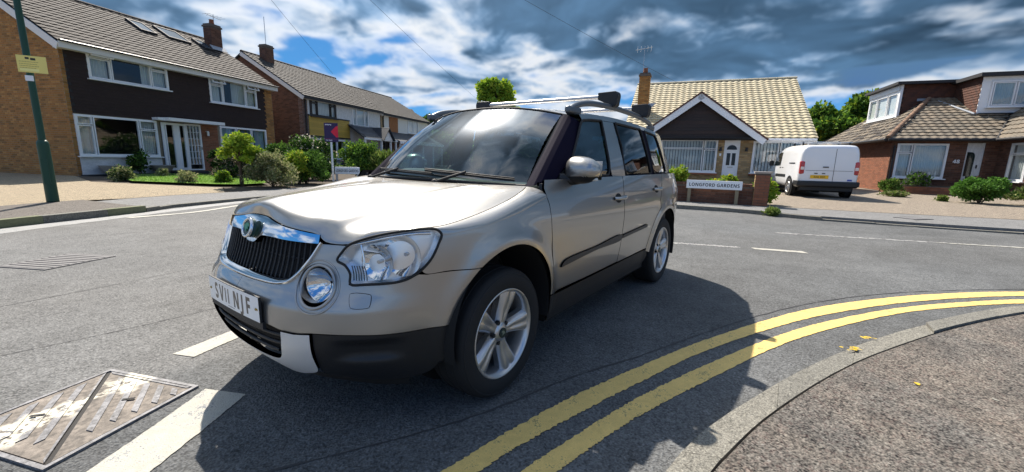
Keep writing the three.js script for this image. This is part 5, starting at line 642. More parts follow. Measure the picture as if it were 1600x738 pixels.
function smoothTab(tab) { // monotone cubic through a table
  const n = tab.length, h = [], dl = [], m = []; for (let i = 0; i < n - 1; i++) { h.push(tab[i + 1][0] - tab[i][0]); dl.push((tab[i + 1][1] - tab[i][1]) / h[i]); } m[0] = dl[0]; m[n - 1] = dl[n - 2]; for (let i = 1; i < n - 1; i++) m[i] = dl[i - 1] * dl[i] <= 0 ? 0 : 2 * dl[i - 1] * dl[i] / (dl[i - 1] + dl[i]);
  return (x) => { if (x <= tab[0][0]) return tab[0][1] + m[0] * (x - tab[0][0]); if (x >= tab[n - 1][0]) return tab[n - 1][1] + m[n - 1] * (x - tab[n - 1][0]); let i = 0; while (x > tab[i + 1][0]) i++; const t = (x - tab[i][0]) / h[i], t2 = t * t, t3 = t2 * t; return (2 * t3 - 3 * t2 + 1) * tab[i][1] + (t3 - 2 * t2 + t) * h[i] * m[i] + (-2 * t3 + 3 * t2) * tab[i + 1][1] + (t3 - t2) * h[i] * m[i + 1]; };
}
const SI = smoothTab([[.15, .08], [.3, .045], [.42, .03], [.55, .014], [.7, .004], [.78, 0], [.86, .004], [.93, .016], [1.0, .036], [1.06, .056], [1.1, .07]]);
const FI = smoothTab([[.15, .2], [.22, .13], [.3, .06], [.36, .03], [.43, .008], [.5, 0], [.57, .003], [.61, .02], [.64, .04], [.68, .058], [.74, .08], [.8, .095], [.85, .11], [.9, .135], [.94, .17], [1.1, .4]]);
const RI = smoothTab([[.15, .05], [.3, .02], [.5, 0], [.7, .01], [.9, .03], [1.1, .06]]);
const archF = { s: sAtX(0) + 0.018, y: 0.395, r: 0.388 }, archR = { s: sAtX(-2.578) - 0.0, y: 0.33, r: 0.42 };
function Wp(s, y, off = 0) { // body skin: arc length s round the plan from the nose (negative = right side), height y
  const sg = s < 0 ? -1 : 1, a = Math.abs(s), wf = 1 - sstep(.5, 1.1, a), wr = sstep(PLAN.L - 1.0, PLAN.L - .55, a);
  let i = wf * FI(y) + wr * RI(y) + (1 - wf - wr) * SI(y);
  for (const A of [archF, archR]) { const d = Math.hypot(a - A.s, y - A.y) - A.r; if (y > 0.3) i -= 0.020 * Math.exp(-Math.pow(Math.max(0, d - 0.012) / 0.055, 2)) * sstep(-0.08, 0.01, d); }
  const p = planAt(a), n = planN(a); i -= off; return V(p[0] - i * n[0], y, (p[1] - i * n[1]) * sg);
}
const nrmOf = (f, u, v, e = 0.004) => { const a = f(u + e, v).sub(f(u - e, v)), b = f(u, v + e).sub(f(u, v - e)); return a.cross(b).normalize(); };
// panel: 2-D outline in the parameters of a surface, cut into a fine grid and laid on it with the surface's own normals
function panel(f, outline, cell = 0.03, { flip = false, skirt = 0.014, off = 0, hole = null, cellV = cell } = {}) {
  let poly = outline.map((p) => [p[0], p[1]]); if (hole) poly = keyhole(poly, hole);
  const us = poly.map((p) => p[0]), vs = poly.map((p) => p[1]), u0 = Math.min(...us), u1 = Math.max(...us), v0 = Math.min(...vs), v1 = Math.max(...vs), nu = Math.max(1, Math.ceil((u1 - u0) / cell)), nv = Math.max(1, Math.ceil((v1 - v0) / cellV)), pos = [], nor = [];
  const clipH = (P, ax, val, keepGreater) => { const o = []; for (let i = 0; i < P.length; i++) { const a = P[i], b = P[(i + 1) % P.length], ia = keepGreater ? a[ax] >= val : a[ax] <= val, ib = keepGreater ? b[ax] >= val : b[ax] <= val; if (ia) o.push(a); if (ia !== ib) { const t = (val - a[ax]) / (b[ax] - a[ax]); const q = [a[0] + (b[0] - a[0]) * t, a[1] + (b[1] - a[1]) * t]; q[ax] = val; o.push(q); } } return o; };
  const push = (p) => { const q = f(p[0], p[1]), n = nrmOf(f, p[0], p[1]); if (flip) n.negate(); if (off) q.addScaledVector(n, off); pos.push(q.x, q.y, q.z); nor.push(n.x, n.y, n.z); };
  for (let i = 0; i < nu; i++) { const a = u0 + (u1 - u0) * i / nu, b = u0 + (u1 - u0) * (i + 1) / nu; let col = clipH(clipH(poly, 0, a, true), 0, b, false); if (col.length < 3) continue;
    for (let j = 0; j < nv; j++) { const c = v0 + (v1 - v0) * j / nv, d = v0 + (v1 - v0) * (j + 1) / nv; let P = clipH(clipH(col, 1, c, true), 1, d, false); P = P.filter((p, k) => { const q = P[(k + 1) % P.length]; return Math.hypot(p[0] - q[0], p[1] - q[1]) > 1e-7; }); if (P.length < 3) continue;
      let ar = 0; for (let k = 0; k < P.length; k++) { const q = P[(k + 1) % P.length]; ar += P[k][0] * q[1] - q[0] * P[k][1]; } if (Math.abs(ar) < 1e-9) continue; if (ar < 0) P.reverse();
      for (const t of THREE.ShapeUtils.triangulateShape(P.map((p) => new THREE.Vector2(...p)), [])) for (const k of flip ? [t[0], t[2], t[1]] : t) push(P[k]); } }
  if (skirt) for (let i = 0; i < outline.length; i++) { const a = outline[i], b = outline[(i + 1) % outline.length], P = [a, b].map((p) => { const q = f(p[0], p[1]), n = nrmOf(f, p[0], p[1]); if (flip) n.negate(); if (off) q.addScaledVector(n, off); return [q, q.clone().addScaledVector(n, -skirt)]; }); const nn = P[1][0].clone().sub(P[0][0]).cross(P[0][1].clone().sub(P[0][0])).normalize(); for (const q of [P[0][0], P[0][1], P[1][0], P[1][0], P[0][1], P[1][1]]) { pos.push(q.x, q.y, q.z); nor.push(nn.x, nn.y, nn.z); } }
  const g = new THREE.BufferGeometry(); g.setAttribute('position', new THREE.Float32BufferAttribute(pos, 3)); g.setAttribute('normal', new THREE.Float32BufferAttribute(nor, 3)); const uv = new Float32Array(pos.length / 3 * 2); for (let i = 0; i < uv.length / 2; i++) { uv[i * 2] = pos[i * 3] + pos[i * 3 + 2]; uv[i * 2 + 1] = pos[i * 3 + 1]; } g.setAttribute('uv', new THREE.BufferAttribute(uv, 2)); return g;
}
function keyhole(poly, hole) { let best = [1e9, 0, 0]; for (let i = 0; i < poly.length; i++) for (let j = 0; j < hole.length; j++) { const d = Math.hypot(poly[i][0] - hole[j][0], poly[i][1] - hole[j][1]); if (d < best[0]) best = [d, i, j]; } const area = (P) => P.reduce((s, p, k) => { const q = P[(k + 1) % P.length]; return s + p[0] * q[1] - q[0] * p[1]; }, 0); let h = hole; let j = best[2]; if (area(poly) * area(hole) > 0) { h = [...hole].reverse(); j = hole.length - 1 - j; } const ring = [...h.slice(j), ...h.slice(0, j), h[j]]; return [...poly.slice(0, best[1] + 1), ...ring, ...poly.slice(best[1])]; }
const mirror = (g) => { g = clean(g); const p = g.attributes.position, n = g.attributes.normal, c = (a, i, j) => { for (let k = 0; k < a.itemSize; k++) { const t = a.array[i * a.itemSize + k]; a.array[i * a.itemSize + k] = a.array[j * a.itemSize + k]; a.array[j * a.itemSize + k] = t; } }; for (let i = 0; i < p.count; i++) { p.setZ(i, -p.getZ(i)); n.setZ(i, -n.getZ(i)); } for (let i = 0; i < p.count; i += 3) for (const k of Object.keys(g.attributes)) c(g.attributes[k], i + 1, i + 2); return g; };
const rnd = (pts, n = 6, closed = true) => { const c = new THREE.CatmullRomCurve3(pts.map((p) => V(p[0], p[1], 0)), closed, 'centripetal').getPoints(pts.length * n); if (closed) c.pop(); return c.map((p) => [p.x, p.y]); };
const open = (pts, n = 6) => rnd(pts, n, false);
const arc = (A, r, a0, a1, n = 28, ky = 1) => Array.from({ length: n + 1 }, (_, i) => { const a = a0 + (a1 - a0) * i / n; return [A.s + Math.cos(a) * r, A.y + Math.sin(a) * r * ky]; });
function surfStrip(f, path, w, h, off = 0) { return null; }
function tubeOn(f, path, r, off, closed = true, seg = 140, rad = 6) { return tube(path.map((p) => f(p[0], p[1]).addScaledVector(nrmOf(f, p[0], p[1]), off)), r, seg, rad, closed); }
function coons(c0, c1, d0, d1) { // c0(u) at v=0, c1(u) at v=1, d0(v) at u=0, d1(v) at u=1
  const P00 = c0(0), P10 = c0(1), P01 = c1(0), P11 = c1(1); return (u, v) => { u = Math.min(1, Math.max(0, u)); v = Math.min(1, Math.max(0, v)); const a = c0(u).multiplyScalar(1 - v).addScaledVector(c1(u), v), b = d0(v).multiplyScalar(1 - u).addScaledVector(d1(v), u); const l = P00.clone().multiplyScalar((1 - u) * (1 - v)).addScaledVector(P10, u * (1 - v)).addScaledVector(P01, (1 - u) * v).addScaledVector(P11, u * v); return a.add(b).sub(l); };
}
function gridGeo(f, nu, nv, { flip = false, u0 = 0, u1 = 1, v0 = 0, v1 = 1, sym = false } = {}) { // smooth grid with normals from the surface
  const pos = [], nor = [], uv = [], idx = [], e = 0.004; for (let j = 0; j <= nv; j++) for (let i = 0; i <= nu; i++) { const u = mix(u0, u1, i / nu), v = mix(v0, v1, j / nv), p = f(u, v); const ua = Math.min(u + e, 1), ub = Math.max(u - e, sym ? -1 : 0), va = Math.min(v + e, 1), vb = Math.max(v - e, 0); const n = f(ua, v).sub(f(ub, v)).cross(f(u, va).sub(f(u, vb))).normalize(); if (flip) n.negate(); pos.push(p.x, p.y, p.z); nor.push(n.x, n.y, n.z); uv.push(p.x, p.z); }
  for (let j = 0; j < nv; j++) for (let i = 0; i < nu; i++) { const a = j * (nu + 1) + i, b = a + 1, c = a + nu + 1, d = c + 1; idx.push(...(flip ? [a, c, b, b, c, d] : [a, b, c, b, d, c])); }
  const g = new THREE.BufferGeometry(); g.setAttribute('position', new THREE.Float32BufferAttribute(pos, 3)); g.setAttribute('normal', new THREE.Float32BufferAttribute(nor, 3)); g.setAttribute('uv', new THREE.Float32BufferAttribute(uv, 2)); g.setIndex(idx); return g;
}
const symU = (f) => (u, v) => { if (u >= 0) return f(u, v); const p = f(-u, v); p.z = -p.z; return p; };
const curveFn = (pts) => { const c = new THREE.CatmullRomCurve3(pts.map((p) => V(...p)), false, 'centripetal'); return (t) => c.getPoint(Math.min(1, Math.max(0, t))); };
{
  const C = thing('car', 'silver beige compact SUV with roof bars parked at the junction', 'car', [-0.7256, 0, -2.453], -2.1971); C.name = 'silver_car';
  const both = (name, g, mat, parent = C) => [part(name, g, mat, parent), part(name, mirror(g), mat, parent)];
  // ---- outlines on the skin (left half)
  const head = rnd([[.583, .771], [.606, .805], [.638, .833], [.716, .861], [.815, .884], [.907, .897], [.967, .902], [1.012, .897], [1.030, .877], [1.016, .841], [.983, .779], [.937, .731], [.890, .703], [.843, .691], [.716, .683], [.662, .680], [.650, .686], [.648, .722], [.622, .753]], 5);
  const fogC = [.503, .668], fogCirc = (r, n = 40) => Array.from({ length: n }, (_, i) => [fogC[0] + Math.cos(i / n * 6.2832) * r, fogC[1] + Math.sin(i / n * 6.2832) * r]);
  const archFront = arc(archF, archF.r, 2.95, 0.06, 40, 1); // from front foot over the top to the rear foot
  // bumper, half outline then mirrored
  const lowEdge = open([[1.074, .483], [.909, .480], [.783, .482], [.641, .489], [.498, .489], [.425, .482], [.36, .484], [.27, .497], [0, .497]], 6);
  const grilleEdge = open([[0, .664], [.15, .665], [.30, .671], [.356, .686], [.44, .764], [.492, .830]], 6);
  const bumpHalf = [...grilleEdge, [.56, .829], [.625, .829], ...open([[.598, .805], [.576, .772], [.616, .752], [.641, .722], [.643, .680]], 5), ...open([[.660, .674], [.716, .677], [.843, .685], [.890, .697], [.932, .717]], 5), ...open([[.965, .714], [1.056, .717], [1.168, .712]], 4), ...arc(archF, archF.r, 2.20, 2.905, 16), ...lowEdge];
  for (const h of [1]) { const g = panel(Wp, bumpHalf, 0.022, { hole: fogCirc(0.078), skirt: 0.016 }); both('front_bumper', g, MC.paint); }
  // fog lights: bright ring, recessed bowl, lens
  { const ring = tubeOn(Wp, fogCirc(0.079), 0.0075, 0.001, true, 60, 8), ring2 = tubeOn(Wp, fogCirc(0.100), 0.004, 0.000, true, 60, 6); const c = Wp(...fogC), n = nrmOf(Wp, ...fogC), nd = V(1, 0.02, -0.25).normalize(); const q = new THREE.Quaternion().setFromUnitVectors(V(0, 0, 1), nd), q2 = new THREE.Quaternion().setFromUnitVectors(V(0, 0, 1), n);
    const bowl = new THREE.LatheGeometry([[0.006, -0.052], [0.03, -0.047], [0.056, -0.024], [0.068, 0.004], [0.073, 0.008]].map(([a, b]) => new THREE.Vector2(a, b)), 36).rotateX(Math.PI / 2).applyQuaternion(q).translate(c.x - 0.016, c.y, c.z);
    const well = new THREE.CylinderGeometry(0.080, 0.068, 0.075, 36, 1, true).rotateX(Math.PI / 2).applyQuaternion(q2).translate(c.x - n.x * 0.036, c.y, c.z - n.z * 0.036); const disc = new THREE.CircleGeometry(0.10, 30).applyQuaternion(q2).translate(c.x - n.x * 0.088, c.y, c.z - n.z * 0.088);
    const glass = new THREE.SphereGeometry(0.14, 30, 10, 0, 6.2832, 0, 0.53).rotateX(Math.PI / 2).translate(0, 0, -0.116).applyQuaternion(q).translate(c.x - 0.008, c.y, c.z); const bulb = new THREE.SphereGeometry(0.010, 12, 8).applyQuaternion(q).translate(c.x - 0.04, c.y, c.z);
    for (const mf of [(g) => g, mirror]) { const F = part('fog_light', mf(merge([bowl])), MC.chrome, C); part('trim_ring', mf(ring), MC.paint, F); part('trim_ring', mf(ring2), MC.paint, F); part('housing', mf(merge([well, disc])), MC.paint, F); part('lens', mf(glass), MC.lens, F); part('bulb', mf(bulb), MC.chromeSoft, F); } }
  // headlights
  { const lens = panel(Wp, head, 0.02, { skirt: 0, off: -0.001 }), gasket = tubeOn(Wp, head, 0.0055, 0.002, true, 160, 6), back = panel((s, y) => Wp(s, y, -0.055), head, 0.02, { skirt: 0 }); const wallPos = []; for (let i = 0; i < head.length; i++) { const a = head[i], b = head[(i + 1) % head.length], A = Wp(a[0], a[1], -0.003), B = Wp(b[0], b[1], -0.003), A2 = Wp(a[0], a[1], -0.056), B2 = Wp(b[0], b[1], -0.056); for (const q of [A, A2, B, B, A2, B2]) wallPos.push(q.x, q.y, q.z); } const wall = new THREE.BufferGeometry(); wall.setAttribute('position', new THREE.Float32BufferAttribute(wallPos, 3)); wall.computeVertexNormals();
    const bowlAt = (s, y, r, dep, dir) => { const c = Wp(s, y, -0.02); const q = new THREE.Quaternion().setFromUnitVectors(V(0, 0, 1), dir.clone().normalize()); const pr = []; for (let i = 0; i <= 8; i++) { const t = i / 8; pr.push(new THREE.Vector2(0.004 + (r - 0.004) * Math.sqrt(t), -dep + dep * t)); } return new THREE.LatheGeometry(pr, 36).rotateX(Math.PI / 2).applyQuaternion(q).translate(c.x, c.y, c.z); };
    const bulbAt = (s, y, dir, dep) => { const c = Wp(s, y, -0.02), d = dir.clone().normalize(); return bar(c.clone().addScaledVector(d, -dep), c.clone().addScaledVector(d, -dep + 0.03), 0.008, 10); };
    const dir = V(1, 0, -0.35), ribs = []; for (let i = 0; i < 6; i++) ribs.push(tubeOn((s, y) => Wp(s, y, -0.006), open([[.664 + i * .0115, .696], [.661 + i * .0115, .725], [.652 + i * .0115, .752]], 3), 0.0022, 0, false, 10, 5));
    const brow = tubeOn((s, y) => Wp(s, y, -0.014), open([[.66, .833], [.74, .850], [.84, .870], [.93, .882], [.99, .882]], 5), 0.007, 0, false, 40, 8), brow2 = tubeOn((s, y) => Wp(s, y, -0.02), open([[.690, .835], [.700, .80], [.705, .765], [.70, .73]], 5), 0.005, 0, false, 30, 8);
    for (const mf of [(g) => g, mirror]) { const Hh = part('headlight', mf(merge([back, wall])), MC.chromeSoft, C); part('lens', mf(lens), MC.lens, Hh); part('gasket', mf(gasket), MC.rubber, Hh); part('reflector', mf(merge([bowlAt(.872, .792, 0.086, 0.06, dir), bowlAt(.765, .765, 0.074, 0.04, dir)])), MC.chrome, Hh); part('bulb', mf(merge([bulbAt(.872, .792, dir, 0.055), bulbAt(.765, .765, dir, 0.038)])), MC.alloy, Hh); part('indicator_rib', mf(merge(ribs)), MC.blackPlastic, Hh); part('bezel', mf(merge([brow, brow2])), MC.chrome, Hh); } }
  // washer cover
  { const o = rnd([[.656, .647], [.736, .643], [.739, .637], [.732, .600], [.725, .596], [.664, .596], [.658, .602], [.652, .640]], 3); both('washer_cover', panel(Wp, o, 0.02, { off: 0.003, skirt: 0.006 }), MC.paint); both('washer_gap', tubeOn(Wp, o, 0.0022, 0.0006, true, 60, 5), MC.rubber); }
  // grille: dark back, upright slats, chrome surround and top strip with the round badge
  { const gr = [...grilleEdge.map(([s, y]) => [s, y]), [.492, .840], [.3, .845], [.1, .83], [0, .80]]; const full = [...gr, ...gr.slice(1, -1).reverse().map(([s, y]) => [-s, y])];
    const Gr = part('grille', panel((s, y) => Wp(s, y, -0.045), [...gr, [0, .664]].slice(0, -1), 0.03, { skirt: 0 }), MC.dark, C); part('grille_backing', mirror(panel((s, y) => Wp(s, y, -0.045), gr, 0.03, { skirt: 0 })), MC.dark, Gr);
    const botAt = (s) => { s = Math.abs(s); for (let i = 1; i < grilleEdge.length; i++) if (grilleEdge[i][0] >= s) { const a = grilleEdge[i - 1], b = grilleEdge[i]; return mix(a[1], b[1], (s - a[0]) / (b[0] - a[0] || 1)); } return .84; };
    for (let i = -14; i <= 14; i++) { const s = i * 0.033, yb = botAt(s) + 0.006; if (yb > .82) continue; const pts = []; for (let k = 0; k <= 4; k++) pts.push(Wp(s, mix(yb, .845, k / 4), -0.020)); part('slat', tube(pts, 0.0045, 6, 6), MC.blackPlastic, Gr); }
    part('crossbar', tube(Array.from({ length: 13 }, (_, k) => Wp((k - 6) * 0.068, .76, -0.026)), 0.004, 24, 6), MC.blackPlastic, Gr);
    const sur = [[-.500, .838], [-.446, .762], [-.362, .682], [-.30, .666], [-.15, .659], [0, .658], [.15, .659], [.30, .666], [.362, .682], [.446, .762], [.500, .838]]; const loft = []; { const P = open(sur, 8), N = P.length; const pos = [], idx = []; for (let i = 0; i < N; i++) { const t = i / (N - 1), c = P[i], p = P[Math.max(0, i - 1)], q = P[Math.min(N - 1, i + 1)]; let dx = q[0] - p[0], dy = q[1] - p[1]; const l = Math.hypot(dx, dy); dx /= l; dy /= l; const w = 0.013 * (0.55 + 0.45 * Math.sin(Math.PI * t)); for (const [k, o] of [[-1, -0.006], [-0.5, 0.010], [0.5, 0.011], [1, -0.012]]) { const s = c[0] + dy * w * k * -1, y = c[1] + dx * w * k; const v = Wp(s, y, o); pos.push(v.x, v.y, v.z); } } for (let i = 0; i < N - 1; i++) for (let k = 0; k < 3; k++) { const a = i * 4 + k, b = a + 1, c = a + 4, d = c + 1; idx.push(a, c, b, b, c, d); } const g = new THREE.BufferGeometry(); g.setAttribute('position', new THREE.Float32BufferAttribute(pos, 3)); g.setIndex(idx); g.computeVertexNormals(); loft.push(g); }
    part('grille_surround', loft[0], MC.chrome, C);
    // chrome strip
    const st = [...open([[0, .797], [.034, .800], [.062, .818], [.088, .832], [.15, .836], [.3, .834], [.487, .832]], 5), ...open([[.487, .866], [.36, .876], [.232, .886], [.14, .899], [.08, .909], [0, .912]], 5)]; const S = panel((s, y) => Wp(s, y, 0.006), st, 0.014, { skirt: 0.03 }); both('grille_strip', S, MC.chrome);
    const bc = V(0.764, 0.858, 0), bn = V(1, 0.30, 0).normalize(), bq = new THREE.Quaternion().setFromUnitVectors(V(0, 0, 1), bn);
    const bd = part('badge', new THREE.CylinderGeometry(0.041, 0.043, 0.018, 36).rotateX(Math.PI / 2).applyQuaternion(bq).translate(bc.x + 0.008, bc.y, 0), std([0.012, 0.05, 0.045], 0.3), C); part('badge_ring', new THREE.TorusGeometry(0.040, 0.0065, 10, 40).applyQuaternion(bq).translate(bc.x + 0.017, bc.y + 0.002, 0), MC.chrome, bd);
    const ar = new THREE.Shape(); ar.moveTo(-0.024, -0.004); ar.bezierCurveTo(-0.01, 0.03, 0.02, 0.026, 0.024, 0.012); ar.lineTo(0.012, 0.006); ar.lineTo(0.022, -0.002); ar.lineTo(0.006, -0.006); ar.lineTo(0.014, -0.018); ar.lineTo(-0.004, -0.012); ar.closePath(); part('badge_emblem', new THREE.ExtrudeGeometry(ar, { depth: 0.004, bevelEnabled: false }).applyQuaternion(bq).translate(bc.x + 0.018, bc.y + 0.004, 0), std([0.05, 0.28, 0.16], 0.35, { metalness: 0.3 }), bd); }
  // lower grille, silver skid strip, black corners
  { const lg = open([[0, .490], [.27, .490], [.352, .478], [.338, .42], [.292, .345], [.2, .325], [0, .318]], 6); const L = part('lower_grille', merge([panel((s, y) => Wp(s, y, -0.05), lg, 0.04, { skirt: 0 }), mirror(panel((s, y) => Wp(s, y, -0.05), lg, 0.04, { skirt: 0 }))]), MC.dark, C);
    for (const y of [.455, .415, .37]) part('slat', tube(Array.from({ length: 15 }, (_, k) => Wp((k - 7) * 0.048 * (y < .4 ? 0.85 : 1), y, -0.012)), 0.008, 28, 8), MC.blackPlastic, L);
    const skid = [...open([[.358, .481], [.345, .42], [.300, .342], [.2, .318], [0, .310]], 6), ...open([[0, .225], [.25, .228], [.40, .262], [.478, .300], [.486, .386], [.494, .484]], 6), [.425, .478]]; both('skid_plate', panel((s, y) => Wp(s, y, 0.008), skid, 0.025, { skirt: 0.02 }), MC.silver);
    const blk = [...open([[.500, .484], [.641, .484], [.783, .477], [.909, .475], [1.070, .478]], 4), ...open([[1.064, .44], [1.06, .373], [1.04, .31], [.99, .262], [.88, .245], [.7, .245], [.50, .268], [.486, .30], [.492, .386]], 5)]; both('lower_bumper', panel((s, y) => { const rec = Math.exp(-Math.pow((s - .72) / .13, 4)) * Math.exp(-Math.pow((y - .405) / .042, 4)); return Wp(s, y, -0.004 - 0.028 * rec); }, blk, 0.018, { skirt: 0.02 }), MC.blackPlastic);
    part('chin', merge([panel((s, y) => Wp(s, y, -0.02), [[0, .24], [.9, .25], [.9, .19], [0, .2]], 0.06, { skirt: 0 }), mirror(panel((s, y) => Wp(s, y, -0.02), [[0, .24], [.9, .25], [.9, .19], [0, .2]], 0.06, { skirt: 0 }))]), MC.dark, C); }
  // number plate with its lettering
  { const cv = document.createElement('canvas'); cv.width = 1040; cv.height = 222; const x = cv.getContext('2d'); x.fillStyle = '#fbfbf8'; x.fillRect(0, 0, 1040, 222); x.fillStyle = '#0e0e12'; x.font = 'bold 205px sans-serif'; x.textAlign = 'center'; x.textBaseline = 'middle';
    const chars = 'SV11 NJF'.split(''), ws = [122, 122, 62, 62, 66, 132, 104, 108]; let cx = (1040 - ws.reduce((a, b) => a + b) - 0) / 2; chars.forEach((c, i) => { x.save(); x.translate(cx + ws[i] / 2, 112); x.scale(c === '1' ? 0.01 : 0.80, 1.0); x.lineWidth = 7; x.strokeStyle = '#0e0e12'; if (c !== ' ' && c !== '1') { x.fillText(c, 0, 0); x.strokeText(c, 0, 0); } x.restore(); if (c === '1') { x.fillRect(cx + ws[i] / 2 - 11, 42, 24, 138); } cx += ws[i]; }); for (let i = 0; i < 16; i++) x.fillRect(450 + i * 9, 198, 6, 8); x.fillStyle = '#b08a2c'; for (const px of [30, 1010]) { x.beginPath(); x.arc(px, 112, 12, 0, 7); x.fill(); }
    const t = new THREE.CanvasTexture(cv); t.colorSpace = THREE.SRGBColorSpace; const bend = (g) => { const p = g.attributes.position; for (let i = 0; i < p.count; i++) p.setX(i, p.getX(i) - 0.10 * p.getZ(i) ** 2); g.computeVertexNormals(); return g; };
    const Pl = part('number_plate', bend(new THREE.BoxGeometry(0.52, 0.111, 0.008, 16, 1, 1).rotateY(Math.PI / 2).translate(0.869, 0.556, 0)), MC.blackPlastic, C); part('plate_face', bend(new THREE.PlaneGeometry(0.516, 0.108, 16, 1).rotateY(Math.PI / 2).translate(0.8742, 0.556, 0)), phys([1, 1, 1], 0.35, { map: t, clearcoat: 0.6, clearcoatRoughness: 0.1 }), Pl); for (const z of [-0.234, 0.234]) part('screw_cap', new THREE.SphereGeometry(0.006, 10, 6).scale(0.5, 1, 1).translate(0.8705, 0.556, z), std([0.5, 0.33, 0.08], 0.4), Pl);
    part('plate_holder', bend(new THREE.BoxGeometry(0.53, 0.03, 0.012, 16, 1, 1).rotateY(Math.PI / 2).translate(0.862, 0.487, 0)), MC.blackPlastic, C); }
  // ---- bonnet: patch between nose line, screen line, centre line and wing seam
  const seamPts = [[.452, .9035, -.790], [.36, .910, -.797], [.14, .938, -.800], [-.1, .985, -.792], [-.26, 1.022, -.765], [-.345, 1.040, -.735]];
  const noseLine = (u) => { const k = curveFn([[0, .914, 0], [.08, .911, 0], [.14, .902, 0], [.232, .889, 0], [.36, .879, 0], [.46, .869, 0], [.487, .858, 0], [.52, .840, 0], [.636, .838, 0], [.716, .866, 0], [.815, .889, 0], [.907, .9015, 0], [.955, .9065, 0]])(u); return Wp(k.x, k.y, 0.002); };
  const seamF = curveFn([[...Object.values(noseLine(1))].slice(0, 3), ...seamPts.slice(1)]), centreF = curveFn([[...Object.values(noseLine(0))].slice(0, 3), [.715, .940, 0], [.66, .957, 0], [.5, .980, 0], [.3, 1.002, 0], [.1, 1.018, 0], [-.1, 1.030, 0], [-.225, 1.036, 0]]), rearF = curveFn([[-.225, 1.036, 0], [-.235, 1.037, -.2], [-.262, 1.039, -.45], [-.31, 1.041, -.65], [-.345, 1.040, -.735]]);
  const hoodC = coons((u) => noseLine(u), (u) => rearF(u), (v) => centreF(v), (v) => seamF(v));
  const hood = (u, v) => { const p = hoodC(u, v); const b = Math.sin(Math.PI * Math.min(1, v * 1.0)) ; const z = Math.abs(p.z); // raised crease lines either side of the centre
    const lift = 0.024 * Math.pow(Math.sin(Math.PI * Math.min(1, Math.pow(v, 0.55))), 0.9) * (1 - sstep(.60, .80, z)); p.y += lift + 0.010 * Math.exp(-Math.pow((z - (0.40 + 0.10 * v)) / 0.055, 2)) * sstep(0.02, 0.25, v) * (1 - sstep(0.85, 1, v)); return p; };
  part('bonnet', gridGeo(symU(hood), 96, 60, { u0: -1, u1: 1, sym: true, flip: false }), MC.paint, C);
  // ---- front wings: skin panel plus rolled shoulder up to the seam
  { const yTop = (s) => { const x = planAt(s)[0]; return curveFn2(x); }; function curveFn2(x) { const T = [[.46, .868], [.36, .872], [.14, .893], [-.1, .930], [-.345, .985]]; for (let i = 1; i < T.length; i++) if (x >= T[i][0]) { const t = (x - T[i - 1][0]) / (T[i][0] - T[i - 1][0]); return mix(T[i - 1][1], T[i][1], Math.min(1, Math.max(0, t))); } return T[T.length - 1][1]; }
    const s0 = 1.036, s1 = 1.780; const topE = []; for (let i = 0; i <= 24; i++) { const s = mix(s0, s1, i / 24); topE.push([s, yTop(s)]); }
    const wing = [...topE, [1.790, .95], [1.797, .80], [1.822, .60], [1.845, .43], ...arc(archF, archF.r, 0.09, 2.175, 34), ...open([[1.150, .717], [1.056, .722], [.962, .719], [.945, .731]], 4), ...open([[.989, .777], [1.022, .840], [1.035, .868]], 5)];
    const g1 = panel(Wp, wing, 0.026, {});
    const A = (t) => { const s = mix(s0, s1, t); return Wp(s, yTop(s)); }, Bs = (t) => seamF(t).add(V(0, -0.002, -0.003));
    const roll = (u, v) => { const a = A(u), b = Bs(u), th = v * Math.PI / 2; return V(mix(a.x, b.x, 1 - Math.cos(th)), mix(a.y, b.y, Math.sin(th)), mix(a.z, b.z, 1 - Math.cos(th))); };
    const g2 = gridGeo(roll, 40, 12, {}); both('front_wing', merge([g1, g2]), MC.paint); }
  // ---- doors, sill, quarter, tail
  const belt = 1.078; const fd = [[1.786, .985], [1.776, 1.035], [1.80, belt], [2.30, belt], [2.916, belt], ...open([[2.913, 1.042], [2.861, .914], [2.858, .75], [2.855, .60], [2.842, .43]], 5), [2.3, .425], [1.853, .425], ...open([[1.830, .60], [1.803, .80], [1.796, .95]], 4)];
  const FD = both('front_door', panel(Wp, fd, 0.03, {}), MC.paint);
  const flare = arc(archR, 0.475, 2.93, 1.72, 18).map(([s, y]) => [s, y]); const rd = [[2.924, belt], [3.5, belt], [3.93, belt], ...open([[3.90, 1.04], [3.80, .93], [3.775, .88], [3.755, .845]], 4), ...arc(archR, 0.50, 2.03, 2.90, 14), [3.508, .425], [2.850, .425], ...open([[2.863, .60], [2.866, .75], [2.869, .914], [2.921, 1.042]], 5)];
  const RD = both('rear_door', panel(Wp, rd, 0.03, {}), MC.paint);
  const qt = [[3.938, belt], [4.5, belt], [4.86, belt], [4.86, .64], [4.5, .60], ...arc(archR, archR.r, 0.68, 3.02, 36), [3.516, .40], ...arc(archR, 0.494, 2.93, 2.03, 14), ...open([[3.763, .845], [3.783, .88], [3.808, .93], [3.908, 1.04]], 4)];
  both('rear_quarter', panel(Wp, qt, 0.03, {}), MC.paint);
  both('tail_light', panel(Wp, [[4.70, 1.06], [4.98, 1.06], [4.98, .80], [4.82, .78], [4.74, .85]], 0.03, { off: 0.008, skirt: 0.012 }), MC.red);
  both('tailgate', panel(Wp, [[4.87, belt], [PLAN.L, belt], [PLAN.L, .62], [4.87, .62]], 0.05, {}), MC.paint); both('rear_bumper', panel(Wp, [[4.40, .60], [4.6, .61], [PLAN.L, .61], [PLAN.L, .28], [4.42, .28], [4.44, .45]], 0.05, {}), MC.paint);
  { const sl = [[1.836, .418], [3.53, .418], [3.545, .36], [3.50, .25], [1.87, .25], [1.84, .33]]; both('sill', panel(Wp, sl, 0.04, { off: -0.004, skirt: 0.05 }), MC.blackPlastic); }
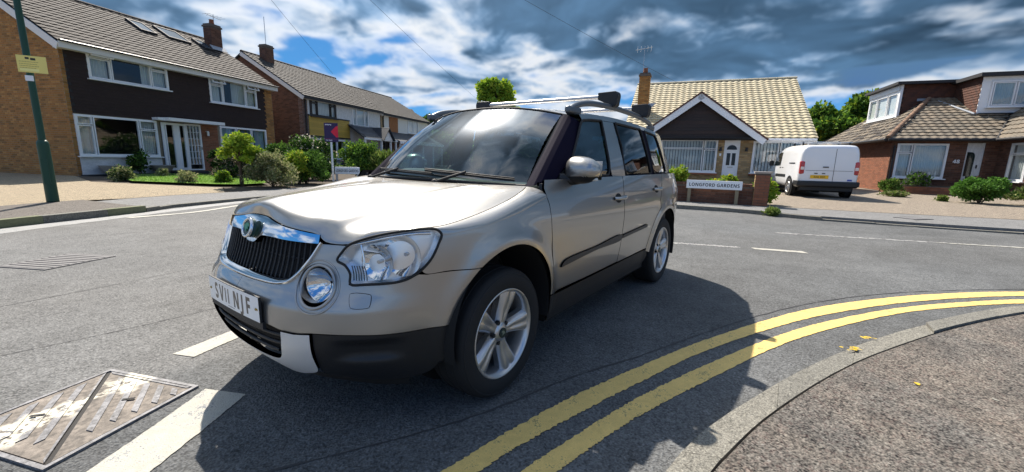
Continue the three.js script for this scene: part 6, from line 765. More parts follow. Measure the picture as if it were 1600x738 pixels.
  { const st = (a, ya, b, yb, h) => open([[a, ya - h], [a + 0.015, ya - h * 0.2], [a + 0.05, ya + h * 0.4], [mix(a, b, .5), mix(ya, yb, .5) + h * 0.5], [b, yb + h * 0.5], [b, yb - h * 0.5], [mix(a, b, .5), mix(ya, yb, .5) - h * 0.5], [a, ya - h]], 5); const s1 = st(1.927, .598, 2.850, .626, .026), s2 = [[2.866, .613], [2.866, .639], [3.41, .660], [3.43, .653], [3.43, .637], [3.41, .633]];
    for (const [i, D] of FD.entries()) { const g = panel(Wp, s1.slice(0, -1), 0.03, { off: 0.010, skirt: 0.014 }); part('side_strip', i ? mirror(g) : g, MC.strip, D); } for (const [i, D] of RD.entries()) { const g = panel(Wp, s2, 0.03, { off: 0.010, skirt: 0.014 }); part('side_strip', i ? mirror(g) : g, MC.strip, D); } }
  { // handles: dark oval recess and a painted bow
    const hd = (s, y) => { const bow = []; for (let i = 0; i <= 10; i++) { const t = i / 10; bow.push(Wp(s + (t - 0.5) * 0.19, y + t * 0.004, 0.004 + 0.034 * Math.pow(Math.sin(Math.PI * t), 0.5))); } const g = tube(bow, 0.013, 24, 10), oval = Array.from({ length: 22 }, (_, i) => [s - 0.015 + Math.cos(i / 22 * 6.283) * 0.055, y + Math.sin(i / 22 * 6.283) * 0.034]); return [g, panel(Wp, oval, 0.02, { off: 0.0015, skirt: 0.003 })]; };
    for (const [L, s, y] of [[FD, 2.775, .924], [RD, 3.68, .950]]) L.forEach((D, i) => { const [a, b] = hd(s, y), f = i ? mirror : (g) => g; part('handle', f(a), MC.paint, D); part('handle_recess', f(b), MC.dark, D); }); }
  // inner black shell, arch liners, floor
  { const so = [[0, .68], [.3, .68], [.45, .80], [.55, .80], [.62, .66], [.95, .68], ...arc(archF, archF.r + .004, 2.40, 0.05, 20), [3.50, .30], ...arc(archR, archR.r + .004, 3.1, 0.1, 24), [PLAN.L, .30], [PLAN.L, 1.06], [3.9, 1.06], [1.85, 1.04], [1.5, .90], [1.07, .86], [1.05, .72], [.9, .67], [.6, .64], [.4, .64], [.3, .64], [0, .64]]; const so2 = [[1.83, .32], [3.5, .32], [3.5, .5], [3.6, .75], [4.45, .75], [4.5, .34], [PLAN.L, .34], [PLAN.L, 1.05], [3.9, 1.05], [1.85, 1.03], [1.82, .7]]; void so; both('body_shell', panel((s, y) => Wp(s, y, -0.022), so2, 0.08, { skirt: 0 }), MC.dark);
    for (const [A, x] of [[archF, 0.0], [archR, -2.578]]) { const lg = []; const R = A.r + 0.002, cy = A.y; const pos = [], idx = [], n = 30; for (let i = 0; i <= n; i++) { const a = -0.25 + (Math.PI + 0.5) * i / n; for (const z of [-0.872, -0.56]) pos.push(x - 0.02 * (x === 0) + Math.cos(a) * R, cy + Math.sin(a) * R, z); } for (let i = 0; i < n; i++) idx.push(i * 2, i * 2 + 1, i * 2 + 2, i * 2 + 1, i * 2 + 3, i * 2 + 2); const g = new THREE.BufferGeometry(); g.setAttribute('position', new THREE.Float32BufferAttribute(pos, 3)); g.setIndex(idx); g.computeVertexNormals(); lg.push(clean(g)); lg.push(clean(new THREE.CircleGeometry(R, 30).translate(x, cy, -0.56))); both('arch_liner', merge(lg), MC.dark); }
    part('underbody', merge([box(3.7, 0.10, 1.1, -1.28, 0.27, 0), box(1.70, 0.12, 1.66, -1.29, 0.30, 0), box(0.5, 0.3, 1.1, -2.95, 0.4, 0), box(0.75, 0.40, 1.05, 0.15, 0.5, 0)]), MC.dark, C); }
  // ---- cabin: side surface, pillars, glass, roof
  const zb = smoothTab([[-3.2, .70], [-2.9, .752], [-2.6, .785], [-2.2, .806], [-1.6, .820], [-1.0, .818], [-.6, .802], [-.35, .775], [-.2, .75]]);
  const S2 = (x, y) => { const t = Math.max(0, (y - 1.06) / .43); return V(x, y, -(zb(x) - 0.118 * Math.pow(t, 1.25))); };
  const cant = smoothTab([[-3.12, 1.452], [-2.9, 1.470], [-2.5, 1.494], [-2.0, 1.512], [-1.6, 1.516], [-1.2, 1.506], [-.95, 1.480]]); const rf = (x) => { return cant(x); };
  const glassTop = (x) => cant(x) - 0.038;
  const pan2 = (o, opt = {}) => panel(S2, o, 0.035, { skirt: 0.012, ...opt, flip: true });
  const topLine = (a, b, n, f) => Array.from({ length: n + 1 }, (_, i) => { const x = mix(a, b, i / n); return [x, f(x)]; });
  { // front door glass and frame
    const fg = [[-.70, 1.092], [-.74, 1.088], ...open([[-1.20, 1.088], [-1.285, 1.095], [-1.315, 1.15], [-1.325, 1.30], [-1.335, 1.43]], 4), [-1.335, glassTop(-1.335)], ...topLine(-1.30, -1.03, 6, glassTop), ...open([[-.985, 1.425], [-.84, 1.27], [-.70, 1.115]], 4)];
    both('front_window', panel(S2, fg, 0.04, { skirt: 0, off: -0.006, flip: true }), MC.sideGlass);
    const seal = (o) => tube(o.map((p) => S2(p[0], p[1])), 0.0085, 120, 6, true); both('window_seal', seal(fg), MC.rubber);
    // painted B pillar and roof edge
    const bp = [[-1.345, 1.072], [-1.600, 1.072], [-1.598, 1.12], [-1.575, 1.30], [-1.555, glassTop(-1.555)], [-1.345, glassTop(-1.345)], [-1.338, 1.30], [-1.328, 1.15]]; both('door_pillar', pan2(bp), MC.paint);
    both('waist_rail', pan2([[-.40, 1.040], [-.40, 1.062], [-.72, 1.085], [-1.345, 1.085], [-1.36, 1.070], [-1.2, 1.066], [-.6, 1.055]]), MC.gloss);
    const rg = [[-1.625, 1.092], ...open([[-1.62, 1.30], [-1.600, 1.40], [-1.592, glassTop(-1.592)]], 4), ...topLine(-1.62, -2.20, 8, glassTop), ...open([[-2.225, 1.40], [-2.255, 1.25], [-2.275, 1.092]], 4)].reverse(); both('rear_window', panel(S2, rg, 0.04, { skirt: 0, off: -0.006, flip: true }), MC.tint); both('window_seal', seal(rg), MC.rubber);
    both('rear_pillar', pan2([[-2.285, 1.078], [-2.360, 1.078], [-2.335, 1.25], [-2.305, glassTop(-2.3)], [-2.21, glassTop(-2.21)], [-2.265, 1.25]].reverse(), { flip: false }), MC.gloss);
    const qg = [[-2.37, 1.092], ...open([[-2.345, 1.25], [-2.318, glassTop(-2.318)]], 3), ...topLine(-2.35, -2.68, 5, glassTop), ...open([[-2.74, 1.40], [-2.84, 1.22], [-2.90, 1.10]], 4), [-2.88, 1.092]].reverse(); both('quarter_window', panel(S2, qg, 0.04, { skirt: 0, off: -0.005, flip: true }), MC.tint); both('window_seal', seal(qg), MC.rubber);
    both('tail_pillar', pan2([[-2.90, 1.075], ...open([[-2.91, 1.10], [-2.85, 1.22], [-2.75, 1.40], [-2.70, glassTop(-2.70)]], 4), [-2.98, cant(-2.98)], [-3.06, 1.40], [-3.2, 1.20], [-3.26, 1.075]].reverse()), MC.paint);
    both('waist_rail', pan2([[-1.60, 1.070], [-1.60, 1.083], [-2.9, 1.083], [-2.95, 1.068], [-2.2, 1.064]].reverse()), MC.gloss);
    both('roof_edge', pan2([...topLine(-1.0, -2.98, 20, (x) => cant(x) + 0.001), ...topLine(-2.70, -1.02, 20, (x) => glassTop(x) + 0.003)]), MC.paint); }
  const pil = (lst) => lst; // front pillar lofted from base to top, dark
  { const base = [[-.395, 1.030, -.690], [-.385, 1.036, -.722], [-.39, 1.042, -.752], [-.43, 1.052, -.778], [-.56, 1.066, -.799], [-.70, 1.088, -.806]].map((p) => V(...p)), top = [[-.945, 1.488, -.600], [-.948, 1.486, -.622], [-.955, 1.480, -.645], [-.975, 1.468, -.668], [-1.00, 1.452, -.684], [-1.03, 1.440, -.692]].map((p) => V(...p));
    const f = (u, v) => { const k = u * 5, i = Math.min(4, Math.floor(k)), t = k - i, a = base[i].clone().lerp(base[i + 1], t), b = top[i].clone().lerp(top[i + 1], t), p = a.lerp(b, v); p.y += 0.018 * Math.sin(Math.PI * v); p.z -= 0.008 * Math.sin(Math.PI * v); return p; }; const g = gridGeo(f, 40, 24, {}); both('front_pillar', g, MC.gloss);
    both('mirror_sail', pan2([[-.56, 1.068], [-.70, 1.092], [-.70, 1.13], [-.74, 1.18], [-.60, 1.10]].reverse(), { off: 0.004 }), MC.blackPlastic); }
  const wsB = curveFn([[-.265, 1.040, 0], [-.278, 1.038, -.25], [-.315, 1.034, -.50], [-.398, 1.030, -.692]]), wsT = curveFn([[-.855, 1.545, 0], [-.868, 1.538, -.25], [-.905, 1.516, -.45], [-.945, 1.489, -.600]]);
  { const f = (u, v) => { const a = wsB(u), b = wsT(u), p = a.lerp(b, v); const k = Math.sin(Math.PI * v); p.y += 0.030 * k; p.x += 0.014 * k; return p; }; const W = part('windscreen', gridGeo(symU(f), 60, 24, { u0: -1, u1: 1, sym: true }), MC.screen, C); part('screen_edge', merge([tube(Array.from({ length: 21 }, (_, i) => symU(f)(-1 + i / 10, 0.995)), 0.007, 60, 6), tube(Array.from({ length: 21 }, (_, i) => symU(f)(-1 + i / 10, 0.008)), 0.012, 60, 6)]), MC.rubber, W);
    const sens = f(0.0, 0.86); part('mirror_mount', box(0.09, 0.10, 0.10, sens.x - 0.05, sens.y - 0.05, 0), MC.dark, W);
    // wipers and black cowl
    part('cowl', gridGeo(symU((u, v) => { const a = rearF(u), b = wsB(u); a.y -= 0.02; b.y -= 0.022; a.x += 0.01; return a.lerp(b, v).add(V(0, -0.008 * Math.sin(v * 3.14), 0)); }), 40, 4, { u0: -1, u1: 1, sym: true }), MC.blackPlastic, C);
    const blade = (z0, z1, v0, v1) => { const P = []; for (let i = 0; i <= 12; i++) { const t = i / 12, z = mix(z0, z1, t), p = symU(f)(-z / 0.69, mix(v0, v1, t)); P.push(p.clone().add(V(0.012, 0.016, 0))); } return P; };
    for (const [z0, z1, pv, pz] of [[-0.62, 0.02, 0.0, -0.40], [-0.06, 0.60, 0.0, 0.25]]) { const P = blade(z0, z1, 0.035, 0.075); const w = part('wiper', merge([tube(P, 0.007, 24, 6), tube(P.map((p) => p.clone().add(V(0.004, 0.012, 0))), 0.0045, 24, 6)]), MC.rubber, C); const m = P[6]; part('wiper_arm', merge([tube([V(-0.24, 1.035, pz + 0.28), V(-0.245, 1.065, (pz + 0.28 + m.z) / 2), m.clone().add(V(0.004, 0.018, 0))], 0.009, 20, 8), new THREE.SphereGeometry(0.02, 12, 8).translate(-0.24, 1.035, pz + 0.28)]), MC.rubber, w); } }
  // roof
  const edgeF = (v) => { const x = mix(-.95, -3.06, v); const p = S2(x, cant(x)); p.y += 0.0; return v < 0.0001 ? V(-.945, 1.489, -.600) : p.lerp(V(-.945, 1.489, -.600), Math.max(0, 1 - v / 0.05)); };
  const roofC = coons((u) => wsT(u), curveFn([[-3.16, 1.512, 0], [-3.15, 1.505, -.3], [-3.12, 1.485, -.5], [...Object.values(edgeF(1))].slice(0, 3)]), curveFn([[-.855, 1.545, 0], [-1.0, 1.556, 0], [-1.3, 1.566, 0], [-1.8, 1.570, 0], [-2.4, 1.560, 0], [-2.9, 1.535, 0], [-3.16, 1.512, 0]]), edgeF);
  part('roof', gridGeo(symU((u, v) => { const p = roofC(u, v); p.y += 0.012 * Math.pow(u, 2) * (1 - Math.pow(u, 6)) * Math.min(1, Math.min(v, 1 - v) * 8); return p; }), 60, 50, { u0: -1, u1: 1, sym: true }), MC.paint, C);
  part('rear_screen', gridGeo(symU((u, v) => V(mix(-3.29 + 0.06 * u * u, -3.14 + 0.05 * u * u, v), mix(1.075, 1.500, v), -mix(.70, .58, v) * u)), 20, 8, { u0: -1, u1: 1, sym: true }), MC.tint, C);
  part('roof_lining', gridGeo(symU((u, v) => { const p = roofC(u, v); p.y -= 0.035; p.z *= 0.97; return p; }), 12, 12, { u0: -1, u1: 1, sym: true }), std([0.35, 0.34, 0.32], 0.95), C);
  part('roof_aerial', tube([V(-3.0, 1.53, 0), V(-3.05, 1.56, 0), V(-3.25, 1.62, 0)], 0.006, 10, 6), MC.rubber, C);
  // roof rails and bars
  const railM = phys([0.13, 0.145, 0.16], 0.38, { metalness: 0.5 });
  for (const sg of [-1, 1]) { const rp = [[-.93, 1.500], [-.98, 1.530], [-1.06, 1.558], [-1.25, 1.588], [-1.7, 1.602], [-2.2, 1.594], [-2.5, 1.578], [-2.66, 1.560], [-2.76, 1.535], [-2.82, 1.505]].map(([x, y]) => V(x, y, sg * (zb(x) - 0.118 - 0.045))); const g = new THREE.TubeGeometry(new THREE.CatmullRomCurve3(rp, false, 'centripetal'), 60, 0.021, 12); const rr = part('roof_rail', g, railM, C);
    part('rail_foot', merge([rbox(0.18, 0.05, 0.045, 0.018, -1.00, 1.515, rp[1].z), rbox(0.16, 0.05, 0.045, 0.018, -2.74, 1.525, rp[8].z)]), railM, rr); }
  for (const x of [-1.62, -2.36]) { const yb = x > -2 ? 1.684 : 1.674, ze = .700; const B = part('roof_bar', rbox(0.062, 0.030, ze * 2 - 0.06, 0.013, x, yb, 0, 3), MC.alloy, C); part('bar_slot', box(0.012, 0.003, ze * 2 - 0.2, x, yb + 0.0158, 0), MC.rubber, B);
    for (const sg of [-1, 1]) { const sh = new THREE.Shape(); sh.moveTo(-0.11, 0.035); sh.lineTo(0.06, 0.040); sh.quadraticCurveTo(0.085, 0.035, 0.085, 0.0); sh.lineTo(0.075, -0.075); sh.quadraticCurveTo(0.06, -0.10, 0.03, -0.09); sh.lineTo(-0.03, -0.055); sh.lineTo(-0.11, -0.02); sh.closePath(); const g = new THREE.ExtrudeGeometry(sh, { depth: 0.07, bevelEnabled: true, bevelSize: 0.008, bevelThickness: 0.008, bevelSegments: 2 }).translate(0, 0, -0.035); g.scale(0.78, 0.80, 0.85).rotateY(sg > 0 ? -Math.PI / 2 : Math.PI / 2).translate(x, yb - 0.004, sg * (ze - 0.055)); part('bar_foot', g, MC.blackPlastic, B); } }
  // door mirrors
  { const cap = new THREE.SphereGeometry(1, 40, 24), p = cap.attributes.position; for (let i = 0; i < p.count; i++) { let X = p.getX(i), Yv = p.getY(i), Z = p.getZ(i); const sx = X > 0 ? 0.095 : 0.045; const q = (v, e) => Math.sign(v) * Math.pow(Math.abs(v), e); p.setXYZ(i, q(X, 0.88) * sx, q(Yv, 0.88) * (0.080 + 0.020 * Z), q(Z, 0.80) * 0.112); } cap.computeVertexNormals();
    const cut = (lo) => { const g = clean(cap), P = g.attributes.position, out = []; const N = []; for (let i = 0; i < P.count; i += 3) { const m = (P.getY(i) + P.getY(i + 1) + P.getY(i + 2)) / 3; if ((m < -0.034) === lo) for (let k = 0; k < 3; k++) { out.push(P.getX(i + k), P.getY(i + k), P.getZ(i + k)); N.push(g.attributes.normal.getX(i + k), g.attributes.normal.getY(i + k), g.attributes.normal.getZ(i + k)); } } const r = new THREE.BufferGeometry(); r.setAttribute('position', new THREE.Float32BufferAttribute(out, 3)); r.setAttribute('normal', new THREE.Float32BufferAttribute(N, 3)); return r; };
    const pl = (g) => g.rotateY(-0.14).translate(-.70, 1.130, -.905); const up = pl(cut(false)), low = pl(cut(true)); const arm = tube([V(-.62, 1.080, -.78), V(-.66, 1.072, -.83), V(-.69, 1.080, -.88)], 0.034, 16, 10), glassG = new THREE.PlaneGeometry(0.19, 0.11).rotateY(-Math.PI / 2).translate(-.748, 1.130, -.905), ind = rbox(0.03, 0.018, 0.09, 0.008, -.690, 1.080, -.955).rotateY(0);
    for (const mf of [(g) => g, (g) => mirror(g).translate(-0.20, 0, -0.055)]) { const Mr = part('door_mirror', mf(up), MC.paint, C); part('mirror_base', mf(merge([low, arm])), MC.blackPlastic, Mr); part('mirror_glass', mf(glassG), MC.chrome, Mr); part('mirror_indicator', mf(ind), phys([0.8, 0.78, 0.7], 0.1, { clearcoat: 1 }), Mr); } }
  // ---- wheels
  { const tyre = (() => { const pr = [[0.218, -0.095], [0.232, -0.106], [0.262, -0.1135], [0.290, -0.112], [0.310, -0.104], [0.321, -0.092], [0.3265, -0.078], [0.3275, -0.04], [0.328, 0], [0.3275, 0.04], [0.3265, 0.078], [0.321, 0.092], [0.310, 0.104], [0.290, 0.112], [0.262, 0.1135], [0.232, 0.106], [0.218, 0.095]]; return new THREE.LatheGeometry(pr.map(([a, b]) => new THREE.Vector2(a, b)), 72).rotateX(Math.PI / 2); })(); // axis along z
    const rib = new THREE.TorusGeometry(0.302, 0.0025, 6, 72).translate(0, 0, -0.1075), grooves = [-0.05, 0, 0.05].map((z) => new THREE.TorusGeometry(0.3265, 0.004, 6, 72).translate(0, 0, z));
    const rim = new THREE.LatheGeometry([[0.231, -0.100], [0.228, -0.106], [0.222, -0.106], [0.214, -0.098], [0.205, -0.08], [0.198, -0.02], [0.20, 0.09]].map(([a, b]) => new THREE.Vector2(a, b)), 72).rotateX(Math.PI / 2);
    const spoke = (() => { // one broad spoke, hub to rim, with a groove down its middle and a curl at the rim
      const nu = 14, nv = 10, pos = [], idx = []; for (let i = 0; i <= nu; i++) { const t = i / nu, r = mix(0.028, 0.216, t), half = mix(0.030, 0.064, Math.pow(t, 1.5)) ; for (let j = 0; j <= nv; j++) { const k = j / nv * 2 - 1, x = half * k; const edge = Math.pow(Math.abs(k), 6), groove = Math.exp(-Math.pow(k / 0.10, 2)) * 0.004 * sstep(0.12, 0.35, t); const z = -0.072 - 0.026 * sstep(0.05, 0.95, t) + 0.030 * edge + 0.010 * (1 - Math.abs(k)) * 0.6 * sstep(0.2, 0.5, t) + groove - 0.006 * (1 - t); pos.push(x, Math.sqrt(Math.max(0, r * r - x * x * 0.5)), z); } } const row = nv + 1; for (let i = 0; i < nu; i++) for (let j = 0; j < nv; j++) { const a = i * row + j, b = a + 1, c = a + row, d = c + 1; idx.push(a, c, b, b, c, d); } const g = new THREE.BufferGeometry(); g.setAttribute('position', new THREE.Float32BufferAttribute(pos, 3)); g.setIndex(idx); g.computeVertexNormals(); const b = clean(g), sides = []; for (const k of [0, nv]) for (let i = 0; i < nu; i++) { const a = i * row + k, c = (i + 1) * row + k, P = (q, dz) => V(pos[q * 3], pos[q * 3 + 1], pos[q * 3 + 2] + dz); sides.push(clean(sheet([P(a, 0), P(c, 0), P(c, 0.035), P(a, 0.035)]))); } return merge([b, ...sides]); })();
    const hub = new THREE.LatheGeometry([[0, -0.088], [0.030, -0.087], [0.034, -0.082], [0.050, -0.078], [0.055, -0.06], [0.055, 0]].map(([a, b]) => new THREE.Vector2(a, b)), 36).rotateX(Math.PI / 2), capG = new THREE.CylinderGeometry(0.026, 0.026, 0.006, 28).rotateX(Math.PI / 2).translate(0, 0, -0.090);
    const emb = new THREE.Shape(); emb.moveTo(-0.014, -0.004); emb.bezierCurveTo(-0.006, 0.018, 0.012, 0.016, 0.015, 0.008); emb.lineTo(0.006, 0.002); emb.lineTo(0.010, -0.010); emb.lineTo(-0.002, -0.006); emb.closePath(); const embG = new THREE.ExtrudeGeometry(emb, { depth: 0.002, bevelEnabled: false }).translate(0, 0, -0.0955);
    for (const [x, sg, turn] of [[0, -1, 0.3], [0, 1, 1.1], [-2.578, -1, 0.12], [-2.578, 1, 2.2]]) { const f = sg < 0 ? (g) => clean(g) : (g) => mirror(g); const put = (g, a = 0) => f(a ? clean(g).rotateZ(a) : g).translate(x, 0.328, sg * 0.762);
      const Wh = part('wheel', put(tyre), MC.tyre, C); part('sidewall_rib', put(rib), MC.tyreSide, Wh); part('tread_groove', merge(grooves.map((g) => put(g))), MC.dark, Wh); part('rim', put(rim), MC.alloy, Wh); for (let i = 0; i < 5; i++) part('spoke', put(spoke, turn + i * Math.PI * 2 / 5), MC.alloy, Wh); part('hub', put(hub), MC.alloy, Wh); part('hub_cap', put(capG), std([0.02, 0.035, 0.03], 0.35), Wh); part('hub_emblem', put(embG), std([0.35, 0.42, 0.38], 0.3, { metalness: 0.8 }), Wh);
      for (let i = 0; i < 5; i++) { const a = turn + (i + 0.5) * Math.PI * 2 / 5; part('wheel_bolt', put(new THREE.CylinderGeometry(0.011, 0.011, 0.02, 8).rotateX(Math.PI / 2).translate(Math.sin(a) * -0.056, Math.cos(a) * 0.056, -0.070)), MC.blackPlastic, Wh); }
      part('brake_disc', put(new THREE.CylinderGeometry(0.15, 0.15, 0.02, 40).rotateX(Math.PI / 2).translate(0, 0, -0.01)), MC.disc, Wh); part('wheel_back', put(new THREE.CylinderGeometry(0.2, 0.2, 0.01, 30).rotateX(Math.PI / 2).translate(0, 0, 0.05)), MC.dark, Wh); } }
  // ---- inside: dashboard, steering wheel on the right, seats
  part('dashboard', merge([rbox(0.55, 0.22, 1.36, 0.06, -.60, .93, 0), rbox(0.30, 0.12, 0.42, 0.05, -.66, 1.04, 0.38)]), MC.dash, C); part('steering_wheel', new THREE.TorusGeometry(0.185, 0.017, 10, 40).rotateY(Math.PI / 2).rotateZ(0.4).translate(-.98, .98, .37), MC.seat, C);
  for (const [x, z] of [[-1.45, .37], [-1.45, -.37], [-2.3, .40], [-2.3, -.05], [-2.3, -.42]]) { const st = part('seat', merge([rbox(0.52, 0.16, z === -.05 ? 0.3 : 0.48, 0.05, x + 0.18, .62, z), rbox(0.14, 0.62, z === -.05 ? 0.3 : 0.46, 0.05, x - 0.12, .92, z)]), MC.seat, C); part('headrest', rbox(0.10, 0.17, 0.26, 0.04, x - 0.17, 1.31, z), MC.seat, st); }
  part('door_lining', merge([box(2.4, 0.55, 0.03, -1.6, .78, -.80), box(2.4, 0.55, 0.03, -1.6, .78, .80), box(2.9, 0.04, 1.5, -1.75, .40, 0), box(0.04, 0.6, 1.4, -3.0, .75, 0)]), MC.dash, C);
}
// ---------------------------------------------------------------- white van, seen from behind on the drive
function loftBody(sections, n, cap = true) { // sections: {x, y0, y1, w, r, top} rounded boxes joined along x
  const ring = (s) => { const out = []; for (let i = 0; i < n; i++) { const a = i / n * 6.2832, c = Math.cos(a), d = Math.sin(a), e = s.e || 0.32, hx = s.w / 2, cy = (s.y0 + s.y1) / 2, hy = (s.y1 - s.y0) / 2; let z = Math.sign(c) * Math.pow(Math.abs(c), e) * hx, y = Math.sign(d) * Math.pow(Math.abs(d), e) * hy; if (y > 0 && s.tumble) z *= 1 - s.tumble * Math.pow(y / hy, 1.6); out.push([s.x, cy + y, z]); } return out; };
  const pos = [], idx = []; sections.forEach((s) => ring(s).forEach((p) => pos.push(...p))); for (let k = 0; k < sections.length - 1; k++) for (let i = 0; i < n; i++) { const a = k * n + i, b = k * n + (i + 1) % n, c = a + n, d = b + n; idx.push(a, b, c, b, d, c); }
  for (const [k, rev] of [[0, true], [sections.length - 1, false]]) { const c = pos.length / 3, s = sections[k]; pos.push(s.x, (s.y0 + s.y1) / 2, 0); for (let i = 0; i < n; i++) { const a = k * n + i, b = k * n + (i + 1) % n; idx.push(...(rev ? [c, b, a] : [c, a, b])); } }
  const g = new THREE.BufferGeometry(); g.setAttribute('position', new THREE.Float32BufferAttribute(pos, 3)); g.setIndex(idx); g.computeVertexNormals(); return g;
}
function simpleWheel(parent, x, z, r, sg, rimMat) { const T = new THREE.LatheGeometry([[r * 0.62, -0.09], [r * 0.8, -0.1], [r * 0.95, -0.09], [r, -0.06], [r, 0.06], [r * 0.95, 0.09], [r * 0.62, 0.09]].map(([a, b]) => new THREE.Vector2(a, b)), 40).rotateX(Math.PI / 2).translate(x, r, z); const w = part('wheel', T, MC.tyre, parent); const spk = []; for (let i = 0; i < 8; i++) spk.push(new THREE.BoxGeometry(0.045, r * 0.5, 0.02).translate(0, r * 0.36, 0).rotateZ(i * Math.PI / 4)); part('rim', merge([new THREE.CylinderGeometry(r * 0.62, r * 0.62, 0.02, 32).rotateX(Math.PI / 2).translate(x, r, z + sg * 0.055), new THREE.TorusGeometry(r * 0.6, 0.02, 8, 32).translate(x, r, z + sg * 0.085), ...spk.map((g) => g.translate(x, r, z + sg * 0.08)), new THREE.CylinderGeometry(0.06, 0.06, 0.03, 20).rotateX(Math.PI / 2).translate(x, r, z + sg * 0.085)]), rimMat, w); }
{
  const white = phys([0.80, 0.81, 0.82], 0.3, { clearcoat: 1, clearcoatRoughness: 0.05 }), V2 = thing('white_van', 'white panel van with yellow rear plate parked on the tan driveway', 'van', [10.62, 0.10, -14.15], 1.256);
  // frame: x forward, rear face at x = 0, left side is -z
  const S = [{ x: 0.0, y0: 0.50, y1: 1.66, w: 1.50, tumble: 0.10, e: 0.26 }, { x: 0.04, y0: 0.42, y1: 1.74, w: 1.66, tumble: 0.11, e: 0.24 }, { x: 0.12, y0: 0.36, y1: 1.785, w: 1.76, tumble: 0.11, e: 0.22 }, { x: 0.5, y0: 0.32, y1: 1.81, w: 1.80, tumble: 0.11, e: 0.22 }, { x: 1.6, y0: 0.30, y1: 1.82, w: 1.81, tumble: 0.11, e: 0.22 }, { x: 2.3, y0: 0.30, y1: 1.80, w: 1.81, tumble: 0.13, e: 0.23 }, { x: 2.75, y0: 0.30, y1: 1.70, w: 1.80, tumble: 0.16, e: 0.25 }, { x: 3.15, y0: 0.30, y1: 1.42, w: 1.78, tumble: 0.15, e: 0.27 }, { x: 3.45, y0: 0.30, y1: 1.16, w: 1.76, tumble: 0.10, e: 0.3 }, { x: 4.0, y0: 0.32, y1: 1.04, w: 1.70, tumble: 0.08, e: 0.34 }, { x: 4.3, y0: 0.36, y1: 0.86, w: 1.45, tumble: 0.05, e: 0.4 }, { x: 4.38, y0: 0.42, y1: 0.74, w: 1.2, tumble: 0.05, e: 0.5 }];
  part('body', loftBody(S, 64), white, V2);
  const blk = MC.blackPlastic; part('rear_bumper', merge([rbox(0.20, 0.20, 1.76, 0.06, 0.02, 0.48, 0), rbox(0.5, 0.17, 0.07, 0.03, 0.16, 0.50, -0.86), rbox(0.5, 0.17, 0.07, 0.03, 0.16, 0.50, 0.86), box(0.3, 0.16, 1.5, 0.2, 0.34, 0)]), blk, V2);
  for (const z of [-0.775, 0.775]) { const t = part('tail_light', rbox(0.13, 0.44, 0.15, 0.04, 0.055, 1.02, z), MC.red, V2); part('light_band', rbox(0.02, 0.10, 0.10, 0.008, -0.012, 1.00, z), std([0.8, 0.7, 0.65], 0.3), t); }
  part('rear_handle', rbox(0.03, 0.035, 0.17, 0.01, -0.008, 1.05, -0.10), blk, V2); part('brake_light', rbox(0.03, 0.03, 0.2, 0.01, 0.03, 1.67, -0.1), MC.red, V2); for (const z of [-0.36, -0.14]) part('plate_lamp', box(0.02, 0.03, 0.09, -0.006, 0.835, z), blk, V2);
  part('door_seam', merge([box(0.006, 1.1, 0.012, -0.001, 1.1, 0.14), box(0.006, 0.010, 1.35, -0.001, 0.93, 0)]), MC.rubber, V2);
  const cv = document.createElement('canvas'); cv.width = 520; cv.height = 111; const x = cv.getContext('2d'); x.fillStyle = '#efb90e'; x.fillRect(0, 0, 520, 111); x.fillStyle = '#141414'; x.font = 'bold 88px sans-serif'; x.textAlign = 'center'; x.textBaseline = 'middle'; x.save(); x.translate(260, 58); x.scale(0.78, 1); x.fillText('KU66 MEO', 0, 0); x.restore(); const t = new THREE.CanvasTexture(cv); t.colorSpace = THREE.SRGBColorSpace;
  const np = part('number_plate', rbox(0.012, 0.115, 0.53, 0.005, -0.008, 0.72, -0.25), std([0.7, 0.45, 0.03], 0.5), V2); part('plate_print', new THREE.PlaneGeometry(0.52, 0.108).rotateY(-Math.PI / 2).translate(-0.0155, 0.72, -0.25), phys([1, 1, 1], 0.45, { map: t }), np); part('badge', box(0.01, 0.05, 0.13, -0.008, 0.63, 0.62), std([0.03, 0.08, 0.4], 0.4), V2);
  for (const sg of [-1, 1]) { // side window, black rubbing strip, sliding rail, mirror, wheels
    const sh = new THREE.Shape(); sh.moveTo(2.1, 1.08); sh.lineTo(3.12, 1.06); sh.lineTo(2.72, 1.47); sh.quadraticCurveTo(2.6, 1.56, 2.4, 1.57); sh.lineTo(2.15, 1.57); sh.closePath(); const g = new THREE.ExtrudeGeometry(sh, { depth: 0.01, bevelEnabled: false, curveSegments: 8 }); const p = g.attributes.position; for (let i = 0; i < p.count; i++) { const y = p.getY(i), dz = p.getZ(i), k = Math.max(0, (y - 1.06) / 0.76); p.setZ(i, sg * (0.905 * (1 - 0.125 * Math.pow(k, 1.6)) + (dz > 0.005 ? 0.006 : -0.02)) * (1 - 0.02 * Math.max(0, p.getX(i) - 2.4))); } g.computeVertexNormals(); part('side_window', g, phys([0.01, 0.016, 0.018], 0.04, { clearcoat: 1 }), V2);
    part('side_strip', rbox(1.25, 0.10, 0.03, 0.012, 1.95, 0.71, sg * 0.905), blk, V2); part('slide_rail', rbox(0.62, 0.035, 0.02, 0.008, 0.75, 1.17, sg * 0.895), blk, V2); part('door_handle', rbox(0.15, 0.03, 0.03, 0.01, 2.05, 1.0, sg * 0.905), blk, V2); part('door_handle', rbox(0.12, 0.03, 0.03, 0.01, 1.75, 1.0, sg * 0.905), blk, V2);
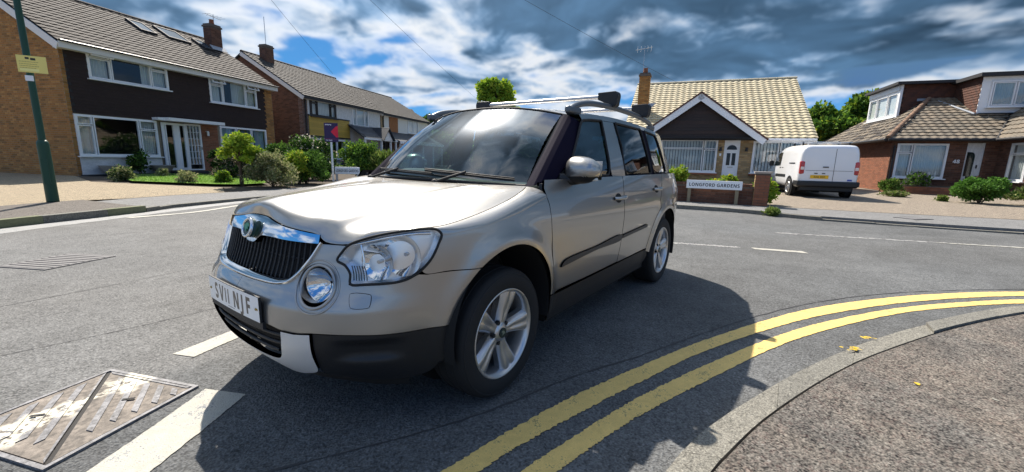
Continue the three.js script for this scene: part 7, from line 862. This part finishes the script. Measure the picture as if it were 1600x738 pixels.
    part('door_mirror', rbox(0.14, 0.22, 0.16, 0.05, 3.0, 1.16, sg * 1.0), blk, V2); part('wheel_arch', new THREE.CylinderGeometry(0.385, 0.385, 0.02, 36, 1, false, 0, 6.2832).rotateX(Math.PI / 2).translate(0.78, 0.34, sg * 0.898), blk, V2); part('wheel_arch', new THREE.CylinderGeometry(0.385, 0.385, 0.02, 36).rotateX(Math.PI / 2).translate(3.5, 0.34, sg * 0.885), blk, V2); simpleWheel(V2, 0.78, sg * 0.83, 0.315, sg, MC.alloy); simpleWheel(V2, 3.5, sg * 0.82, 0.315, sg, MC.alloy); }
  part('windscreen', gridGeo(symU((u, v) => V(mix(3.47, 2.78, v), mix(1.14, 1.69, v) + 0.0, -0.72 * u + 0.06 * u * v)), 10, 4, { u0: -1, u1: 1, sym: true }), phys([0.01, 0.015, 0.017], 0.04), V2);
  for (const bx of [0.6, 1.5]) { const b = part('roof_bar', merge([box(0.05, 0.03, 1.5, bx, 1.90, 0)]), MC.alloy, V2); part('bar_foot', merge([box(0.06, 0.10, 0.04, bx, 1.84, -0.68), box(0.06, 0.10, 0.04, bx, 1.84, 0.68)]), blk, b); }
  part('roof_rail', merge([bar(V(0.5, 1.915, 0.3), V(2.2, 1.915, 0.3), 0.02, 8), bar(V(0.5, 1.915, -0.3), V(2.2, 1.915, -0.3), 0.02, 8)]), MC.alloy, V2); part('underside', box(3.6, 0.15, 1.4, 2.1, 0.28, 0), MC.dark, V2);
}
// parked cars down the left road
function parkedCar(label, pos, turn, paint) {
  const S = thing('parked_car', label, 'car', pos, turn, 'cars parked down the left road'); part('body', loftBody([{ x: 0, y0: 0.4, y1: 0.8, w: 1.4, e: 0.4 }, { x: 0.1, y0: 0.3, y1: 0.95, w: 1.68, e: 0.35 }, { x: 1.0, y0: 0.24, y1: 1.0, w: 1.76, e: 0.32 }, { x: 3.2, y0: 0.24, y1: 0.98, w: 1.76, e: 0.32 }, { x: 4.0, y0: 0.28, y1: 0.85, w: 1.68, e: 0.36 }, { x: 4.2, y0: 0.38, y1: 0.7, w: 1.35, e: 0.45 }], 40), paint, S);
  part('cabin', loftBody([{ x: 0.25, y0: 0.85, y1: 1.0, w: 1.5, e: 0.4 }, { x: 0.75, y0: 0.85, y1: 1.42, w: 1.4, tumble: 0.15, e: 0.3 }, { x: 1.8, y0: 0.85, y1: 1.47, w: 1.45, tumble: 0.15, e: 0.3 }, { x: 2.4, y0: 0.85, y1: 1.40, w: 1.45, tumble: 0.15, e: 0.3 }, { x: 3.2, y0: 0.85, y1: 0.99, w: 1.5, e: 0.4 }], 40), phys([0.012, 0.02, 0.024], 0.03, { clearcoat: 1 }), S); part('roof', loftBody([{ x: 0.72, y0: 1.38, y1: 1.44, w: 1.1, e: 0.5 }, { x: 1.8, y0: 1.42, y1: 1.50, w: 1.2, e: 0.5 }, { x: 2.4, y0: 1.36, y1: 1.42, w: 1.1, e: 0.5 }], 24), paint, S);
  for (const x of [0.8, 3.4]) for (const sg of [-1, 1]) simpleWheel(S, x, sg * 0.79, 0.31, sg, MC.alloy); for (const z of [-0.6, 0.6]) part('headlight', rbox(0.08, 0.12, 0.3, 0.03, 4.08, 0.72, z), MC.chromeSoft, S);
}
parkedCar('dark blue hatchback behind the hedge on the left road', [-9.2, 0.08, -30.5], -1.85, phys([0.01, 0.02, 0.04], 0.25, { clearcoat: 1 }));
parkedCar('blue car parked beyond the dark blue hatchback', [-8.3, 0.08, -36.5], -1.75, phys([0.02, 0.05, 0.25], 0.25, { clearcoat: 1 }));
// ---------------------------------------------------------------- ironwork in the road
{ const paintTex = (base) => texture(1024, 1024, (i, j) => { let x = (i + 0.5) / 1024, z = (j + 0.5) / 1024; if (x > 0.5) x -= 1; if (z > 0.5) z -= 1; const X = x - 1.90, Z = z - 1.71; // old road paint left over the plates, broken by wear
    const t = Math.min(1, Math.max(0, ((X + 1.95) * -0.15 + (Z + 1.98) * 0.50) / 0.2725)), cx = -1.95 - 0.15 * t, cz = -1.98 + 0.50 * t, d = Math.hypot(X - cx, Z - cz), n = fbm(X * 9 + 40, Z * 9 + 40, 5, 3), f = fbm(X * 60 + 90, Z * 60 + 90, 3, 9), p = sstep(0.03, -0.02, d - 0.075 - (n - 0.5) * 0.26) * sstep(0.30, 0.46, f + (n - 0.5) * 0.7 + 0.06), g = 0.75 + (f - 0.5) * 0.9 + (n - 0.5) * 0.7; return [mix(base[0] * g, 0.50 * (0.85 + f * 0.3), p), mix(base[1] * g, 0.475 * (0.85 + f * 0.3), p), mix(base[2] * g, 0.39 * (0.85 + f * 0.3), p)]; });
  const iron = std([1, 1, 1], 0.72, { metalness: 0.1, map: paintTex([0.21, 0.18, 0.15]), bumpMap: grainBump, bumpScale: 0.001 }), iron2 = std([1, 1, 1], 0.6, { metalness: 0.15, map: paintTex([0.225, 0.225, 0.235]), bumpMap: grainBump, bumpScale: 0.0008 }), gap = std([0.015, 0.014, 0.014], 0.8);
  // two triangular plates in a square frame
  const S = thing('manhole_cover', 'worn steel cover of two triangular plates with old white paint', 'manhole cover', [0, 0, 0]); S.position.set(-1.90, 0, -1.71); const c0 = [-1.90, -1.71];
  const A = [-2.165, -2.07], B = [-1.60, -1.93], Cc = [-1.735, -1.36], Dd = [-2.33, -1.52], L = (p, q, t) => [mix(p[0], q[0], t), mix(p[1], q[1], t)], rel = (P) => P.map(([x, z]) => [x - c0[0], z - c0[1]]); const shrink = (P, k) => { const cx = P.reduce((s, p) => s + p[0], 0) / P.length, cz = P.reduce((s, p) => s + p[1], 0) / P.length; return P.map((p) => L([cx, cz], p, k)); };
  const fr = [A, B, Cc, Dd]; part('pit', poly2(rel(shrink(fr, 1.02)), 0.0035), gap, S); const outer = shrink(fr, 1.035), inner = shrink(fr, 0.975); for (let i = 0; i < 4; i++) { const j = (i + 1) % 4; part('frame_bar', slab(rel([outer[i], outer[j], inner[j], inner[i]]), -0.02, 0.011), iron2, S); }
  const tri = [[A, B, Cc], [A, Cc, Dd]]; tri.forEach((T, ti) => { const P = shrink(T, 0.93), pl = part('cover_plate', slab(rel(P), -0.02, 0.009), iron, S); // raised ribs across each plate
    const [p, q, r] = ti ? [P[0], P[2], P[1]] : [P[0], P[1], P[2]]; for (let k = 1; k < 6; k++) { const t = k / 6, a = L(p, q, t), b = L(L(p, r, t * 0.0 + 0), r, 0); const s0 = L(p, q, t), s1 = L(p, r, 0.02), e1 = L(q, r, 1 - (1 - t)), dir = [r[0] - p[0], r[1] - p[1]], len = (1 - t) * 0.86; const st = L(a, [a[0] + dir[0], a[1] + dir[1]], 0.06), en = L(a, [a[0] + dir[0], a[1] + dir[1]], len * 0.97); const nx = (q[0] - p[0]) * 0.034, nz = (q[1] - p[1]) * 0.034; void b; void s0; void s1; void e1; if (len > 0.12) part('plate_rib', slab(rel([[st[0] - nx, st[1] - nz], [st[0] + nx, st[1] + nz], [en[0] + nx, en[1] + nz], [en[0] - nx, en[1] - nz]]), 0.005, 0.0135), iron2, pl); }
    part('plate_lip', slab(rel([P[0], P[1], L(P[1], shrink(T, 0.80)[1], 0.5), L(P[0], shrink(T, 0.80)[0], 0.5)]), 0.005, 0.0125), iron2, pl); });
  for (const [x, z, a] of [[-1.82, -1.80, 0.3], [-2.1, -1.66, 0.3]]) part('key_slot', new THREE.BoxGeometry(0.05, 0.002, 0.014).rotateY(a).translate(x - c0[0], 0.0158, z - c0[1]), gap, S);
  const grey = std([0.17, 0.165, 0.165], 0.7, { map: grain }); const D = thing('drain_grate', 'rectangular slatted drain cover in the left carriageway', 'drain', [-4.84, 0, -4.28], 0); const q = [[-5.16, -4.03], [-5.06, -4.60], [-4.50, -4.53], [-4.62, -3.96]].map(([x, z]) => [x + 4.84, z + 4.28]); part('pit', poly2(q, 0.0035), gap, D); for (let i = 0; i < 9; i++) { const t0 = (i + 0.12) / 9, t1 = (i + 0.80) / 9; part('grate_bar', slab([L(q[0], q[1], t0), L(q[0], q[1], t1), L(q[3], q[2], t1), L(q[3], q[2], t0)], 0.001, 0.010), grey, D); } const oq = shrink(q, 1.06); for (let i = 0; i < 4; i++) { const j = (i + 1) % 4; part('frame_bar', slab([oq[i], oq[j], q[j], q[i]], 0, 0.009), grey, D); }
  const I = thing('valve_cover', 'small square iron cover set in the far pavement', 'drain', [8.9, 0.085, -9.15], 0.3); part('lid', box(0.5, 0.012, 0.35, 0, 0.006, 0), grey, I); part('frame_bar', merge([box(0.58, 0.008, 0.04, 0, 0.004, 0.195), box(0.58, 0.008, 0.04, 0, 0.004, -0.195)]), gap, I);
}
// ---------------------------------------------------------------- overhead wires
{ const WIRE = [[V(-9.24, 7.18, -16), V(-9.23, 5.22, -22)], [V(-5.64, 7.05, -16), V(-2.75, 5.35, -31)], [V(-0.43, 7.15, -16), V(7.91, 4.93, -21)]].map(([a, b]) => [a.clone().sub(b).multiplyScalar(1.25).add(b), b]); const wm = std([0.02, 0.02, 0.022], 0.6); const wire = (a, b, sag, label) => { const o = part(numbered('overhead_wire'), tube([a, a.clone().lerp(b, 0.25).add(V(0, -sag * 0.75, 0)), a.clone().lerp(b, 0.5).add(V(0, -sag, 0)), a.clone().lerp(b, 0.75).add(V(0, -sag * 0.75, 0)), b], 0.006, 60, 5), wm, scene); o.userData = { label, category: 'wire' }; };
  wire(WIRE[0][0], WIRE[0][1], 0.05, 'thin overhead wire crossing the sky above the left houses'); wire(WIRE[1][0], WIRE[1][1], 0.08, 'thin overhead wire running down towards the yellow green tree'); wire(WIRE[2][0], WIRE[2][1], 0.08, 'thin overhead wire running to the chimney of the cream bungalow'); }
scene.traverse((o) => { if (o.isMesh) { o.castShadow = true; o.receiveShadow = true; } });
renderer.render(scene, camera);
